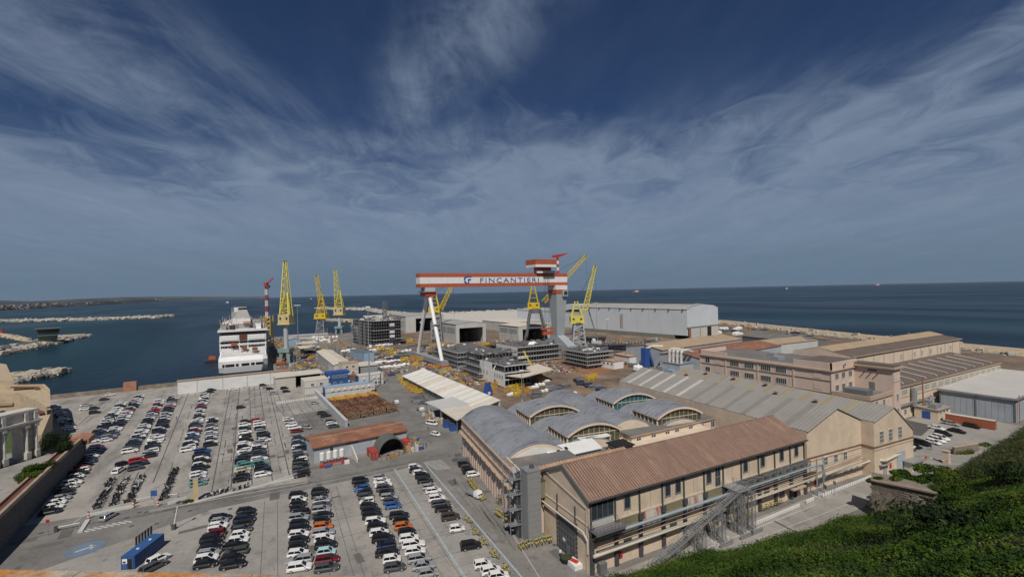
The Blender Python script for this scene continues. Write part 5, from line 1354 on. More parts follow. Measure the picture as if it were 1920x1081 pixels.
# ---- the cruise ship on the quay
sp = thing('cruise_ship', 'white cruise ship seen stern on, moored at the quay for fitting out', 'ship', (-4.6, 392, 0), 0)
hw = 15.8
def ring(y, z, w_, c=3): return [(-w_, y + c, z), (-w_ + c, y, z), (w_ - c, y, z), (w_, y + c, z), (w_, 175, z), (0, 232, z), (-w_, 175, z)]
m = M(); m.loft([ring(2.2, -3.2, hw - 1.2, 4), ring(.4, -1, hw - .3, 4), ring(-.6, 3, hw, 3.4), ring(-.4, 7.4, hw, 3), ring(3.5, 10.4, hw - .3, 3)]); m.obj('hull', MT['shipwhite'], sp)
for x, w_ in ((-12.6, 1.4), (-8.6, 5.6), (-4, 1.8), (1.2, 5), (6, 2.4), (10.4, 5)): M().box(x - w_ / 2, -.8, 3.6, x + w_ / 2, -.35, 5.4).obj('mooring_opening', MT['void'], sp)
m = M(); m.loft([[(-hw + .8, 4, 10.3), (hw - .8, 4, 10.3), (hw - .8, 14, 14.4), (-hw + .8, 14, 14.4)], [(-hw + .8, 4, 9), (hw - .8, 4, 9), (hw - .8, 14, 9), (-hw + .8, 14, 9)]]); m.obj('aft_deck', MT['shipwhite'], sp)
for i in range(5): M().box(-hw + 1.6, 4.2 + i * 1.9, 10.7 + i * .78, hw - 1.6, 4.6 + i * 1.9, 11.5 + i * .8).obj('deck_edge', MT['shipwhite'], sp)
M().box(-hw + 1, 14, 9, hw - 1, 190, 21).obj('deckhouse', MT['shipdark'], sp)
for k, z in enumerate((14.2, 17.6, 21.0)):
    M().box(-hw + .3, 12.6 - .2 * k, z, hw - .3, 14, z + 1.5).obj('balcony_front', MT['shipwhite'], sp); M().box(-hw + .3, 12.6, z - .2, hw - .3, 191, z).obj('deck', MT['shipwhite'], sp)
for x in (-hw + .8, -2.6, 3, hw - .9): M().box(x - .4, 12.5, 14.2, x + .4, 13.9, 24).obj('pillar', MT['shipwhite'], sp)
m = M()
for z, t_ in ((15.7, 1.7), (19.1, 1.9), (25.5, 2.7)):
    for i in range(13): x = -hw + 1.2 + i * 2.45; m.box(x - .12, 12.7, z, x + .12, 13.96, z + t_)
    for i in range(24): x = R_.uniform(-hw + 1, hw - 1) if z > 0 and 'R_' in globals() else 0; m.box(x - .3, 13.2, z, x + .3, 13.9, z + R_.uniform(.5, 1.4))
tag(m.obj('balcony_fittings', MT['shipgrey'], sp), kind='stuff')
for i, (x, y, z, lx, ly, lz) in enumerate(((-12, 16, 29.6, 5, 10, 3), (11, 18, 29.6, 6, 12, 3.4), (9, 40, 29.6, 7, 30, 5), (-12.5, 44, 29.6, 4, 30, 4.2), (-5, 62, 37, 8, 26, 4), (-3, 92, 37, 10, 8, 8))): M().box(x - lx / 2, y, z, x + lx / 2, y + ly, z + lz).obj('deck_structure', MT['shipwhite' if i % 2 else 'shipgrey'], sp)
for k in range(9):
    for s_ in (-1, 1): M().box(s_ * (hw - .6) - .5, 20 + k * 18, 12, s_ * (hw - .6) + .5, 36 + k * 18, 21).obj('side_panel', MT['shipwhite'], sp)
M().box(-hw + .5, 11.5, 21, hw - .5, 188, 25.5).obj('upper_deckhouse', MT['shipwhite'], sp)
M().box(-2.6, 11.2, 21.5, 2.6, 11.45, 26).obj('stair_recess', MT['walk'], sp)
for x0, x1 in ((-14, -3.6), (3.6, 14.4)): M().box(x0, 11.1, 21.8, x1, 11.4, 24.8).obj('tarpaulin', MT['whitebag'], sp)
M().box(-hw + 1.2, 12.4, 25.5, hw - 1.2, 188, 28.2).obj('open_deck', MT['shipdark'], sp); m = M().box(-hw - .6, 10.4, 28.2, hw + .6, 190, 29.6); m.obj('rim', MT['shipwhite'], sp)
M().box(-11, 30, 29.6, 6, 150, 33.2).obj('superstructure', MT['shipwhite'], sp); M().box(-7, 26, 33.2, 5, 90, 37).obj('superstructure', MT['shipwhite'], sp); M().box(0, 22, 33.4, 5, 27, 35).obj('funnel_deck', MT['rustroof'], sp)
M().box(-3, 24, 29.6, 4, 30, 33).obj('superstructure', MT['shipgrey'], sp)
M().loft([[(-6.6 + .8, 34, 37), (5, 34, 37), (5, 56, 37), (-5.8, 56, 37)], [(-3.4, 39, 44), (2.6, 39, 44), (2.6, 54, 44), (-3.4, 54, 44)]]).obj('funnel', MT['shipgrey'], sp)
M().loft([[(-3.5, 38.8, 43.6), (2.7, 38.8, 43.6), (2.7, 54.2, 43.6), (-3.5, 54.2, 43.6)], [(-3.2, 39.6, 45.4), (2.4, 39.6, 45.4), (2.4, 54, 45.4), (-3.2, 54, 45.4)]]).obj('funnel_top', MT['void'], sp)
m = M(); R_ = random.Random(5)
for i in range(260):
    x = R_.uniform(-hw, hw); y = R_.uniform(14, 120); e = R_.uniform(.5, 2.0)
    if abs(x) < 6 and y < 60: continue
    m.k = R_.choice((0, 0, 1, 2)); m.cbox(x, y, 29.6, e, e, R_.uniform(.8, 4.5), R_.uniform(0, 90))
for i in range(110): x = R_.uniform(-hw, hw); y = R_.uniform(12, 110); m.k = R_.choice((0, 0, 1, 2)); m.bar((x, y, 29.6), (x + R_.uniform(-1, 1), y, 29.6 + R_.uniform(3, 9)), .22)
m.k = 0
for i in range(30): x = R_.uniform(-9, 3); y = R_.uniform(56, 110); m.bar((x, y, 37), (x, y, 37 + R_.uniform(3, 9)), .22)
tag(m.obj('deck_equipment', [MT['shipgrey'], MT['shipdark'], MT['rustroof']], sp), kind='stuff')
for x, y, z, mt_ in ((-6.2, 11.3, 15.2, 'contrust'), (.6, 8.4, 12.6, 'rustsheet'), (7.6, 5.6, 11.4, 'rustsheet')):
    o = M().box(-1.8, -1.6, 2.4, 1.8, 1.6, 4.6).obj('lifting_frame', MT[mt_], sp, (x, y, z)); m = M()
    for i in (-1.7, 1.7):
        for k in (-1.4, 1.4): m.bar((i, k, 0), (i, k, 2.4), .3)
    m.obj('frame_leg', MT['contrust'], o)
# tug
b = P(398, 677, -2.6); a = thing('tugboat', 'small orange workboat floating beside the white ship', 'boat', (b.x, b.y, -2.6), 0)
M().loft([[(-5.5, -2, 0), (4, -2.2, 0), (6, 0, 0), (4, 2.2, 0), (-5.5, 2, 0)], [(-6, -2.4, 1.8), (5, -2.6, 1.8), (7.4, 0, 2.4), (5, 2.6, 1.8), (-6, 2.4, 1.8)]]).obj('hull', MT['darksteel'], a); M().box(-2.6, -1.6, 1.8, 2.6, 1.6, 4.4).obj('wheelhouse', MT['corange'], a); M().box(-2.7, -1.0, 3.2, 2.7, 1.7, 3.9).obj('window', MT['glass'], a); M().bar((-1, 0, 4.4), (-1, 0, 7.5), .25).obj('mast', MT['corange'], a)
# far ships
for px, py, L_, h_, hull, sup, lab, nm in ((1191, 548, 115, 11, 'cred', 'cwhite', 'dark red cargo ship with a white superstructure on the horizon right of the gantry', 'cargo_ship'), (490, 560.5, 90, 10, 'cred', 'cred', 'red-hulled cargo ship on the horizon behind the tower crane', 'cargo_ship'),
        (425, 569, 46, 8, 'blue', 'cwhite', 'small blue boat with white cabin heading out beyond the ship', 'boat'), (1475, 541.5, 30, 8, 'cwhite', 'cwhite', 'tiny white boat out at sea on the right', 'boat'), (1643, 531, 160, 14, 'cred', 'cwhite', 'faint tanker on the horizon at far right', 'cargo_ship'), (583, 560.5, 26, 6, 'cwhite', 'cwhite', 'tiny white yacht beyond the yellow cranes', 'boat')):
    b = P(px, py, -2.6); dd_ = b.xy.length
    if dd_ > 14000: b = b * (14000 / dd_); b.z = -2.6
    a = thing(nm, lab, 'ship' if nm == 'cargo_ship' else 'boat', (b.x, b.y, -2.6), -25)
    M().loft([[(-L_ / 2, -L_ * .07, 0), (L_ * .42, -L_ * .07, 0), (L_ / 2, 0, 0), (L_ * .42, L_ * .07, 0), (-L_ / 2, L_ * .07, 0)], [(-L_ / 2, -L_ * .08, h_), (L_ * .44, -L_ * .08, h_), (L_ * .54, 0, h_ * 1.3), (L_ * .44, L_ * .08, h_), (-L_ / 2, L_ * .08, h_)]]).obj('hull', MT[hull], a)
    M().box(0, -L_ * .07, h_, L_ * .42, L_ * .07, h_ * 2.3).obj('superstructure', MT[sup], a); M().cyl((-L_ * .2, 0, h_), (-L_ * .2, 0, h_ * 2.4), L_ * .015, n=6).cyl((L_ * .1, 0, h_), (L_ * .1, 0, h_ * 3.2), L_ * .015, n=6).obj('mast', MT['cwhite'], a)

# ---- hull on the building slip
hu = thing('hull_section', 'stern-open ship hull under construction, dark decks inside and a pale bow', 'ship hull', (110.5, 479, 0), 9.7)
for k in range(8):
    z = 3 + k * 3.3
    M().box(0, 0, z, 34, 66 - k * 2, z + .35).obj('deck', MT['blockedge' if k % 3 == 1 else 'blocksteel'], hu)
M().box(1, 6, 0, 33, 60, 26.4).obj('inner_bulkhead', MT['shipdark'], hu)
m = M()
for k in range(8):
    for i in range(13): m.bar((.4 + i * 2.76, .4, 3 + k * 3.3), (.4 + i * 2.76, .4, 6.3 + k * 3.3), .3)
tag(m.obj('stanchions', MT['steel'], hu), kind='stuff')
for z, c_ in ((20, 'whitesheet'), (16.5, 'navy'), (12.6, 'whitesheet'), (8, 'whitesheet'), (4, 'navy')): M().box(17.5, -.3, z, 23, .05, z + 3).obj('wall_panel', MT[c_], hu)
M().loft([[(-1, 40, 2), (34, 40, 2), (30, 62, 2), (17, 86, 2), (4, 62, 2)], [(-3, 40, 17), (36, 40, 17), (34, 66, 17), (17, 100, 17), (0, 66, 17)], [(-3, 40, 19.5), (36, 40, 19.5), (34, 66, 19.5), (17, 104, 20.5), (0, 66, 19.5)]]).obj('bow', MT['shipgrey'], hu)
m = M()
for k in range(7): m.box(-2.4, 2, 3 + k * 3.4, -1.2, 56, 3.25 + k * 3.4)
for i in range(12): m.bar((-2.4, 2 + i * 4.9, 0), (-2.4, 2 + i * 4.9, 26), .25)
m.obj('scaffold', MT['galv'], hu)
M().box(-2.6, 30, 0, -1, 35, 25).box(-2.6, 18, 0, -1, 21, 24).obj('stair_tower', MT['steel'], hu)
m = M(); R_ = random.Random(8)
for i in range(70): m.k = R_.choice((0, 1, 2)); m.cbox(R_.uniform(0, 34), R_.uniform(0, 52), 26.4, R_.uniform(1, 4), R_.uniform(1, 4), R_.uniform(.6, 2.6), R_.uniform(0, 90))
tag(m.obj('deck_clutter', [MT['steel'], MT['blocksteel'], MT['offwhite']], hu), kind='stuff')
M().lattice((26, 30, 26), (26, 30, 46), 3.6, 3.6, 7, .3, .5, side=(0, 1, 0)).obj('lattice_mast', MT['steel'], hu)

# ---- prefabricated deck blocks
def block(label, x, y, L_, W_, z0, hs, n, steps=(), white=None, rz=0, stilts=True, seed=0, panels=()):
    a = thing('ship_block', label, 'ship block', (x, y, 0), rz, 'prefabricated ship blocks in the yard')
    R_ = random.Random(seed); sx = 0
    for k in range(n + 1):
        o = steps[k] if k < len(steps) else (0, 0)
        z = z0 + k * hs
        M().box(o[0], o[1], z, L_, W_, z + .28).obj('deck', MT['blocksteel'], a)
        M().box(o[0] - .06, o[1] - .06, z - .35, L_ + .06, o[1], z + .3).box(o[0] - .06, o[1], z - .35, o[0], W_, z + .3).obj('deck_edge', MT['blockedge'], a)
        if k < n:
            o2 = steps[k + 1] if k + 1 < len(steps) else (0, 0); o2 = (max(o[0], o2[0]), max(o[1], o2[1]))
            m = M()
            for i in range(int((L_ - o2[0]) / 2.4) + 1): m.box(o2[0] + i * 2.4, o2[1] + .3, z, o2[0] + i * 2.4 + .35, o2[1] + .6, z + hs)
            for i in range(int((W_ - o2[1]) / 2.4) + 1): m.box(o2[0] + .3, o2[1] + i * 2.4, z, o2[0] + .6, o2[1] + i * 2.4 + .35, z + hs)
            tag(m.obj('stanchions', MT['steel'], a), kind='stuff')
            M().box(o2[0] + 3.2, o2[1] + 3.2, z + .3, L_ - .5, W_ - .5, z + hs).obj('core', MT['void'], a)
    m = M()
    for i in range(5):
        for q_ in range(3): m.cbox(2 + i * (L_ - 4) / 4, 2 + q_ * (W_ - 4) / 2, 0, 1.2, 1.2, z0, 0)
    m.obj('support_block', MT['steel'], a)
    m = M(); zz_ = z0 + n * hs
    for i in range(int(L_ / 2.6) + 1): m.bar((i * 2.6, -1.2, 0), (i * 2.6, -1.2, zz_ + 1), .1)
    for i in range(int(W_ / 2.6) + 1): m.bar((-1.2, i * 2.6, 0), (-1.2, i * 2.6, zz_ + 1), .1)
    for k in range(n * 2): z = (k + 1) * zz_ / (n * 2); m.bar((-1.2, -1.2, z), (L_, -1.2, z), .08).bar((-1.2, -1.2, z), (-1.2, W_, z), .08)
    if white is None: tag(m.obj('scaffold', MT['steel'], a), kind='stuff')
    zt = z0 + n * hs + .28; m = M()
    for i in range(34): m.k = R_.choice((0, 1, 1, 0, 2)); m.cbox(R_.uniform(2, L_ - 2), R_.uniform(2, W_ - 2), zt, R_.uniform(.8, 4), R_.uniform(.8, 3), R_.uniform(.3, 1.3), R_.uniform(0, 90))
    tag(m.obj('deck_clutter', [MT['steel'], MT['blocksteel'], MT['whitebag']], a), kind='stuff')
    return a
block('dark four-deck ship block right of the gantry leg, open on its long side', 128, 302, 32, 53, 1.2, 3.2, 3, seed=1)
block('stepped dark ship block with curved-in lower decks, behind the white one', 119.5, 249, 31, 30, 1.2, 3.4, 4, steps=((0, 0), (0, 0), (2, 2), (4, 6), (5, 10)), seed=2)
a = block('white-sided ship block with a row of square windows', 122.5, 222.5, 17, 31, 1.0, 3.7, 3, steps=((0, 0), (0, 0), (.2, .2), (.5, 1)), seed=3, white=1)
M().box(-.35, 0, .8, -.08, 31, 8.6).obj('side_shell', MT['cwhite'], a)
M().box(-.3, 15, 8.6, -.05, 31, 12.4).obj('side_shell', MT['cwhite'], a)
for y in (2, 5, 8, 11, 21, 25, 28.5): window(a, -.36, y, 5.2, 1.5, 1.8, rz=-90, nx=1, m='frosted', fr='cgreyL')
M().box(-.4, 10.5, 1, -.36, 12.2, 3.4).obj('hatch', MT['void'], a); M().bar((-.2, 13, 8.6), (1.4, 12, 12.6), .6).obj('strut', MT['cwhite'], a)
a = block('flat wide ship block with a white end wall and a white tarpaulin on top', 172, 292, 40, 33, 1.2, 3.6, 3, seed=4)
M().box(-.3, .2, 4.4, -.05, 33, 12).obj('side_shell', MT['cwhite'], a); M().box(.2, -.3, 3.6, 9, -.05, 5.6).obj('apron', MT['cwhite'], a)
M().loft([[(15, 9, 12.3), (22, 7, 12.3), (26, 10, 12.3), (19, 14, 12.3)], [(17, 10, 14.2), (21, 9, 14.6), (24, 10.4, 13.2), (19, 12, 13.4)]]).obj('tarpaulin', MT['whitebag'], a)
block('isolated dark ship block raised on stilts on the rust-coloured ground', 198, 243, 23.5, 29, 2.6, 2.7, 3, seed=5)
# ---- long canopy with patchy pale panels
cv = thing('long_canopy', 'long open shelter with a patchy white and tan sheet roof', 'canopy', (79.4, 172, 0), 0)
R_ = random.Random(3); n = 42
for i in range(n):
    y0 = 100.0 * i / n; y1 = y0 + 100.0 / n - .12
    m = M(); dz = R_.uniform(-.04, .04)
    corr(m, (13, y0, 7.7 + dz), (13, y1, 7.7 + dz), (-.6, y1, 4.6 + dz), (-.6, y0, 4.6 + dz), 3, .06)
    m.obj('roof_panel', MT[R_.choice(('skystrip', 'skystrip', 'whitesheet', 'tanstrip', 'beige', 'whitesheet'))], cv)
M().box(.6, 0, 0, .9, 99.6, 4.2).obj('back_wall', MT['cgrey'], cv); M().box(12.4, 0, 0, 12.8, 99.6, 7).obj('wall', MT['hallgrey'], cv)
m = M()
for i in range(14): m.box(0, i * 7.6, 0, .35, i * 7.6 + .35, 4.5)
m.obj('post', MT['steel'], cv)
def flatroof(label, pts, z, m_, th=.4, posts=True):
    q_ = [P(x, y, z) for x, y in pts]; c = sum(q_, Vector()) / 4
    a = thing('flat_canopy', label, 'canopy', (c.x, c.y, 0))
    m = M(); m.prism([(v.x - c.x, v.y - c.y) for v in q_], 'z', z - th, z); m.obj('roof', MT[m_], a)
    for v in q_:
        e = (v - c) * .93; M().box(e.x - .15, e.y - .15, 0, e.x + .15, e.y + .15, z - th).obj('post', MT['steel'], a)
    return a
flatroof('flat grey-white canopy at the near end of the long patchy shelter', ((797, 753), (849, 743), (881, 757), (825, 766)), 5.6, 'hallgrey')
flatroof('flat beige canopy between the grey-white canopy and the vaulted hall', ((825, 767), (882, 758.5), (900, 767), (856, 787)), 5.2, 'beige')
flatroof('tan sheet canopy on posts in the yard beside the white ship block', ((944, 703), (1008, 681), (1038, 692), (980, 707)), 7, 'tanstrip')
for i, (px, py) in enumerate(((838, 800), (850, 806))):
    b = P(px, py); a = thing('blue_bin', ('left' if i == 0 else 'right') + ' one of two dark blue skips under the edge of the beige canopy', 'bin', (b.x, b.y, 0), -5)
    M().box(-1.4, -1.3, 0, 1.4, 1.3, 2.6).obj('body', MT['blue'], a); M().box(-1.5, -1.4, 2.6, 1.5, 1.4, 2.8).obj('lid', MT['navy'], a)
# ---- quay wall building, offices, sheds along the quay road
qw = thing('harbour_wall', 'long white harbour wall with a flat tan top at the water edge', 'wall', (-36, 318, 0), 3)
M().box(0, 0, 0, 58, 3.2, 7.2).obj('wall', MT['whitesheet'], qw); M().box(-.3, -.3, 7.2, 58.3, 3.5, 7.6).obj('coping', MT['tanroof'], qw)
for i in range(5): M().box(i * 12.5 + 9, -.08, 0, i * 12.5 + 9.2, -.02, 7.2).obj('panel_joint', MT['cgrey'], qw)
a = thing('quay_parapet', 'low dark stone parapet along the edge of the car park, a tan block on it', 'wall', (-104, 345, 0), 3.2)
M().box(0, 0, 0, 69, 1.4, 2.4).obj('masonry', MT['bastion'], a); M().box(39, -1, 0, 45, 1.8, 5.4).obj('block', MT['oldbrick'], a)
a = thing('ribbed_shed', 'white-roofed open shed with slatted front beside the long harbour wall', 'shed', (12.4, 297, 0), 3)
M().box(0, 0, 0, 10.5, 14, 7).obj('wall', MT['hallgrey'], a); m = M(); corr(m, (-.5, 15, 7.5), (26, 15, 7.5), (26, -.6, 7.1), (-.5, -.6, 7.1), 20, .05); m.obj('roof', MT['beige'], a)
for k in range(6): M().box(.1, -.12, .6 + k * 1.1, 10.3, -.02, 1.3 + k * 1.1).obj('slat', MT['beige'], a)
for x in (17.5, 25.4): M().box(x, .2, 0, x + .4, .6, 7).obj('post', MT['steel'], a)
M().box(10.6, 10, 0, 25.8, 13.9, 6.6).obj('back_wall', MT['void'], a)
def cabins(name, label, x, y, L_, W_, h, rows, wallm, roofm, rz=3, trim='cgrey', wins=(), acs=(), cat='site office', endm=None):
    a = thing(name, label, cat, (x, y, 0), rz)
    n = max(1, round(L_ / 6.2))
    for r in range(rows):
        for i in range(n):
            x0 = i * L_ / n; z0 = r * h / rows
            M().box(x0 + .03, 0, z0 + .02, x0 + L_ / n - .03, W_, z0 + h / rows - .04).obj('cabin', MT[wallm], a)
    M().box(-.1, -.1, h, L_ + .1, W_ + .1, h + .16).obj('roof', MT[roofm], a)
    if endm: M().box(-.07, 0, 0, -.02, W_, h).box(L_ + .02, 0, 0, L_ + .07, W_, h).obj('end_wall', MT[endm], a)
    for r in range(rows):
        M().box(-.05, -.06, r * h / rows - .02, L_ + .05, -.02, r * h / rows + .16).obj('frame_rail', MT[trim], a)
    for wx, wz in wins: window(a, wx, -.03, wz, 1.3, 1.3, nx=2)
    for wx, wz in acs: M().box(wx - .45, -.5, wz, wx + .45, -.03, wz + .8).obj('air_conditioner', MT['cwhite'], a)
    return a
a = cabins('office_cabins', 'white two-storey cabin office with black trim and a pale roof', 25.2, 272, 12.5, 13, 7.4, 2, 'offwhite', 'beige', trim='darksteel', wins=((4, 4.6), (8.5, 4.6), (10, 1)), acs=())
cabins('office_cabins', 'long grey-white row of cabins with a line of white air conditioners', 33.6, 256.5, 26, 6.5, 5.4, 2, 'offwhite', 'lightblue', trim='blue', acs=tuple((3.5 + k * 3.2, 3.4) for k in range(7)), wins=(), endm='blue')
cabins('office_cabins', 'blue two-storey cabin block with white-framed windows', 38.6, 284, 12.6, 9, 8.6, 2, 'bluebright', 'blue', trim='blue', wins=((3.6, 5.6), (5.8, 5.6), (8, 5.6), (10, 5.6), (4, 1.6), (7.6, 1.6)), acs=((.8, 6), (12, 6.6), (1, 2), (12, 2.4)))
cabins('office_cabins', 'grey-white cabins with a blue end beside the road, behind the long row', 54.5, 276, 14.6, 8, 6.4, 2, 'offwhite', 'offwhite', trim='blue', wins=((10, 1), (12, 1)), acs=((3, 4.2), (9, 4.4), (11.6, 4.4)), endm='bluebright')
a = shed('quay_shed', 'long pale quayside shed with a low ridge and grey doors', 49, 330, 12, 92, 6.5, wall='hallgrey', roof='beige', mode='gabley', rise=1.2, n=30)
for k in range(8): M().box(-.1, 26 + k * 7.4, .2, -.02, 31 + k * 7.4, 5).obj('door', MT['cgrey'], a)
a = cabins('office_cabins', 'cream two-storey cabin office at the near end of the pale quayside shed', 52.5, 318, 10.5, 11, 8.4, 2, 'beige', 'tanroof', trim='trim', wins=((3, 5.6), (7, 5.6), (3, 1.6), (7, 1.6)))
shed('quay_shed', 'low white-roofed lean-to behind the cream cabin office', 64.5, 322, 12, 26, 5, wall='cgrey', roof='beige', rise=-.8, n=8)
a = cabins('blue_cabins', 'light blue cabins with dark roofs beside the hull under construction', 77.5, 370, 8, 14, 8, 1, 'lightblue', 'steel', trim='lightblue')
cabins('blue_cabins', 'second light blue cabin, longer, behind the first', 77, 386, 8.6, 30, 6.6, 1, 'lightblue', 'steel', trim='lightblue')
flatroof('white open-sided roof on the quay, nearer of two beyond the pale shed', ((556, 648), (596, 646), (600, 650), (562, 653)), 6, 'beige')
flatroof('white open-sided roof on the quay, farther of two beyond the pale shed', ((556, 640), (592, 638), (596, 642), (556, 645)), 6, 'beige')
shed('quay_shed', 'grey-roofed quay shed at the far end of the wharf', 40, 620, 46, 18, 4.4, wall='hallgrey', roof='hallroof', mode='gable', n=14)
shed('quay_shed', 'small blue-walled shed just right of the yellow scaffold stairs', 33, 520, 12, 30, 9, wall='lightblue', roof='hallroof', mode='gabley', n=14)
# rust heap roof behind the blue cabins
a = thing('scrap_heap', 'low rust-coloured heap of steel plates behind the blue cabin block', 'scrap heap', (38, 300, 0), 3)
for k in range(8): M().cbox(1 + k * 3, 4, 0, 3.4, 9, 2.6 + (k * 7 % 3) * .3, k * 3).obj('plate_stack', MT['rustsheet'], a)
# ---- store with terracotta roof, silos, arched tunnel shelter
ts = thing('store_building', 'grey-blue store with a low rust-red two-slope roof in the middle of the car parks', 'building', (17.2, 160, 0), 2.8)
M().prism([(0, 0), (14.5, 0), (14.5, 4.8), (6, 5.9), (0, 4.8)], 'x', 0, 31).obj('wall', MT['greyblue'], ts)
m = M(); corr(m, (-.6, 6, 6.2), (31.6, 6, 6.2), (31.6, -.7, 5.0), (-.6, -.7, 5.0), 44, .08, .02, 4); m.obj('roof', MT['rustsheet'], ts)
m = M(); corr(m, (-.6, 6, 6.1), (30.6, 6, 6.1), (30.6, 15, 5.0), (-.6, 15, 5.0), 44, .08, .02, 5); m.obj('roof', MT['rustsheet'], ts)
M().bar((-.6, 6, 6.32), (31.6, 6, 6.32), .4, .16).obj('ridge_cap', MT['tanroof'], ts)
for x, w_ in ((5.4, 1.2),): window(ts, x, -.03, 3.0, 1.1, 1.2, nx=1)
for x in (10, 20): M().box(x, -.1, 4.0, x + 4, -.02, 4.4).obj('door_rail', MT['darksteel'], ts)
M().box(14, -.1, 0, 18.6, -.02, 3.7).obj('door', MT['greyblue'], ts); M().box(18.8, -.1, 0, 21.6, -.02, 3.8).obj('door', MT['hallgrey'], ts)
M().prism([(-7.5, 0), (0, 0), (0, 3.4), (-1, 3.2), (-7.5, 1.0)], 'x', 11.6, 12).obj('yard_wall', MT['offwhite'], ts)
so = thing('silo_battery', 'four white silos on a red frame in front of the grey-blue store', 'silo', (19.2, 156.2, 0), 3)
so.scale = (.74, .74, .62)
for k in range(4):
    x = k * 2.7
    s_ = M().cyl((x, 0, 3), (x, 0, 6.6), 1.05, 1.05, 14).cyl((x, 0, 6.6), (x, 0, 7), 1.05, .3, 14).cyl((x, 0, 1.6), (x, 0, 3), .3, 1.05, 14).obj('silo', MT['cwhite'], so)
    m = M()
    for a_ in range(4): m.bar((x + .9 * math.cos(a_ * 1.57 + .8), .9 * math.sin(a_ * 1.57 + .8), 0), (x + .9 * math.cos(a_ * 1.57 + .8), .9 * math.sin(a_ * 1.57 + .8), 3.2), .14)
    m.obj('leg', MT['darksteel'], s_)
M().box(-1.4, -2.6, .3, 10.8, -1.4, 1.5).obj('base_frame', MT['cred'], so); M().box(.4, -4, 0, 2.6, -2.8, 1.4).obj('compressor', MT['bluebright'], so); M().box(3.6, -4.2, 0, 7, -2.9, 1.3).obj('generator', MT['galv'], so); M().box(8.4, -4, 0, 10.4, -2.8, 1.6).obj('tank', MT['cwhite'], so)
tn = thing('arched_shelter', 'dark green arched shelter open towards the road beside the store', 'shelter', (36.4, 158.3, 0), 2)
tn.scale = (.76, .76, .84)
m = M(); A = [(5.6 + 6.2 * math.cos(t), 6.6 * math.sin(t)) for t in np.linspace(math.pi, 0, 17)]; B_ = [(5.6 + 5.9 * math.cos(t), 6.3 * math.sin(t)) for t in np.linspace(math.pi, 0, 17)]
for k in range(16): m.loft([[(A[k][0], -6, A[k][1]), (B_[k][0], -6, B_[k][1]), (B_[k][0], 3, B_[k][1]), (A[k][0], 3, A[k][1])], [(A[k + 1][0], -6, A[k + 1][1]), (B_[k + 1][0], -6, B_[k + 1][1]), (B_[k + 1][0], 3, B_[k + 1][1]), (A[k + 1][0], 3, A[k + 1][1])]])
m.obj('cover', MT['tunnelgreen'], tn)
m = M()
for y in (-5.9, -3, 0, 2.9):
    for k in range(16): m.bar((B_[k][0], y, B_[k][1]), (B_[k + 1][0], y, B_[k + 1][1]), .12)
m.obj('hoop', MT['steel'], tn)
M().prism(B_, 'y', 2.9, 3).obj('back_curtain', MT['darksteel'], tn)
def container(label, px, py, rz, L_, m_, h=2.6, w_=2.45, z=0, name='shipping_container', white_end=False):
    b = P(px, py); a = thing(name, label, 'container', (b.x, b.y, z), rz)
    m = M(); m.box(.05, .05, .1, L_ - .05, w_ - .05, h - .05)
    for i in range(int(L_ / .55)): m.box(.1 + i * .55, .0, .2, .35 + i * .55, .04, h - .15).box(.1 + i * .55, w_ - .04, .2, .35 + i * .55, w_, h - .15)
    m.obj('body', MT[m_], a)
    f = M()
    for x in (0, L_ - .14):
        for y in (0, w_ - .14): f.box(x, y, 0, x + .14, y + .14, h)
    f.box(-.01, -.01, h - .12, L_ + .01, w_ + .01, h).obj('frame', MT[m_], a)
    for y in (.2, w_ / 2 + .05): d = M().box(-.04, y, .2, .04, y + w_ / 2 - .25, h - .2).obj('door', MT[m_], a); M().box(-.09, y + .3, .3, -.045, y + .36, h - .3).box(-.09, y + .7, .3, -.045, y + .76, h - .3).obj('lock_rod', MT['galv'], d)
    return a
container('dark red shipping container with its doors to the road, left of the arched shelter', 711, 860, 92, 6.1, 'contred')
container('bright red shipping container behind the crates right of the arched shelter', 771, 840, 92, 4.5, 'cred')
a = container('long rust-red container with a pale roof beside the parked cars on the right', 1869, 804, 93, 13.4, 'contrust', h=3.2)
M().box(.1, .1, 3.22, 13.3, 2.35, 3.3).obj('roof', MT['beige'], a)
a = container('long blue container cabin with a white window at its near end', 252.5, 1066.5, 64, 8.6, 'bluebright', h=2.7, w_=2.6, name='blue_container')
M().box(-.1, 1.35, 1.3, -.045, 2.3, 2.2).obj('window', MT['cwhite'], a); M().box(-.11, 1.6, 1.4, -.1, 2.2, 1.75).obj('hatch', MT['glass'], a); M().box(-.1, .5, .2, -.045, 1.2, 2.2).obj('doorway', MT['void'], a)
for x in (2.5, 6): M().box(x, 1, 2.7, x + .4, 1.5, 2.8).obj('roof_light', MT['cwhite'], a)
# gate screen behind the blue container
b = P(254, 1026); a = thing('gate_screen', 'black slatted gate leaves standing open behind the blue container', 'gate', (b.x, b.y, 0), 64)
for k in range(6): M().box(k * .9, -.05, .2, k * .9 + .55, .05, 2.3).obj('slat', MT['darksteel'], a)
M().bar((0, 0, .3), (5.2, 0, .3), .08).bar((0, 0, 2.1), (5.2, 0, 2.1), .08).obj('rail', MT['darksteel'], a)
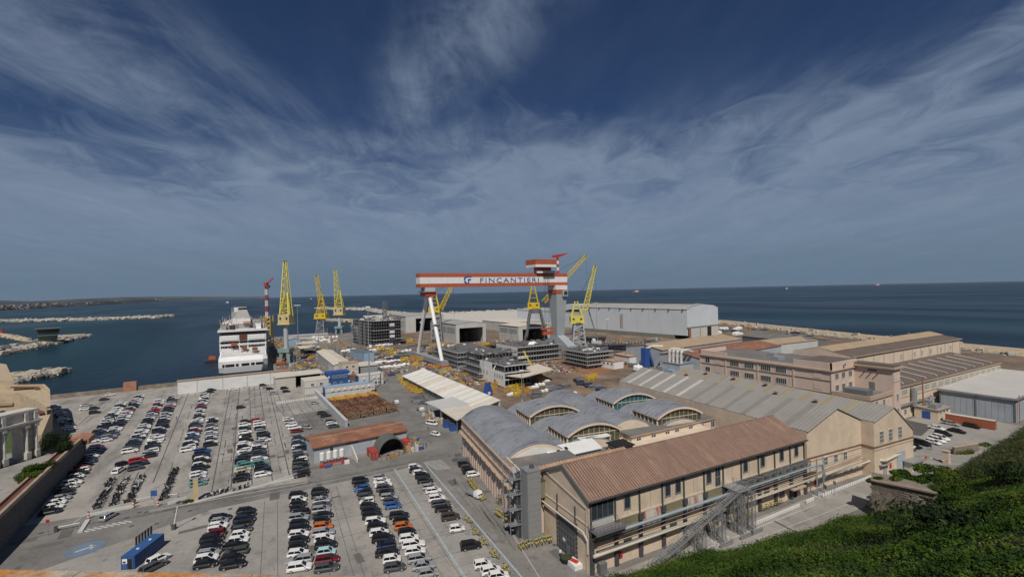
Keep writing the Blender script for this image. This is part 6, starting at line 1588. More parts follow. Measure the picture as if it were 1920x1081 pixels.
# ---- stacked steel pipes and planks
pp = thing('pipe_stack', 'big stack of rusty brown steel scaffold tubes', 'pipe stack', (35.5, 206, 0), 6)
R_ = random.Random(6)
for bx in range(4):
    for by in range(3):
        m = M(); x0 = bx * 5.9; y0 = by * 10.6
        for r in range(5):
            for c in range(9):
                if r == 4 and R_.random() < .4: continue
                x = x0 + .35 + c * .6; z = .5 + r * .58; s_ = R_.uniform(-.5, .3)
                m.k = 0; m.cyl((x, y0 + s_, z), (x, y0 + 9.8 + s_, z + R_.uniform(-.1, .1)), .27, .27, 6, cap=False); m.k = 1; m.cyl((x, y0 + s_, z), (x, y0 + s_ - .02, z), .26, .2, 6)
        m.obj('tube_bundle', [MT['pipebrown'], MT['pipeend']], pp)
pl = thing('plank_stack', 'low stack of yellow-orange scaffold planks behind the rusty tubes', 'plank stack', (35, 240, 0), 5)
for k in range(12): M().box(k * 1.95, 0, 0, k * 1.95 + 1.75, 9, 1.7 + (k * 5 % 3) * .25).obj('plank_pack', MT['yorange'], pl)
a = thing('boundary_wall', 'grey-blue boundary wall between the car park and the pipe stacks', 'wall', (33.6, 196.5, 0), 92.4)
M().box(0, -.5, 0, 73, .5, 2.6).obj('wall', MT['greyblue'], a); M().box(-.1, -.65, 2.6, 73.1, .65, 2.8).obj('coping', MT['hallgrey'], a); M().box(0, -.2, 0, .1, .2, .1)
a = thing('low_kerb_wall', 'low dark kerb wall dividing the upper car park', 'wall', (14.6, 214, 0), 96)
M().box(0, -.25, 0, 41, .25, 1).obj('wall', MT['cgrey'], a)
# picket barrier by the offices
a = thing('picket_barrier', 'row of small white barrier pickets in front of the black-trimmed cabin office', 'barrier', (11, 258, 0), 6)
for k in range(26): M().box(k * .82, -.06, 0, k * .82 + .45, .06, 1.2).obj('picket', MT['cwhite'], a)
# ---- lighting masts
def mast(label, px, py, top, r_=.5, arm=2.4):
    b = P(px, py); z = pd(px, top, b).z; a = thing('lighting_mast', label, 'light mast', (b.x, b.y, 0), -30)
    M().cyl((0, 0, 0), (0, 0, z), r_, r_ * .45, 8).obj('pole', MT['galv'], a)
    M().box(-arm, -.3, z - .3, arm, .3, z + .3).obj('lamp_head', MT['cwhite'], a); M().box(-.6, -.6, 0, .6, .6, .8).obj('base', MT['concrete'], a)
mast('tall lighting mast between the offices and the gantry crane', 693, 735, 575, .42, 1.2)
mast('lighting mast right of the column crane, beside the quay', 559, 655, 572, .45, 3.4)
mast('lighting mast behind the pale quayside shed, near the splayed-leg crane', 597, 654, 577, .45, 3.2)
mast('slim lighting mast beside the white ship block', 979, 752, 694, .28, 1.0)
mast('slim lighting mast at the end of the white hall, near the lattice crane', 1140, 650, 598, .3, 1.2)
# ================================================================== OLD FORT SIDE
ORD = 'first second third fourth fifth sixth seventh eighth ninth tenth eleventh twelfth thirteenth fourteenth fifteenth sixteenth seventeenth eighteenth nineteenth twentieth'.split()
TENS = {2: 'twenty', 3: 'thirty', 4: 'forty'}
def ordn(i):
    if i < 20: return ORD[i]
    n = i + 1
    if n % 10 == 0: return {20: 'twentieth', 30: 'thirtieth', 40: 'fortieth'}[n]
    return TENS[n // 10] + '-' + ORD[n % 10 - 1]
# long retaining wall with the raised walk behind it
RW = [P(-60, 1092), P(0, 1033), P(80, 945), P(160, 858)]
rw_h = 6.6
a = thing('retaining_wall', 'long dark retaining wall with a terracotta walkway on top, above the parked cars', 'wall', (0, 0, 0))
for i in range(3):
    p, q_ = RW[i], RW[i + 1]; d = (q_ - p).normalized(); n = Vector((-d.y, d.x, 0))
    if n.x > 0: n = -n
    L_ = (q_ - p).length
    m = M(); m.loft([[p, p + n * 1.2, p + n * 1.2 + Vector((0, 0, rw_h)), p + n * .35 + Vector((0, 0, rw_h))], [q_, q_ + n * 1.2, q_ + n * 1.2 + Vector((0, 0, rw_h)), q_ + n * .35 + Vector((0, 0, rw_h))]]); m.obj('masonry', MT['brickwall'], a)
    m = M()
    for k in range(13):
        z = .3 + k * .49; o = n * (.35 * z / rw_h - .05); m.bar(p + o + Vector((0, 0, z)), q_ + o + Vector((0, 0, z)), .12, .3)
    m.obj('course', MT['brickwall'], a)
    up = Vector((0, 0, rw_h))
    M().bar(p + n * .6 + up + Vector((0, 0, .5)), q_ + n * .6 + up + Vector((0, 0, .5)), .7, 1.0).obj('outer_parapet', MT['coping'], a)
    M().bar(p + n * 1.9 + up + Vector((0, 0, .05)), q_ + n * 1.9 + up + Vector((0, 0, .05)), 2.0, .2).obj('walkway', MT['walk'], a)
    M().bar(p + n * 3.2 + up + Vector((0, 0, .3)), q_ + n * 3.2 + up + Vector((0, 0, .3)), .5, .9).obj('inner_parapet', MT['coping'], a)
e = P(160, 858); M().box(e.x - 7, e.y - .6, 0, e.x + .1, e.y + .8, rw_h + .6).obj('return_wall', MT['brickwall'], a)
# raised ground behind it
rg = [P(-60, 1092) + Vector((-3, 0, 0)), P(0, 1033) + Vector((-3, 0, 0)), P(160, 858) + Vector((-3, 0, 0)), P(140, 846, 5.2), P(100, 818, 5.2), P(60, 798, 5.2), P(-60, 826, 5.2)]
m = M(); m.prism([(v.x, v.y) for v in rg] + [(-190, 120)], 'z', -1, 5.2); tag(m.obj('raised_terrace', MT['concrete']), kind='structure')
# brick outbuilding behind the wall end
b = P(133, 835, 5); a = thing('brick_outbuilding', 'small old brick vault with arched openings inside the end of the retaining wall', 'building', (b.x - 1, b.y - 2, 5.2), 0)
M().prism([(0, 0), (6, 0), (6, 1.8), (3, 2.8), (0, 1.8)], 'y', 0, 7).obj('wall', MT['oldbrick'], a)
for k in range(4): M().box(.5 + k * 1.4, -.06, .2, 1.4 + k * 1.4, -.02, 1.4).obj('opening', MT['void'], a)
# triumphal arch
e = P(70, 853, 5.2); ang = 52
ars = (pd(70, 764, e).z - 5.2) / 13.2
a = thing('triumphal_arch', 'pale ancient stone triumphal arch with paired columns at the left edge', 'arch', (e.x - 10.3 * ars * math.cos(RAD(ang)), e.y - 10.3 * ars * math.sin(RAD(ang)), 5.2), ang)
a.scale = (ars * .66, ars, ars)
# local x along the face (0..16), -y towards us
hA = 13.2
M().box(0, 0, 0, 4.6, 3.4, 9.2).box(10.4, 0, 0, 15.6, 3.4, 9.2).obj('pier', MT['stonepale'], a)
A = [(7.5 + 2.9 * math.cos(t), 6.2 + 2.9 * math.sin(t)) for t in np.linspace(math.pi, 0, 13)]
m = M()
for p_, q_ in zip(A, A[1:]): m.loft([[(p_[0], 0, p_[1]), (p_[0], 0, 9.2), (p_[0], 3.4, 9.2), (p_[0], 3.4, p_[1])], [(q_[0], 0, q_[1]), (q_[0], 0, 9.2), (q_[0], 3.4, 9.2), (q_[0], 3.4, q_[1])]])
m.obj('arch_spandrel', MT['stonepale'], a)
m = M()
for p_, q_ in zip(A, A[1:]): m.bar((p_[0], -.12, p_[1]), (q_[0], -.12, q_[1]), .3, .5)
m.obj('archivolt', MT['stonepale'], a); M().box(7.1, -.5, 8.6, 7.9, -.02, 9.5).obj('keystone', MT['stonepale'], a)
M().box(-.5, -.8, 9.2, 16.1, 4, 9.7).obj('architrave', MT['stonepale'], a); M().box(-.9, -1.2, 9.7, 16.5, 4.4, 10.2).obj('cornice', MT['stonepale'], a)
M().box(.2, -.2, 10.2, 15.4, 3.4, 12.6).obj('attic', MT['stonepale'], a); M().box(-.3, -.6, 12.6, 15.9, 3.9, 13.2).obj('attic_cornice', MT['stonepale'], a)
for x in (.9, 3.7, 11.3, 14.6):
    c = M().cyl((x, -.55, 1.9), (x, -.55, 8.5), .52, .45, 12).obj('column', MT['stonepale'], a); M().box(x - .7, -1.2, 8.5, x + .7, .1, 9.2).obj('capital', MT['stonepale'], c); M().box(x - .8, -1.4, 0, x + .8, .1, 1.9).obj('pedestal', MT['stonepale'], c)
    M().box(x - .6, -.9, 10.25, x + .6, -.25, 12.5).obj('attic_pier', MT['stonepale'], a)
for z in (3.2, 5.4, 7.4): M().box(12, -.12, z, 14, -.02, z + .5).obj('relief_band', MT['stone'], a)
st = M()
for k in range(8): st.box(-6, -2 - k * 1.3, -.6 - k * .6, 17, -.7 - k * 1.3, -.0 - k * .6)
st.box(-6, -1, -2, 17, 4.4, -.02)
st.obj('steps', MT['stone'], a)
# fort bastion behind, trees
b = P(78, 792, 4)
a = thing('old_fort', 'tan stone fort with a sloping walled walk, at the left edge beyond the arch', 'fort', (0, 0, 0))
def PZ(x, y, z): return P(x, y, z)
f0, f1, f2 = PZ(-70, 790, 5), PZ(40, 785, 5), PZ(80, 800, 5)
top = [PZ(-70, 745, 15), PZ(34, 738, 15), PZ(72, 752, 14.5), PZ(88, 768, 12), PZ(88, 735, 12), PZ(78, 722, 14), PZ(30, 722, 15), PZ(-70, 720, 15)]
m = M(); m.prism([(v.x, v.y) for v in top], 'z', 0, 12.6); m.obj('bastion', MT['stone'], a)
m = M(); tz = [15.4, 15.4, 14.6, 13.2, 13.2, 14.4, 15.2, 15.2]
for i in range(8):
    p_, q_ = top[i], top[(i + 1) % 8]
    m.loft([[(p_.x, p_.y, 12.5), (p_.x + .8, p_.y + .8, 12.5), (p_.x + .8, p_.y + .8, tz[i]), (p_.x, p_.y, tz[i])], [(q_.x, q_.y, 12.5), (q_.x + .8, q_.y + .8, 12.5), (q_.x + .8, q_.y + .8, tz[(i + 1) % 8]), (q_.x, q_.y, tz[(i + 1) % 8])]])
m.obj('parapet', MT['stone'], a)
r0 = PZ(-40, 700, 14); m = M()
m.prism([(v.x, v.y) for v in (PZ(-70, 722, 14), PZ(25, 722, 14), PZ(12, 690, 14), PZ(-70, 678, 14))], 'z', 0, 16.5); m.obj('keep', MT['stone'], a)
for i in (3, 4, 5): p_, q_ = top[i], top[(i + 1) % 8]; M().bar(p_ + Vector((-1.6, -.6, -.6 - (14.5 - tz[i]) * .3)), q_ + Vector((-1.6, -.6, -.6)), 1.6, .4).obj('wall_walk', MT['walk'], a)
for k in range(11): v = top[0].lerp(top[1], .62 + k * .028); M().cbox(v.x - .25, v.y - .4, 10.6, .6, .6, 1.1, 20).obj('corbel', MT['stone'], a)
v = top[0].lerp(top[1], .72); M().cbox(v.x, v.y - .1, 6.4, 1.6, .4, 2, 10).obj('opening', MT['void'], a)
q0, q1 = PZ(88, 775, 9), PZ(66, 830, 6)
M().bar(q0 + Vector((0, 0, -3)), q1 + Vector((0, 0, -2)), 3.2, 9).obj('curtain_wall', MT['stone'], a)
for i, (px, py, z, r_, lb, mm) in enumerate(((95, 850, 5.2, (2.5, 2.5, 4.6), 'dark rounded evergreen tree beside the triumphal arch', 'leafdark'), (118, 856, 5.2, (2.6, 2.6, 3.2), 'lower dark tree between the evergreen and the walled walk', 'leafdark'),
        (72, 893, 5.2, (3.4, 2.4, 2.2), 'clipped green shrub below the arch steps', 'leaf'), (52, 905, 5.2, (2.6, 2.2, 1.9), 'smaller green shrub at the corner of the arch steps', 'leaf'))):
    c = P(px, py, z); bush_obj('tree' if i < 2 else 'shrub', (c.x, c.y, z), r_, lb, 'tree' if i < 2 else 'shrub', n=6500, m=mm, size=.2, trunk=True, seed=40 + i, fl=.62)
sheet('lawn', [P(8, 850, 5.25), P(40, 846, 5.25), P(38, 800, 5.25), P(0, 800, 5.25)], 5.26, MT['grass'])

# ================================================================== VEHICLES
TYPES = {  # length, width, height, belt, bonnet end, screen top, rear top, rear base
    'hatchback': (4.0, 1.74, 1.47, .92, .27, .08, -.40, -.475), 'suv': (4.4, 1.84, 1.66, 1.04, .27, .10, -.42, -.48), 'saloon': (4.55, 1.79, 1.43, .90, .24, .05, -.27, -.40),
    'estate': (4.6, 1.80, 1.48, .92, .25, .07, -.42, -.48), 'small car': (3.55, 1.62, 1.50, .92, .30, .12, -.40, -.475), 'van': (4.7, 1.9, 1.92, 1.1, .36, .24, -.47, -.49)}
CM = {}
def carmesh(ty):
    if ty in CM: return CM[ty]
    L_, W_, H_, bl, hb, stp, rt_, rb = TYPES[ty]; w = W_ / 2
    body = M()
    def sec(x, top, k=1.0, low=.22):
        return [(x, -w * .86 * k, low), (x, -w * k, .42), (x, -w * .985 * k, top * .78), (x, -w * .86 * k, top), (x, w * .86 * k, top), (x, w * .985 * k, top * .78), (x, w * k, .42), (x, w * .86 * k, low)]
    hood = bl * .90
    st_ = [(-.5, bl * .78, .86, .36), (-.485, bl * .95, .95, .26), (rb, bl, .98, .22), (-.2, bl * 1.0, 1, .2), (.1, bl * .98, 1, .2), (hb, bl * .96, 1, .2), (.40, hood * .92, .97, .22), (.475, hood * .78, .9, .25), (.5, hood * .62, .78, .34)]
    body.loft([sec(x * L_, t_, k, lo_) for x, t_, k, lo_ in st_])
    b0, b1 = w * .84, w * .68
    z0, z1 = bl * .97, H_
    F0, F1, R0, R1 = hb * L_, stp * L_, rb * L_, rt_ * L_
    body.loft([[(R1 - .03, -b1, z1 - .06), (R1 - .03, b1, z1 - .06), (F1 + .03, b1, z1 - .05), (F1 + .03, -b1, z1 - .05)], [(R1 + .12, -b1 * .86, z1), (R1 + .12, b1 * .86, z1), (F1 - .16, b1 * .86, z1), (F1 - .16, -b1 * .86, z1)]])
    for s_ in (-1, 1):
        body.bar((F0, s_ * b0, z0), (F1, s_ * b1, z1 - .05), .08, .1).bar((R0, s_ * b0, z0), (R1, s_ * b1, z1 - .05), .14, .12)
        xm = (F1 + R1) / 2 + .1; body.bar((xm, s_ * (b0 + .012), z0), (xm, s_ * (b1 + .012), z1 - .05), .08, .04)
        body.bar((F1, s_ * b1, z1 - .06), (R1, s_ * b1, z1 - .06), .07, .07); body.box(F0 - .25, s_ * (w + .08) - .09, bl, F0 - .08, s_ * (w + .08) + .09, bl + .14)
    gl = M(); e = .985
    gl.loft([[(R0, -b0 * e, z0 - .02), (R0, b0 * e, z0 - .02), (F0, b0 * e, z0 - .02), (F0, -b0 * e, z0 - .02)], [(R1, -b1 * e, z1 - .06), (R1, b1 * e, z1 - .06), (F1, b1 * e, z1 - .06), (F1, -b1 * e, z1 - .06)]])
    wh = M(); wh.k = 0; wh.cyl((0, -.1, 0), (0, .1, 0), .315, .315, 14); wh.k = 1; wh.cyl((0, -.115, 0), (0, .115, 0), .2, .2, 9)
    hl = M().box(-.05, -.17, -.07, .04, .17, .07); tl = M().box(-.04, -.13, -.1, .04, .13, .1)
    whp = [(sx * L_ * (.315 if sx > 0 else .30), sy * (w - .1), .315) for sx in (-1, 1) for sy in (-1, 1)]
    far = M(); far.v = list(body.v); far.f = list(body.f); far.mi = [0] * len(body.f)
    for src, k in ((gl, 1),):
        n = len(far.v); far.v += src.v; far.f += [tuple(n + i for i in f) for f in src.f]; far.mi += [k] * len(src.f)
    far.k = 2
    for x, y, z in whp: far.cyl((x, y - .1, z), (x, y + .1, z), .315, .315, 8)
    CM[ty] = (body.mesh('car_body', [PAINT['w'][0]]), gl.mesh('car_window', [MT['carglass']]), wh.mesh('car_wheel', [MT['tyre'], MT['rim']]), hl.mesh('headlight', [MT['lamp']]), tl.mesh('tail_light', [MT['taillamp']]), far.mesh('far_car', [PAINT['w'][0], MT['carglass'], MT['tyre']]), whp)
    return CM[ty]
CARS = []
def plan(x, y, rz, col, desc, ty=None):
    if ty is None: ty = rnd.choices(('hatchback', 'suv', 'saloon', 'estate', 'small car'), (38, 26, 8, 16, 12))[0]
    if col == '?': col = rnd.choices('wkgsbnmreut', (34, 38, 13, 9, 2, 4, 1.4, 1.4, .6, .6, .6))[0]
    CARS.append((x, y, rz, col, ty, desc))
def car(x, y, rz, col, ty, label, group, near):
    L_, W_, H_, bl, hb, stp, rt_, rb = TYPES[ty]; bm_, gm, wm_, hm, tm, fm, whp = carmesh(ty)
    paint = PAINT[col][0]; sc_ = rnd.uniform(1.0, 1.1)
    if not near:
        o = put(fm, 'parked_car', None, (x, y, .015), rz); o.scale = (sc_ * 1.03, 1.1, rnd.uniform(.97, 1.04))
        o.material_slots[0].link = 'OBJECT'; o.material_slots[0].material = paint
        return tag(o, label, 'car', group)
    a = thing('parked_car', label, 'car', (x, y, .015), rz, group); a.scale = (sc_, 1.05, rnd.uniform(.97, 1.04))
    o = put(bm_, 'body', a); o.material_slots[0].link = 'OBJECT'; o.material_slots[0].material = paint
    put(gm, 'window', a)
    for p_ in whp: put(wm_, 'wheel', a, p_)
    for s_ in (-1, 1): put(hm, 'headlight', a, (L_ * .475, s_ * W_ * .34, bl * .66)); put(tm, 'tail_light', a, (-L_ * .487, s_ * W_ * .38, bl * .8))
    return a
def row(p0, p1, cols, rz, desc, n=None, jit=.25, end='near'):
    """cars side by side from pixel ground point p0 to p1 (listed from the far end)"""
    a, b = P(*p0), P(*p1)
    if n: cols = [cols[i] if i < len(cols) else '?' for i in range(n)]
    n = len(cols)
    for i, c in enumerate(cols):
        if c == ' ': continue
        q_ = a.lerp(b, i / (n - 1))
        lng = Vector((math.cos(RAD(rz)), math.sin(RAD(rz)))) * rnd.uniform(-jit, jit)
        plan(q_.x + lng.x, q_.y + lng.y, rz + rnd.uniform(-2, 2) + (180 if rnd.random() < .12 else 0), c, (n - 1 - i, desc))
row((413, 974), (384, 1062), 'kswwmkkkswk', -13, 'short row nearest the blue container')
row((461, 961), (435, 1063), 'kknkgwwkvkk', -13, 'second row from the blue container')
row((560.5, 932), (561, 1068), 'kwkkkskkwkkwsw', -16, 'left row of the middle block')
row((600, 925), (615, 1068), 'kksgskkoswkcmg', -16, 'right row of the middle block')
row((674, 904), (739, 1068), 'kkbkgwkkkwkwknkwg', -16, 'left row of the right-hand block')
row((712, 898), (801, 1080), 'swwgksgb kkokwwwsss', -16, 'right row of the right-hand block')
for i, (px, py, c, ty) in enumerate(((777, 876, 'w', None), (781, 882, 'k', None), (787, 887, 'w', 'hatchback'), (792.5, 893, 'k', 'suv'), (797.5, 902, 'k', 'estate'), (806, 914, 's', 'hatchback'), (813, 921, 'w', 'hatchback'), (819, 936, 'w', 'suv'), (827, 945, 'g', 'estate'), (831.5, 955, 'k', 'hatchback'), (845, 971, 'u', 'suv'), (857, 993, 'w', 'small car'), (883, 1025, 'k', 'suv'), (905, 1061, 'w', 'small car'), (921, 1072, 'w', 'hatchback'), (935, 1082, 'w', 'hatchback'))):
    b = P(px, py + 2); plan(b.x, b.y, -15 + rnd.uniform(-3, 3), c, (15 - i, 'single row along the yellow bikes'), ty)
for i, (px, py, c) in enumerate(((871, 873, 'k'), (876, 880, 'g'), (881, 886, 'k'), (888, 892, 'w'))):
    b = P(px, py); plan(b.x, b.y, -12, c, (3 - i, 'the four against the pink hall'))
row((386, 738), (354, 845), '', 5, 'long row left of the kerb line', n=40)
row((399, 788), (394, 836), 'wkksgwkwsw', 5, 'short row right of the kerb line', n=13)
row((379, 848), (371, 910), 'bnkwkwkkwwst', 5, 'row ending at the tan pillar')
row((459, 792), (461, 828), 'kwnwkk', 0, 'upper left mid-lot row')
row((458, 834), (455, 901), 'wwkwwgkktteekk', 2, 'the lower left mid-lot row')
row((483.5, 790), (497, 827), 'rwwkskkw', 0, 'the upper right mid-lot row')
row((484, 834), (492, 892), 'sswkgkkwstkknw', 2, 'the lower right mid-lot row')
row((540, 788), (556, 810), 'wswwm', -4, 'the short row behind the grey-blue store')
row((559, 820), (566, 893), 'sgksknwknsgk', -2, 'row along the grey-blue store', n=19)
row((230, 757), (173, 829), '', 8, 'left half of the leftmost row', n=28)
row((262, 745), (201, 827), '', 8, 'right half of the leftmost row', n=36)
row((301, 752), (243, 848), 'wwswrkgwsmrgw', 7, 'left half of the second row', n=34)
row((325, 747), (279, 857), 'nwkgksswrsgk', 7, 'right half of the second row', n=38)
row((182, 840), (96, 962), 'mbnkwnnkrwkwkwsgksw', 0, 'row under the retaining wall', n=21)
row((102, 762), (133, 806), '', 18, 'row beside the old fort', n=17)
for px, py, rz, c, d in ((208, 741, 6, 'w', 'the white harbour parapet'), (195, 750, 6, 'g', 'the lone pair below the parapet'), (162, 761, 8, 's', 'the loose group near the fort'), (160, 768, 8, 'w', 'the loose group near the fort'), (177, 767, 8, 'k', 'the loose group near the fort'), (178, 775, 8, 'k', 'the loose group near the fort'), (144, 742, 4, 'b', 'the far corner of the lot'),
        (258, 866, 12, 'r', 'the last cars before the bikes'), (262, 872, 10, 'n', 'the last cars before the bikes'), (255, 880, 10, 'g', 'the last cars before the bikes'), (230, 872, 40, 'k', 'the bike racks'), (223, 884, 75, 'w', 'the bike racks'), (576, 803, -50, 's', 'the short row behind the store'), (604, 776, -4, 'k', 'the boundary wall'), (611, 781, -4, 'k', 'the boundary wall'), (620, 792, -2, 'k', 'the boundary wall near the store'), (622, 796, -2, 'w', 'the boundary wall near the store'), (626, 801, -2, 'g', 'the boundary wall near the store'), (590, 757, -2, 's', 'the top of the boundary wall'), (533, 729, 8, 'g', 'the ribbed shed'), (537, 735, 8, 'k', 'the ribbed shed'), (451.6, 765, 4, 'b', 'the empty middle bays'), (393, 736, 5, 'k', 'the foot of the harbour wall'), (397, 732, 5, 'g', 'the foot of the harbour wall'), (438, 731, 8, 'w', 'the middle of the harbour wall'), (493, 723, 6, 'k', 'the end of the harbour wall'), (498, 728, 6, 's', 'the end of the harbour wall'), (506, 730, 6, 'k', 'the end of the harbour wall'), (513, 739, 6, 's', 'the picket barrier'),
        (297, 1052, 38, 'w', 'the blue container'), (289, 1066, 38, 'g', 'the parapet edge'), (204, 971, 60, 's', 'the barrier entrance'), (817, 816, -68, 'w', 'the road by the vaulted hall'), (700, 735, 70, 'k', 'the lighting mast')):
    b = P(px, py); plan(b.x, b.y, rz, c, (0, d, 'at'))
for i, (px, py, rz, c, ty) in enumerate(((1756, 804, -97, 'w', 'saloon'), (1783, 796, -95, 's', 'estate'), (1794, 810, -97, 'k', 'saloon'), (1822, 801, -97, 'k', 'suv'), (1845, 798, -97, 'g', 'suv'), (1769, 815, -104, 'k', 'estate'), (1764, 823, -106, 'w', 'suv'), (1757, 827, -106, 'w', 'suv'), (1750, 831, -106, 'w', 'hatchback'), (1728, 833, -104, 'k', 'suv'), (1712, 838, -104, 'k', 'estate'), (1686, 824, -100, 'k', 'suv'), (1694, 832, -100, 'k', 'estate'), (1702, 842, -104, 'g', 'hatchback'), (1692, 847, -104, 'n', 'saloon'), (1757, 755 + 50, -97, 'k', 'small car'))):
    if i == 15: continue
    b = P(px, py); plan(b.x, b.y, rz, c, (i, 'the cars in the side car park by the rust-red container', 'side'), ty)
CARS.sort(key=lambda c: (c[0] ** 2 + c[1] ** 2))
rest = M(); used = {}
for i, (x, y, rz, c, ty, d) in enumerate(CARS):
    nm = PAINT[c][1]
    if len(d) == 3 and d[2] == 'at': lab = f'{nm} {ty} standing apart beside {d[1]}'
    elif len(d) == 3: lab = f'{nm} {ty}, {ordn(d[0])} of {d[1]}'
    else: lab = f'{nm} {ty}, {ordn(d[0])} from near end, {d[1]}'
    if lab in used: used[lab] += 1; lab = lab.replace(' standing', ', another one standing') if 'standing' in lab else lab + ' again'
    else: used[lab] = 1
    if i < 298: car(x, y, rz, c, ty, lab, 'cars parked in the harbour car parks', i < 125)
    else:
        fm = carmesh(ty)[5]; R3 = Matrix.Rotation(RAD(rz), 3, 'Z'); n = len(rest.v)
        rest.v += [tuple(R3 @ v.co + Vector((x, y, .015))) for v in fm.vertices]
        pi = {'w': 0, 's': 3, 'k': 4, 'g': 4, 'n': 5, 'b': 5}.get(c, 6)
        for p_ in fm.polygons: rest.f.append(tuple(n + j for j in p_.vertices)); rest.mi.append(pi if p_.material_index == 0 else p_.material_index)
if rest.f: tag(rest.obj('far_parked_cars', [PAINT['w'][0], MT['carglass'], MT['tyre'], PAINT['s'][0], PAINT['k'][0], PAINT['n'][0], PAINT['r'][0]]), kind='stuff')
def truck(label, px, py, rz, paint='w', bed='galv', cab=1.9, L_=5.2, load=None):
    b = P(px, py); a = thing('pickup_truck', label, 'truck', (b.x, b.y, .02), rz)
    M().loft([[(L_ / 2 - 1.9, -.92, .45), (L_ / 2, -.88, .45), (L_ / 2, .88, .45), (L_ / 2 - 1.9, .92, .45)], [(L_ / 2 - 1.9, -.92, 1.15), (L_ / 2 + .02, -.86, 1.05), (L_ / 2 + .02, .86, 1.05), (L_ / 2 - 1.9, .92, 1.15)], [(L_ / 2 - 1.8, -.8, cab), (L_ / 2 - .75, -.76, cab), (L_ / 2 - .75, .76, cab), (L_ / 2 - 1.8, .8, cab)]]).obj('cab', PAINT[paint][0], a)
    M().loft([[(L_ / 2 - 1.7, -.89, 1.18), (L_ / 2 + .0, -.83, 1.1), (L_ / 2 + .0, .83, 1.1), (L_ / 2 - 1.7, .89, 1.18)], [(L_ / 2 - 1.65, -.81, cab - .12), (L_ / 2 - .7, -.76, cab - .12), (L_ / 2 - .7, .76, cab - .12), (L_ / 2 - 1.65, .81, cab - .12)]]).obj('window', MT['carglass'], a)
    M().box(-L_ / 2, -.95, .7, L_ / 2 - 1.95, .95, .8).box(-L_ / 2, -.95, .8, L_ / 2 - 1.95, -.88, 1.15).box(-L_ / 2, .88, .8, L_ / 2 - 1.95, .95, 1.15).box(-L_ / 2, -.95, .8, -L_ / 2 + .07, .95, 1.15).obj('load_bed', MT[bed], a)
    if load: M().box(-L_ / 2 + .3, -.7, .82, L_ / 2 - 2.3, .7, 1.7).obj('load', MT[load], a)
    for x in (-L_ * .3, L_ * .3):
        for s_ in (-1, 1): put(carmesh('hatchback')[2], 'wheel', a, (x, s_ * .84, .32))
    for s_ in (-1, 1): put(carmesh('hatchback')[3], 'headlight', a, (L_ / 2, s_ * .65, .8))
    return a
truck('white flatbed truck driving towards us along the road beside the pink hall', 889, 930, -72)
truck('white pickup with a loaded bed standing beside the grey-white canopy', 788, 770, -80, load='clutter')
truck('small white van-like pickup on the road beside the brown tube stack', 742, 756, -88)
truck('white pickup parked at the end of the cabin row beside the road', 692, 742, 60, load='blue')
b = P(810, 796); plan_ = CARS; car(b.x, b.y, -60, 'w', 'van', 'white van parked in front of the beige canopy', 'vans on the quay road', True)

# ---- scooters and motorcycles
sm_b = M().box(-.75, -.14, .5, -.05, .14, .78).box(-.1, -.17, .25, .35, .17, .42).bar((.35, 0, .3), (.62, 0, 1.0), .3, .14).bar((.62, -.32, 1.02), (.62, .32, 1.02), .07).box(-.78, -.12, .32, -.3, .12, .5).mesh('scooter_body', [MT['darksteel']])
sm_w = M().cyl((0, -.06, 0), (0, .06, 0), .25, .25, 10).mesh('scooter_wheel', [MT['tyre']])
sm_s = M().box(-.7, -.13, .78, -.05, .13, .88).mesh('scooter_seat', [MT['void']]); sm_x = M().box(-1.0, -.2, .82, -.66, .2, 1.15).mesh('top_box', [MT['darksteel']])
def scooter(x, y, rz, lab, col, box):
    a = thing('scooter', lab, 'scooter', (x, y, .03), rz, 'scooters in the car park strips')
    o = put(sm_b, 'body', a); o.material_slots[0].link = 'OBJECT'; o.material_slots[0].material = col
    put(sm_s, 'seat', a); put(sm_w, 'wheel', a, (-.55, 0, .25)); put(sm_w, 'wheel', a, (.6, 0, .25))
    if box: put(sm_x, 'top_box', a)
for p0, p1, n, rz, d in (((212, 899), (181, 953), 20, 12, 'left scooter strip'), ((236, 900), (211, 947), 17, 12, 'middle scooter strip'), ((267, 894), (241, 941), 17, 12, 'right scooter strip'), ((330, 880), (308, 934), 24, 8, 'scooter strip by the kerb'), ((390, 930), (424, 922), 6, 60, 'pavement behind the tan pillar'), ((440, 918), (466, 913), 4, 80, 'pavement below the mid-lot rows')):
    a, b = P(*p0), P(*p1)
    for i in range(n):
        q_ = a.lerp(b, i / (n - 1)); cl_ = rnd.choice('kkkkkkggnnws')
        scooter(q_.x + rnd.uniform(-.3, .3), q_.y + rnd.uniform(-.15, .15), rz + rnd.uniform(-12, 12) + rnd.choice((0, 180)), f'{PAINT[cl_][1]} scooter, {ordn(n - 1 - i)} from the near end of the {d}', PAINT[cl_][0], rnd.random() < .4)
# ---- yellow works bicycles
bk = M()
for x in (-.52, .52):
    A = [(x + .33 * math.cos(t), 0, .35 + .33 * math.sin(t)) for t in np.linspace(0, 2 * math.pi, 13)]
    for p_, q_ in zip(A, A[1:]): bk.bar(p_, q_, .05)
bkw = bk.mesh('bicycle_wheels', [MT['tyre']])
bk = M().bar((-.52, 0, .35), (-.12, 0, .78), .09).bar((-.12, 0, .78), (.4, 0, .8), .1).bar((0, 0, .33), (.4, 0, .8), .1).bar((-.52, 0, .35), (0, 0, .33), .08).bar((.52, 0, .35), (.38, 0, 1.0), .09).bar((.38, -.28, 1.02), (.38, .28, 1.02), .06).bar((-.12, 0, .5), (-.14, 0, .95), .07).box(-.72, -.1, .74, -.4, .1, .8)
bkf = bk.mesh('bicycle_frame', [MT['yellowbike']]); bks = M().box(-.28, -.09, .93, 0, .09, 1.0).mesh('bicycle_saddle', [MT['void']])
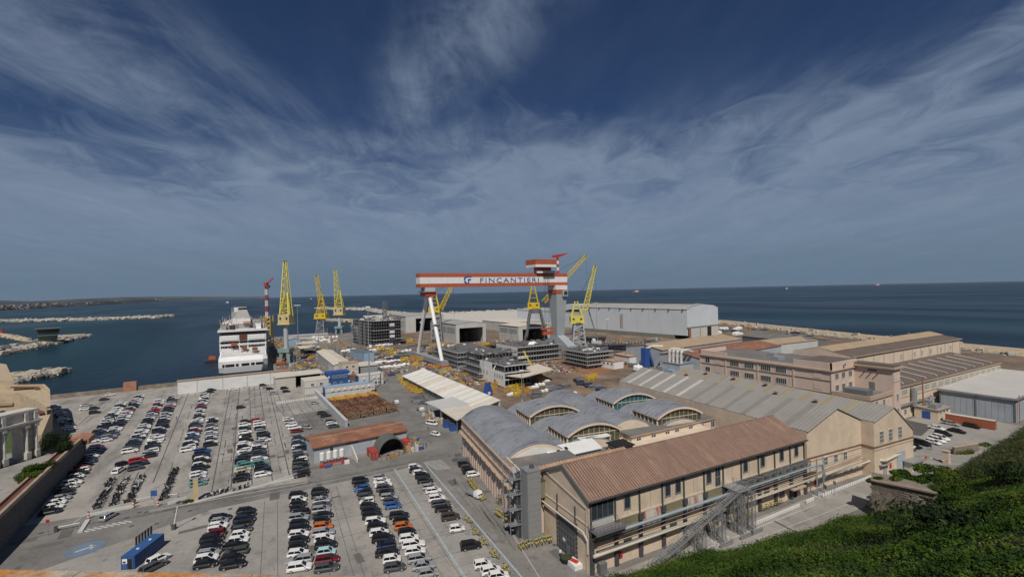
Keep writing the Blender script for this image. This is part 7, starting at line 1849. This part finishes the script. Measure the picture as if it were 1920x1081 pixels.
def bike(x, y, rz, lab):
    a = thing('bicycle', lab, 'bicycle', (x, y, .03), rz, 'yellow works bicycles'); a.scale = (1.1, 1.1, 1.1)
    put(bkf, 'frame', a); put(bkw, 'wheels', a); put(bks, 'saddle', a)
for p0, p1, n, rz, d in (((880, 902), (906, 937), 14, 8, 'row against the pink hall wall'), ((930, 962), (963, 985), 12, 30, 'cluster under the striped pavement by the lift tower'), ((974, 1028), (1040, 1012), 18, 75, 'row beside the workshop gable'), ((1386, 978), (1406, 965), 5, 100, 'group at the foot of the steel stair'), ((1424, 956), (1462, 941), 12, 110, 'row against the workshop front'), ((1488, 917), (1500, 912), 3, 60, 'group by the workshop entrance'), ((1297, 999), (1304, 995), 2, 80, 'pair behind the stair towers')):
    a, b = P(*p0), P(*p1)
    for i in range(n):
        q_ = a.lerp(b, i / (n - 1)); bike(q_.x + rnd.uniform(-.2, .2), q_.y + rnd.uniform(-.3, .3), rz + rnd.uniform(-14, 14), f'yellow bicycle, {ordn(i)} along the {d}')
for i, (px, py) in enumerate(((874, 975), (880, 980), (889, 998), (893, 1003), (905, 1016), (909, 1022), (925, 1039), (929, 1046), (946, 1066), (951, 1074))):
    b = P(px, py); bike(b.x, b.y, -60 + rnd.uniform(-25, 25), f'yellow bicycle, {ordn(i)} of the pairs standing along the edge of the parking strip')
# ---- white bollard fences along the side road
def fence(label, p0, p1, n):
    a_, b_ = P(*p0), P(*p1); L_ = (b_ - a_).length; a = thing('picket_fence', label, 'fence', (a_.x, a_.y, 0), math.degrees(math.atan2(b_.y - a_.y, b_.x - a_.x)))
    M().box(-.1, -.16, 0, L_ + .3, .16, .18).obj('base', MT['concrete'], a)
    me = M().box(0, -.08, .18, L_ / n * .55, .08, 1.0).mesh('picket', [MT['cwhite']])
    for i in range(n): put(me, 'picket', a, (i * L_ / n, 0, 0))
    M().box(-.05, -.05, .72, L_ + .1, .05, .82).obj('rail', MT['cwhite'], a)
fence('white picket fence along the kerb, nearest stretch by the steel stair', (1414, 986), (1500, 950), 26)
fence('short white picket fence in the middle, between two crossings', (1512, 944), (1527, 938), 5)
fence('white picket fence along the kerb from the signs to the striped crossing', (1543, 932), (1690, 874), 40)
fence('white and orange pickets along the car park entrance', (315, 948), (350, 936), 16)
# ---- road signs, barriers, tan pillar, kerbs
def sign(label, px, py, z, shape, m_, face=-60, post='galv', r_=.45):
    b = P(px, py); a = thing('road_sign', label, 'sign', (b.x, b.y, 0), face)
    M().cyl((0, 0, 0), (0, 0, z), .06, .06, 6).obj('post', MT[post], a)
    if shape == 'disc': M().cyl((0, -.08, z - .3), (0, -.03, z - .3), r_, r_, 16).obj('plate', MT[m_], a)
    else: M().box(-r_, -.09, z - r_ * 2, r_, -.03, z).obj('plate', MT[m_], a)
    return a
sign('blue square parking sign at the car park entrance', 289, 944, 3.6, 'sq', 'bluebright', -20, r_=.75)
sign('red and blue road sign on a pole at the barrier island', 90, 1003, 3.6, 'disc', 'fireRed', -20, r_=.42)
sign('blue round sign beside the cabinet at the workshop corner', 1123, 1075, 2.0, 'disc', 'bluebright', -30, r_=.4)
sign('sign seen from behind on a post beside the white pickets, left', 1547, 938, 4.0, 'sq', 'darksteel', 60, r_=.5)
sign('second sign post beside the white pickets, grey plate', 1565, 929, 3.8, 'sq', 'galv', 60, r_=.45)
b = P(367, 938); a = thing('entrance_pillar', 'plain tan rectangular pillar beside the car park entrance', 'pillar', (b.x, b.y, 0), 5)
M().box(-.55, -.4, 0, .55, .4, 5.6).obj('shaft', MT['ctan'], a); M().box(-.6, -.45, 5.6, .6, .45, 5.7).obj('cap', MT['trim'], a)
def barrier(label, p0, p1, h_=1.0, up=0):
    a_, b_ = P(*p0), P(*p1); L_ = (b_ - a_).length; a = thing('barrier_arm', label, 'barrier', (a_.x, a_.y, 0), math.degrees(math.atan2(b_.y - a_.y, b_.x - a_.x)))
    M().box(-.3, -.3, 0, .3, .3, 1.2).obj('post', MT['darksteel'], a); M().bar((.2, 0, h_), (L_, 0, h_ + up), .14).obj('arm', MT['cwhite'], a); M().box(L_ - .1, -.1, 0, L_ + .1, .1, h_).obj('rest', MT['galv'], a) if not up else None
barrier('white barrier arm across the lane beside the retaining wall', (105, 996), (150, 987))
barrier('white barrier arm across the entrance beside the parking sign', (252, 944), (284, 936))
barrier('white barrier arm at the foot of the kerb-side scooter strip', (313, 934), (333, 932))
b = P(326, 992); a = thing('raised_barrier', 'long white barrier pole standing upright by the road in front of the blue container', 'barrier', (b.x, b.y, 0), -30)
M().box(-.4, -.3, 0, .4, .3, 1.3).obj('post', MT['darksteel'], a); M().cyl((0, 0, .8), (1.15, 0, 6.4), .13, .1, 8).obj('arm', MT['cwhite'], a); M().box(.9, -.5, 6.2, 1.5, .5, 6.5).obj('tip', MT['darksteel'], a)
for lab, p0, p1, w_, h_ in (('pale raised kerb island at the car park exit, longer one', (150, 998), (165, 975), .9, .35), ('pale concrete kerb along the scooter strips', (165, 967), (252, 949), .8, .5), ('pale kerb along the road below the tan pillar', (352, 944), (560, 893), .8, .2), ('white kerb at the right end of the car park', (500, 908), (572, 884), .6, .4)):
    a_, b_ = P(*p0), P(*p1); o = M().bar((a_.x, a_.y, h_ / 2), (b_.x, b_.y, h_ / 2), w_, h_).obj('kerb', MT['hallgrey']); tag(o, lab, 'kerb')
for i, (px, py) in enumerate(((250, 952), (166, 972), (296, 949))):
    b = P(px, py); a = thing('striped_bollard', ('bollard with red and white stripes at the right end of the scooter kerb', 'bollard with red and white stripes at the left end of the scooter kerb', 'orange-striped bollard under the blue parking sign')[i], 'bollard', (b.x, b.y, 0))
    for k in range(5): M().cyl((0, 0, k * .38), (0, 0, k * .38 + .38), .22, .22, 8).obj('stripe', MT['cwhite' if k % 2 else 'corange'], a)
b = P(1178, 1066); b = P(1030, 1048)
a = thing('planter', 'white tub with red flowers beside the workshop sliding door', 'planter', (P(1077, 1060).x, P(1077, 1060).y, 0), -3)
M().box(-.9, -1.5, 0, .9, 1.5, .9).obj('tub', MT['cwhite'], a); M().cbox(0, 0, .9, .8, 1.6, .25, 20).obj('flowers', MT['cred'], a)
a = thing('black_planter', 'round black pot beside the white tub at the sliding door', 'planter', (P(1061, 1052).x, P(1061, 1052).y, 0)); M().cyl((0, 0, 0), (0, 0, .9), 1.0, 1.2, 14).obj('pot', MT['void'], a); M().cyl((0, 0, .9), (0, 0, 1.05), 1.0, .9, 12).obj('soil', MT['soil'], a)
for px, py, lb, r_ in ((952, 948, 'leafy bush between the lift tower and the pink hall', (2.4, 1.8, 1.6)), (1471, 926, 'potted green plant by the workshop entrance', (.8, .8, .8)), (1486, 924, 'second potted plant by the workshop entrance, smaller', (.5, .6, .6)), (354, 942, 'small green shrub at the foot of the tan pillar', (1.2, .8, .7)), (246, 1060, 'weeds against the blue container end', (1.4, 1, .6)), (803, 738, 'green shrub behind the yellow scaffold frames', (2, 2, 1.8))):
    c = P(px, py); bush_obj('plant', (c.x, c.y, 0), r_, lb, 'plant', n=700, size=.16, seed=int(px))
# ---- striped paved strip by the lift tower
sheet('paved_strip', [P(938, 972), P(962, 962), P(975, 972), P(950, 984)], .05, MT['paint'])

# ================================================================== PEOPLE
def person(label, px, py, face, top='cloth', legs='darksteel', stride=.22, bike_=False):
    b = P(px, py); a = thing('person', label, 'person', (b.x, b.y, .03), face)
    me = bpy.data.meshes.new('body')
    V = [(0, 0, .95), (0, 0, 1.2), (0, 0, 1.42), (0, 0, 1.52), (0, .02, 1.66), (0, -.01, 1.76), (.1, 0, .9), (.11, -stride * .5, .5), (.11, -stride, .08), (.11, -stride + .14, .03), (-.1, 0, .9), (-.11, stride * .55, .5), (-.11, stride * .8, .08), (-.11, stride * .8 + .14, .03), (.19, 0, 1.42), (.25, stride * .5, 1.14), (.25, stride + .1, .9), (-.19, 0, 1.42), (-.25, -stride * .5, 1.14), (-.25, -stride * .3, .88)]
    E_ = [(0, 1), (1, 2), (2, 3), (3, 4), (4, 5), (0, 6), (6, 7), (7, 8), (8, 9), (0, 10), (10, 11), (11, 12), (12, 13), (2, 14), (14, 15), (15, 16), (2, 17), (17, 18), (18, 19)]
    Rr = [.16, .15, .15, .07, .105, .08, .11, .075, .05, .045, .11, .075, .05, .045, .075, .05, .04, .075, .05, .04]
    me.from_pydata(V, E_, []); o = bpy.data.objects.new('body', me); COL.objects.link(o)
    md = o.modifiers.new('skin', 'SKIN')
    for i, r_ in enumerate(Rr): me.skin_vertices[0].data[i].radius = (r_, r_ * .8); 
    me.skin_vertices[0].data[0].use_root = True
    sb = o.modifiers.new('sub', 'SUBSURF'); sb.levels = 1; sb.render_levels = 1
    dg = bpy.context.evaluated_depsgraph_get(); m2 = bpy.data.meshes.new_from_object(o.evaluated_get(dg)); bpy.data.objects.remove(o); m2.name = 'body'
    m2.materials.clear()
    for k in (legs, top, 'skin', 'void'): m2.materials.append(MT[k])
    for p_ in m2.polygons:
        z = p_.center.z; p_.use_smooth = True
        p_.material_index = 0 if z < .96 else (1 if z < 1.5 and not (abs(p_.center.x) > .2 and z < 1.0) else (2 if z < 1.72 else 3))
    put(m2, 'body', a)
    return a
person('person in a dark top walking down the road beside the single row of cars', 853, 907, -70, 'cloth', 'darksteel')
person('person in a pale shirt standing outside the workshop sliding door', 1051, 1044, 160, 'whitebag', 'cloth', .06)
person('person in dark clothes crossing the junction in front of the arched shelter', 799, 838, 110, 'cloth', 'cloth')
person('person in a dark jacket on the road in front of the white van', 803, 807, 20, 'cloth', 'darksteel')
person('person walking beside the double row of cars in the upper lot', 331, 787, 80, 'cloth', 'cloth')
person('person in dark clothes by the black cars in the side car park', 1746, 843, 30, 'cloth', 'darksteel', .1)
person('person in an orange vest walking on the rust-coloured ground', 1062, 714, 40, 'hiviz', 'cloth')
person('person in a dark vest in the yard left of the yellow frames', 1059, 702, -40, 'cloth', 'cloth')
person('person standing by the tube stack beside the road', 748, 776, 90, 'cloth', 'cloth', .05)

# ================================================================== YARD STORES
def stack(px, py, kind, lab, s=1.0, rz=None, cat=None):
    b = P(px, py); R_ = random.Random(int(px * 7 + py)); rz = R_.uniform(-12, 12) if rz is None else rz
    nm = {'navy': 'plate_stack', 'white': 'wrapped_bundle', 'yframe': 'yellow_frame', 'orange': 'orange_machine', 'steel': 'steel_stack', 'crate': 'crate', 'pal': 'pallet_stack', 'skip': 'skip', 'drum': 'cable_drum'}[kind]
    a = thing(nm, lab, cat or nm.replace('_', ' '), (b.x, b.y, .02), rz)
    if kind in ('navy', 'steel'):
        k = 'navy' if kind == 'navy' else 'steel'
        for i in range(4):
            L_ = R_.uniform(3, 7) * s; m = M()
            for q_ in range(R_.randint(2, 5)): m.cbox(R_.uniform(-.3, .3), R_.uniform(-.2, .2), .1 + q_ * .42, L_, R_.uniform(1.2, 2) * s, .3, R_.uniform(-4, 4))
            m.obj('plates', MT[k if R_.random() < .8 else 'galv'], a, (R_.uniform(-2, 2) * s, i * 2.4 * s - 4 * s, 0))
    elif kind == 'white':
        for i in range(3):
            x = (i - 1) * 2.6 * s; L_ = R_.uniform(1.6, 2.6) * s; w_ = R_.uniform(1, 1.5) * s; h_ = R_.uniform(1.2, 2) * s
            M().loft([[(x - L_ / 2, -w_, 0), (x + L_ / 2, -w_, 0), (x + L_ / 2, w_, 0), (x - L_ / 2, w_, 0)], [(x - L_ / 2, -w_ * 1.05, h_ * .6), (x + L_ / 2, -w_, h_ * .7), (x + L_ / 2, w_, h_ * .6), (x - L_ / 2, w_, h_ * .6)], [(x - L_ * .3, -w_ * .5, h_), (x + L_ * .35, -w_ * .6, h_ * .9), (x + L_ * .3, w_ * .5, h_), (x - L_ * .35, w_ * .6, h_ * .92)]]).obj('bundle', MT['whitebag'], a)
    elif kind == 'yframe':
        m = M()
        for x in (-2, 2):
            for y in (-1.4, 1.4): m.bar((x * s, y * s, 0), (x * s, y * s, 3 * s), .2 * s)
        for z in (.3, 1.6, 3):
            for y in (-1.4, 1.4): m.bar((-2 * s, y * s, z * s), (2 * s, y * s, z * s), .18 * s)
            for x in (-2, 2): m.bar((x * s, -1.4 * s, z * s), (x * s, 1.4 * s, z * s), .18 * s)
        for y in (-1.4, 1.4): m.bar((-2 * s, y * s, .3), (2 * s, y * s, 3 * s), .22 * s)
        m.obj('frame', MT['cyellow' if R_.random() < .6 else 'yorange'], a); M().box(-1.8 * s, -1.2 * s, .3, 1.8 * s, 1.2 * s, .8 * s).obj('tray', MT[R_.choice(('yorange', 'clutter', 'rustsheet'))], a)
    elif kind == 'orange':
        oc = R_.choice(('corange', 'yorange', 'yorange', 'cyellow')); M().box(-2 * s, -1 * s, .5, 1.4 * s, 1 * s, 1.7 * s).obj('body', MT[oc], a); M().box(1.4 * s, -.9 * s, .5, 2.4 * s, .9 * s, 2.4 * s).obj('cab', MT[oc], a); M().bar((-1.5 * s, 0, 2 * s), (2.6 * s, 0, 3.6 * s), .4 * s).obj('boom', MT['yorange'], a)
        for x in (-1.4, 1.6):
            for y in (-1, 1): M().cyl((x * s, y * s - .15, .5), (x * s, y * s + .15, .5), .5, .5, 9).obj('wheel', MT['tyre'], a)
    elif kind in ('crate', 'pal'):
        for i in range(3):
            m = M(); x = (i - 1) * 1.7 * s
            for q_ in range(R_.randint(1, 3)):
                m.box(x - .7 * s, -.6 * s, q_ * .8 * s, x + .7 * s, .6 * s, q_ * .8 * s + .12 * s).box(x - .62 * s, -.55 * s, q_ * .8 * s + .12 * s, x + .62 * s, .55 * s, q_ * .8 * s + .76 * s)
            m.obj('crate' if kind == 'crate' else 'pallet', MT[R_.choice(('galv', 'wood', 'hallgrey')) if kind == 'pal' else R_.choice(('clutter', 'wood', 'galv'))], a)
    elif kind == 'skip':
        M().loft([[(-1.6 * s, -1 * s, .1), (1.6 * s, -1 * s, .1), (1.6 * s, 1 * s, .1), (-1.6 * s, 1 * s, .1)], [(-2.2 * s, -1.1 * s, 1.6 * s), (2.2 * s, -1.1 * s, 1.6 * s), (2.2 * s, 1.1 * s, 1.6 * s), (-2.2 * s, 1.1 * s, 1.6 * s)]]).obj('body', MT['blue'], a); M().box(-1.9 * s, -.9 * s, 1.55 * s, 1.9 * s, .9 * s, 1.7 * s).obj('fill', MT['clutter'], a)
    elif kind == 'drum':
        M().cyl((0, -.6 * s, 1 * s), (0, .6 * s, 1 * s), .6 * s, .6 * s, 12).obj('core', MT['clutter'], a)
        for y in (-.7, .6): M().cyl((0, y * s, 1 * s), (0, (y + .12) * s, 1 * s), 1 * s, 1 * s, 14).obj('flange', MT['whitebag'], a)
    return a
shed('small_shed', 'small grey shed by the sea wall behind the long low workshop', 338, 66, 12, 10, 5, wall='hallgrey', roof='hallroof', mode='gable', n=10)
shed('small_shed', 'second small shed by the sea wall, farther right', 362, 52, 16, 10, 4.4, wall='beige', roof='palegrey', rise=.4, n=10)
def zone(desc, kind, pts, s=1.0, word=None, rz=None):
    w_ = word or {'navy': 'dark blue plate stack', 'white': 'white wrapped bundle', 'yframe': 'yellow steel frame', 'orange': 'orange or yellow lifting machine', 'steel': 'grey steel stack', 'crate': 'mixed crate group', 'pal': 'pallet stack', 'skip': 'blue skip', 'drum': 'cable drum'}[kind]
    for i, (px, py) in enumerate(pts): stack(px, py, kind, f'{w_}, {ordn(i)} from left, {desc}' if len(pts) > 1 else f'{w_} {desc}', s, rz)
zone('in the yard behind the vaults', 'navy', ((1086, 716), (1098, 722), (1112, 727), (1122, 731), (1134, 735), (1146, 738)), .8)
zone('left of the gabled hall roof', 'navy', ((1168, 716), (1182, 713), (1196, 709), (1208, 705), (1218, 701)), .8)
zone('below the white assembly hall', 'navy', ((1166, 655), (1180, 652), (1196, 657), (1212, 661), (1150, 660)), 1.3)
zone('beyond the vaulted hall', 'white', ((1000, 727), (1012, 722), (1024, 733), (1036, 742), (1048, 738), (1060, 744), (1073, 740), (1022, 715), (960, 740)), .8)
zone('scattered behind the vaults', 'steel', ((1030, 731), (1042, 727), (1056, 724), (994, 712), (1003, 744), (880, 695), (985, 690)), .8)
zone('around the blue wedge machine', 'yframe', ((874, 707), (887, 703), (902, 713), (917, 716), (926, 724), (936, 722), (948, 735), (962, 731), (975, 728), (988, 735), (1013, 716), (1008, 700), (1028, 697), (955, 722), (970, 741)), .95)
zone('in front of the dark raised block', 'yframe', ((1105, 713), (1113, 709)), 1.0)
zone('in the heap beside the long shelter', 'yframe', ((752, 712), (758, 718), (764, 724), (770, 730), (776, 736), (783, 733), (778, 727), (772, 721), (787, 739), (790, 728)), .95)
zone('at the left gantry leg', 'orange', ((778, 685), (786, 688), (803, 691), (815, 693), (822, 690)), .95)
zone('behind the foot of the left gantry leg', 'yframe', ((758, 678), (768, 680), (776, 676), (790, 678), (802, 676), (812, 674)), 1.3)
zone('on the concrete left of the gantry', 'white', ((706, 681), (717, 680), (728, 679), (741, 678), (722, 690), (734, 689), (747, 687), (758, 685)), 1.1)
zone('at the foot of the hull under construction', 'white', ((700, 650), (712, 649), (728, 647), (742, 645), (748, 661), (762, 659)), 1.3)
zone('between the hull and the gantry leg', 'steel', ((755, 655), (772, 652), (790, 648), (748, 668), (766, 666), (738, 660)), 1.6)
zone('below the arched shelter', 'crate', ((704, 858), (720, 861), (735, 858), (744, 855), (752, 852), (760, 850)), .8)
zone('along the corner of the store, by the road', 'pal', ((765, 838), (770, 832), (776, 840), (773, 846), (781, 836)), .9)
zone('outside the grey-white canopy', 'pal', ((800, 778), (806, 785), (815, 790), (812, 780), (822, 794)), .9)
zone('left of the grey-white canopy', 'steel', ((778, 743), (786, 748), (792, 755), (784, 755)), .8)
zone('near the corner of the store', 'skip', ((779, 826), (786, 842)), .7)
zone('beside the road at the end of the long cabin row', 'skip', ((704, 741),), .8)
zone('at the left edge of the vaulted hall front', 'steel', ((860, 862), (868, 866)), .5)
zone('by the white tanks', 'steel', ((1183, 684), (1192, 688), (1203, 682)), .9)
zone('in the yard behind the white ship block', 'skip', ((986, 700), (1000, 697)), 1.0)
zone('at the foot of the quay crane column', 'orange', ((560, 690), (573, 686), (588, 688), (532, 694)), .8, word='yellow-orange quay machine')
zone('on the quay beside the ship', 'crate', ((522, 680), (530, 672), (516, 665), (528, 660), (540, 655), (550, 668), (560, 664), (545, 678)), 2.0)
zone('on the wharf by the splayed-leg crane', 'crate', ((615, 640), (628, 642), (640, 644), (580, 645), (612, 652), (625, 655), (650, 650), (640, 660)), 2.0)
zone('in front of the portal halls', 'yframe', ((812, 655), (828, 652), (842, 650), (862, 652), (878, 655), (915, 655), (930, 652), (752, 640), (768, 642), (785, 645)), 1.5, word='yellow lifting frame')
zone('along the base of the assembly hall', 'crate', ((1130, 640), (1145, 642), (1162, 645), (1180, 647), (1198, 648), (1216, 650)), 2.0)
zone('around the lattice crane base', 'steel', ((1060, 662), (1075, 665), (1100, 662), (1115, 660), (1128, 655), (1045, 668)), 1.5)
R9 = random.Random(31)
def scatter(desc, kinds, x0, y0, x1, y1, n, s):
    cnt = {}
    pts = sorted((R9.uniform(x0, x1), R9.uniform(y0, y1)) for _ in range(n))
    for x, y in pts:
        k = R9.choice(kinds); cnt[k] = cnt.get(k, 0) + 1
        q = CR.transposed() @ Vector((x, y, -H)); px, py = 960 + F * q.x / -q.z, 540.5 - F * q.y / -q.z
        nm_ = {'navy': 'dark blue plate stack', 'white': 'white wrapped bundle', 'yframe': 'yellow steel frame', 'orange': 'orange or yellow machine', 'steel': 'grey steel stack', 'crate': 'mixed crate group', 'pal': 'pallet stack'}[k]
        stack(px, py, k, f'{nm_}, {ordn(cnt[k] - 1)} from left {desc}', s * R9.uniform(.8, 1.25))
scatter('along the slipway rails', ('steel', 'crate', 'yframe', 'white', 'navy'), 100, 372, 118, 470, 16, 1.2)
scatter('under the girder', ('steel', 'navy', 'crate', 'yframe'), 150, 362, 236, 410, 18, 1.3)
scatter('right of the gantry', ('steel', 'navy', 'crate', 'pal', 'navy'), 258, 250, 372, 330, 26, 1.5)
scatter('behind the raised dark block', ('navy', 'steel', 'crate', 'white'), 226, 262, 256, 320, 10, 1.2)
scatter('near the wharf edge', ('crate', 'pal', 'steel', 'white'), 66, 440, 96, 640, 22, 1.6)
scatter('between the ship and pale shed', ('crate', 'steel', 'pal', 'crate', 'orange'), 17, 372, 46, 560, 30, 1.2)
scatter('beside the sea wall', ('crate', 'steel', 'navy', 'white'), 458, 250, 540, 400, 22, 1.9)
scatter('beside the dock edge', ('yframe', 'steel', 'crate', 'yframe'), 97, 200, 117, 300, 18, .9)
for i, (px, py, L_, lb) in enumerate(((1112, 641, 26, 'dark curved hull piece lying in the yard by the lattice crane'), (1178, 655, 34, 'long low dark hull piece lying below the assembly hall'), (985, 652, 22, 'dark hull piece lying behind the flat ship block'))):
    b = P(px, py); a = thing('hull_piece', lb, 'hull piece', (b.x, b.y, .05), (-20, -35, 10)[i])
    M().loft([[(-L_ / 2, -3, 1.2), (L_ * .4, -3.4, 1), (L_ / 2, 0, 1.4), (L_ * .4, 3.4, 1), (-L_ / 2, 3, 1.2)], [(-L_ / 2, -5.4, 4.6), (L_ * .44, -5, 5), (L_ * .58, 0, 5.6), (L_ * .44, 5, 5), (-L_ / 2, 5.4, 4.6)]]).obj('shell', MT['darksteel'], a)
    for k in range(7): M().box(-L_ / 2 + k * L_ / 7, -4.6, 4.7, -L_ / 2 + k * L_ / 7 + .4, 4.6, 5.4).obj('frame', MT['steel'], a)
    for k in range(3): M().box(-L_ / 3 + k * L_ / 3, -1.5, 0, -L_ / 3 + k * L_ / 3 + 1, 1.5, 1.3).obj('support_block', MT['rustsheet'], a)
b = P(915, 742); a = thing('blue_pump', 'dark blue wedge-shaped machine beside the near end of the long shelter', 'machine', (P(915, 741).x, P(915, 741).y, 0), 10)
M().prism([(-2, 0), (2, 0), (2, 2.5), (.4, 6.6), (-.6, 6.6), (-2, 1.5)], 'y', -1.6, 1.6).obj('body', MT['blue'], a); M().box(-1.2, -1.75, 1, .4, -1.62, 2.2).obj('panel', MT['cwhite'], a)
b = P(1000, 697); a = thing('telescopic_crane', 'yellow telescopic boom leaning over the yard beside the flat ship block', 'crane', (b.x, b.y, 0), -40)
M().box(-3, -1.4, .6, 3, 1.4, 2.4).obj('chassis', MT['cyellow'], a); M().bar((0, 0, 2.4), (-6.5, 1, 14), .8).obj('boom', MT['cpale'], a)
for x in (-2, 2):
    for y in (-1.4, 1.4): M().cyl((x, y - .2, .6), (x, y + .2, .6), .6, .6, 9).obj('wheel', MT['tyre'], a)
b = P(1118, 645); a = thing('mobile_crane', 'slim dark mobile crane boom in front of the assembly hall', 'crane', (b.x, b.y, 0), -30)
M().box(-5, -2, .8, 5, 2, 3.4).obj('chassis', MT['cgreyL'], a); M().bar((2, 0, 3), (-8, 0, 38), 1.0).obj('boom', MT['steel'], a); M().box(-4, -2.1, 3.4, -1, 2.1, 5.6).obj('cab', MT['cwhite'], a)
a = thing('white_store', 'white shed with a rust-edged roof at the foot of the blue elevator tower', 'shed', (212, 232, 0), 3)
M().box(0, 0, 0, 9, 12, 5).obj('wall', MT['cwhite'], a); M().box(-.3, -.3, 5, 9.3, 12.3, 5.3).obj('roof', MT['rustroof'], a)
for k in range(3): window(a, -.03, 2 + k * 3.6, 2.8, 1.5, 1.2, rz=-90, nx=1)
# cable rails of the dock and rusty rail tracks
j = M()
for x in (118, 124, 244, 250): strip(j, (x, 215), (x, 470), .5, .06)
for y in (229, 300, 378): strip(j, (120, y), (240, y + 4), .4, .06)
tag(j.obj('crane_rails', MT['rustsheet']), kind='structure')
# general litter of parts too small to tell apart
m = M(); R_ = random.Random(77)
for i in range(7000):
    z_ = R_.choice(((100, 240, 200, 300), (100, 300, 130, 480), (205, 300, 330, 440), (130, 360, 250, 440), (18, 360, 60, 660), (60, 300, 98, 460), (98, 255, 122, 300)))
    x = R_.uniform(z_[0], z_[2]); y = R_.uniform(z_[1], z_[3])
    if 126 < x < 161 and 300 < y < 357 or 118 < x < 152 and 220 < y < 281 or 170 < x < 213 and 290 < y < 327 or 195 < x < 224 and 240 < y < 274 or 47 < x < 63 and 316 < y < 424: continue
    m.k = R_.choices((0, 1, 2, 3, 4, 5), (6, 3, 4, 1, 2, 3))[0]
    e = R_.uniform(.3, 1.5) * (1.5 if y > 330 and x > 95 else 1); m.cbox(x, y, .02, e * R_.uniform(1, 3.4), e, R_.uniform(.2, 1.3), R_.uniform(0, 180))
tag(m.obj('yard_litter', [MT['clutter'], MT['rustsheet'], MT['steel'], MT['yorange'], MT['offwhite'], MT['navy']]), kind='stuff')

# ================================================================== AIR
hz = bpy.data.materials.new('haze'); hz.use_nodes = True
t = hz.node_tree
for n_ in list(t.nodes): t.nodes.remove(n_)
o_ = t.nodes.new('ShaderNodeOutputMaterial'); v_ = t.nodes.new('ShaderNodeVolumePrincipled')
v_.inputs['Color'].default_value = (.62, .76, .95, 1); v_.inputs['Density'].default_value = 1.3e-5; v_.inputs['Anisotropy'].default_value = .2
t.links.new(v_.outputs[0], o_.inputs['Volume'])
HAZE = True
if HAZE: tag(M().box(-37000, -3300, -9, 37000, 37000, 190).obj('haze', hz), kind='stuff')
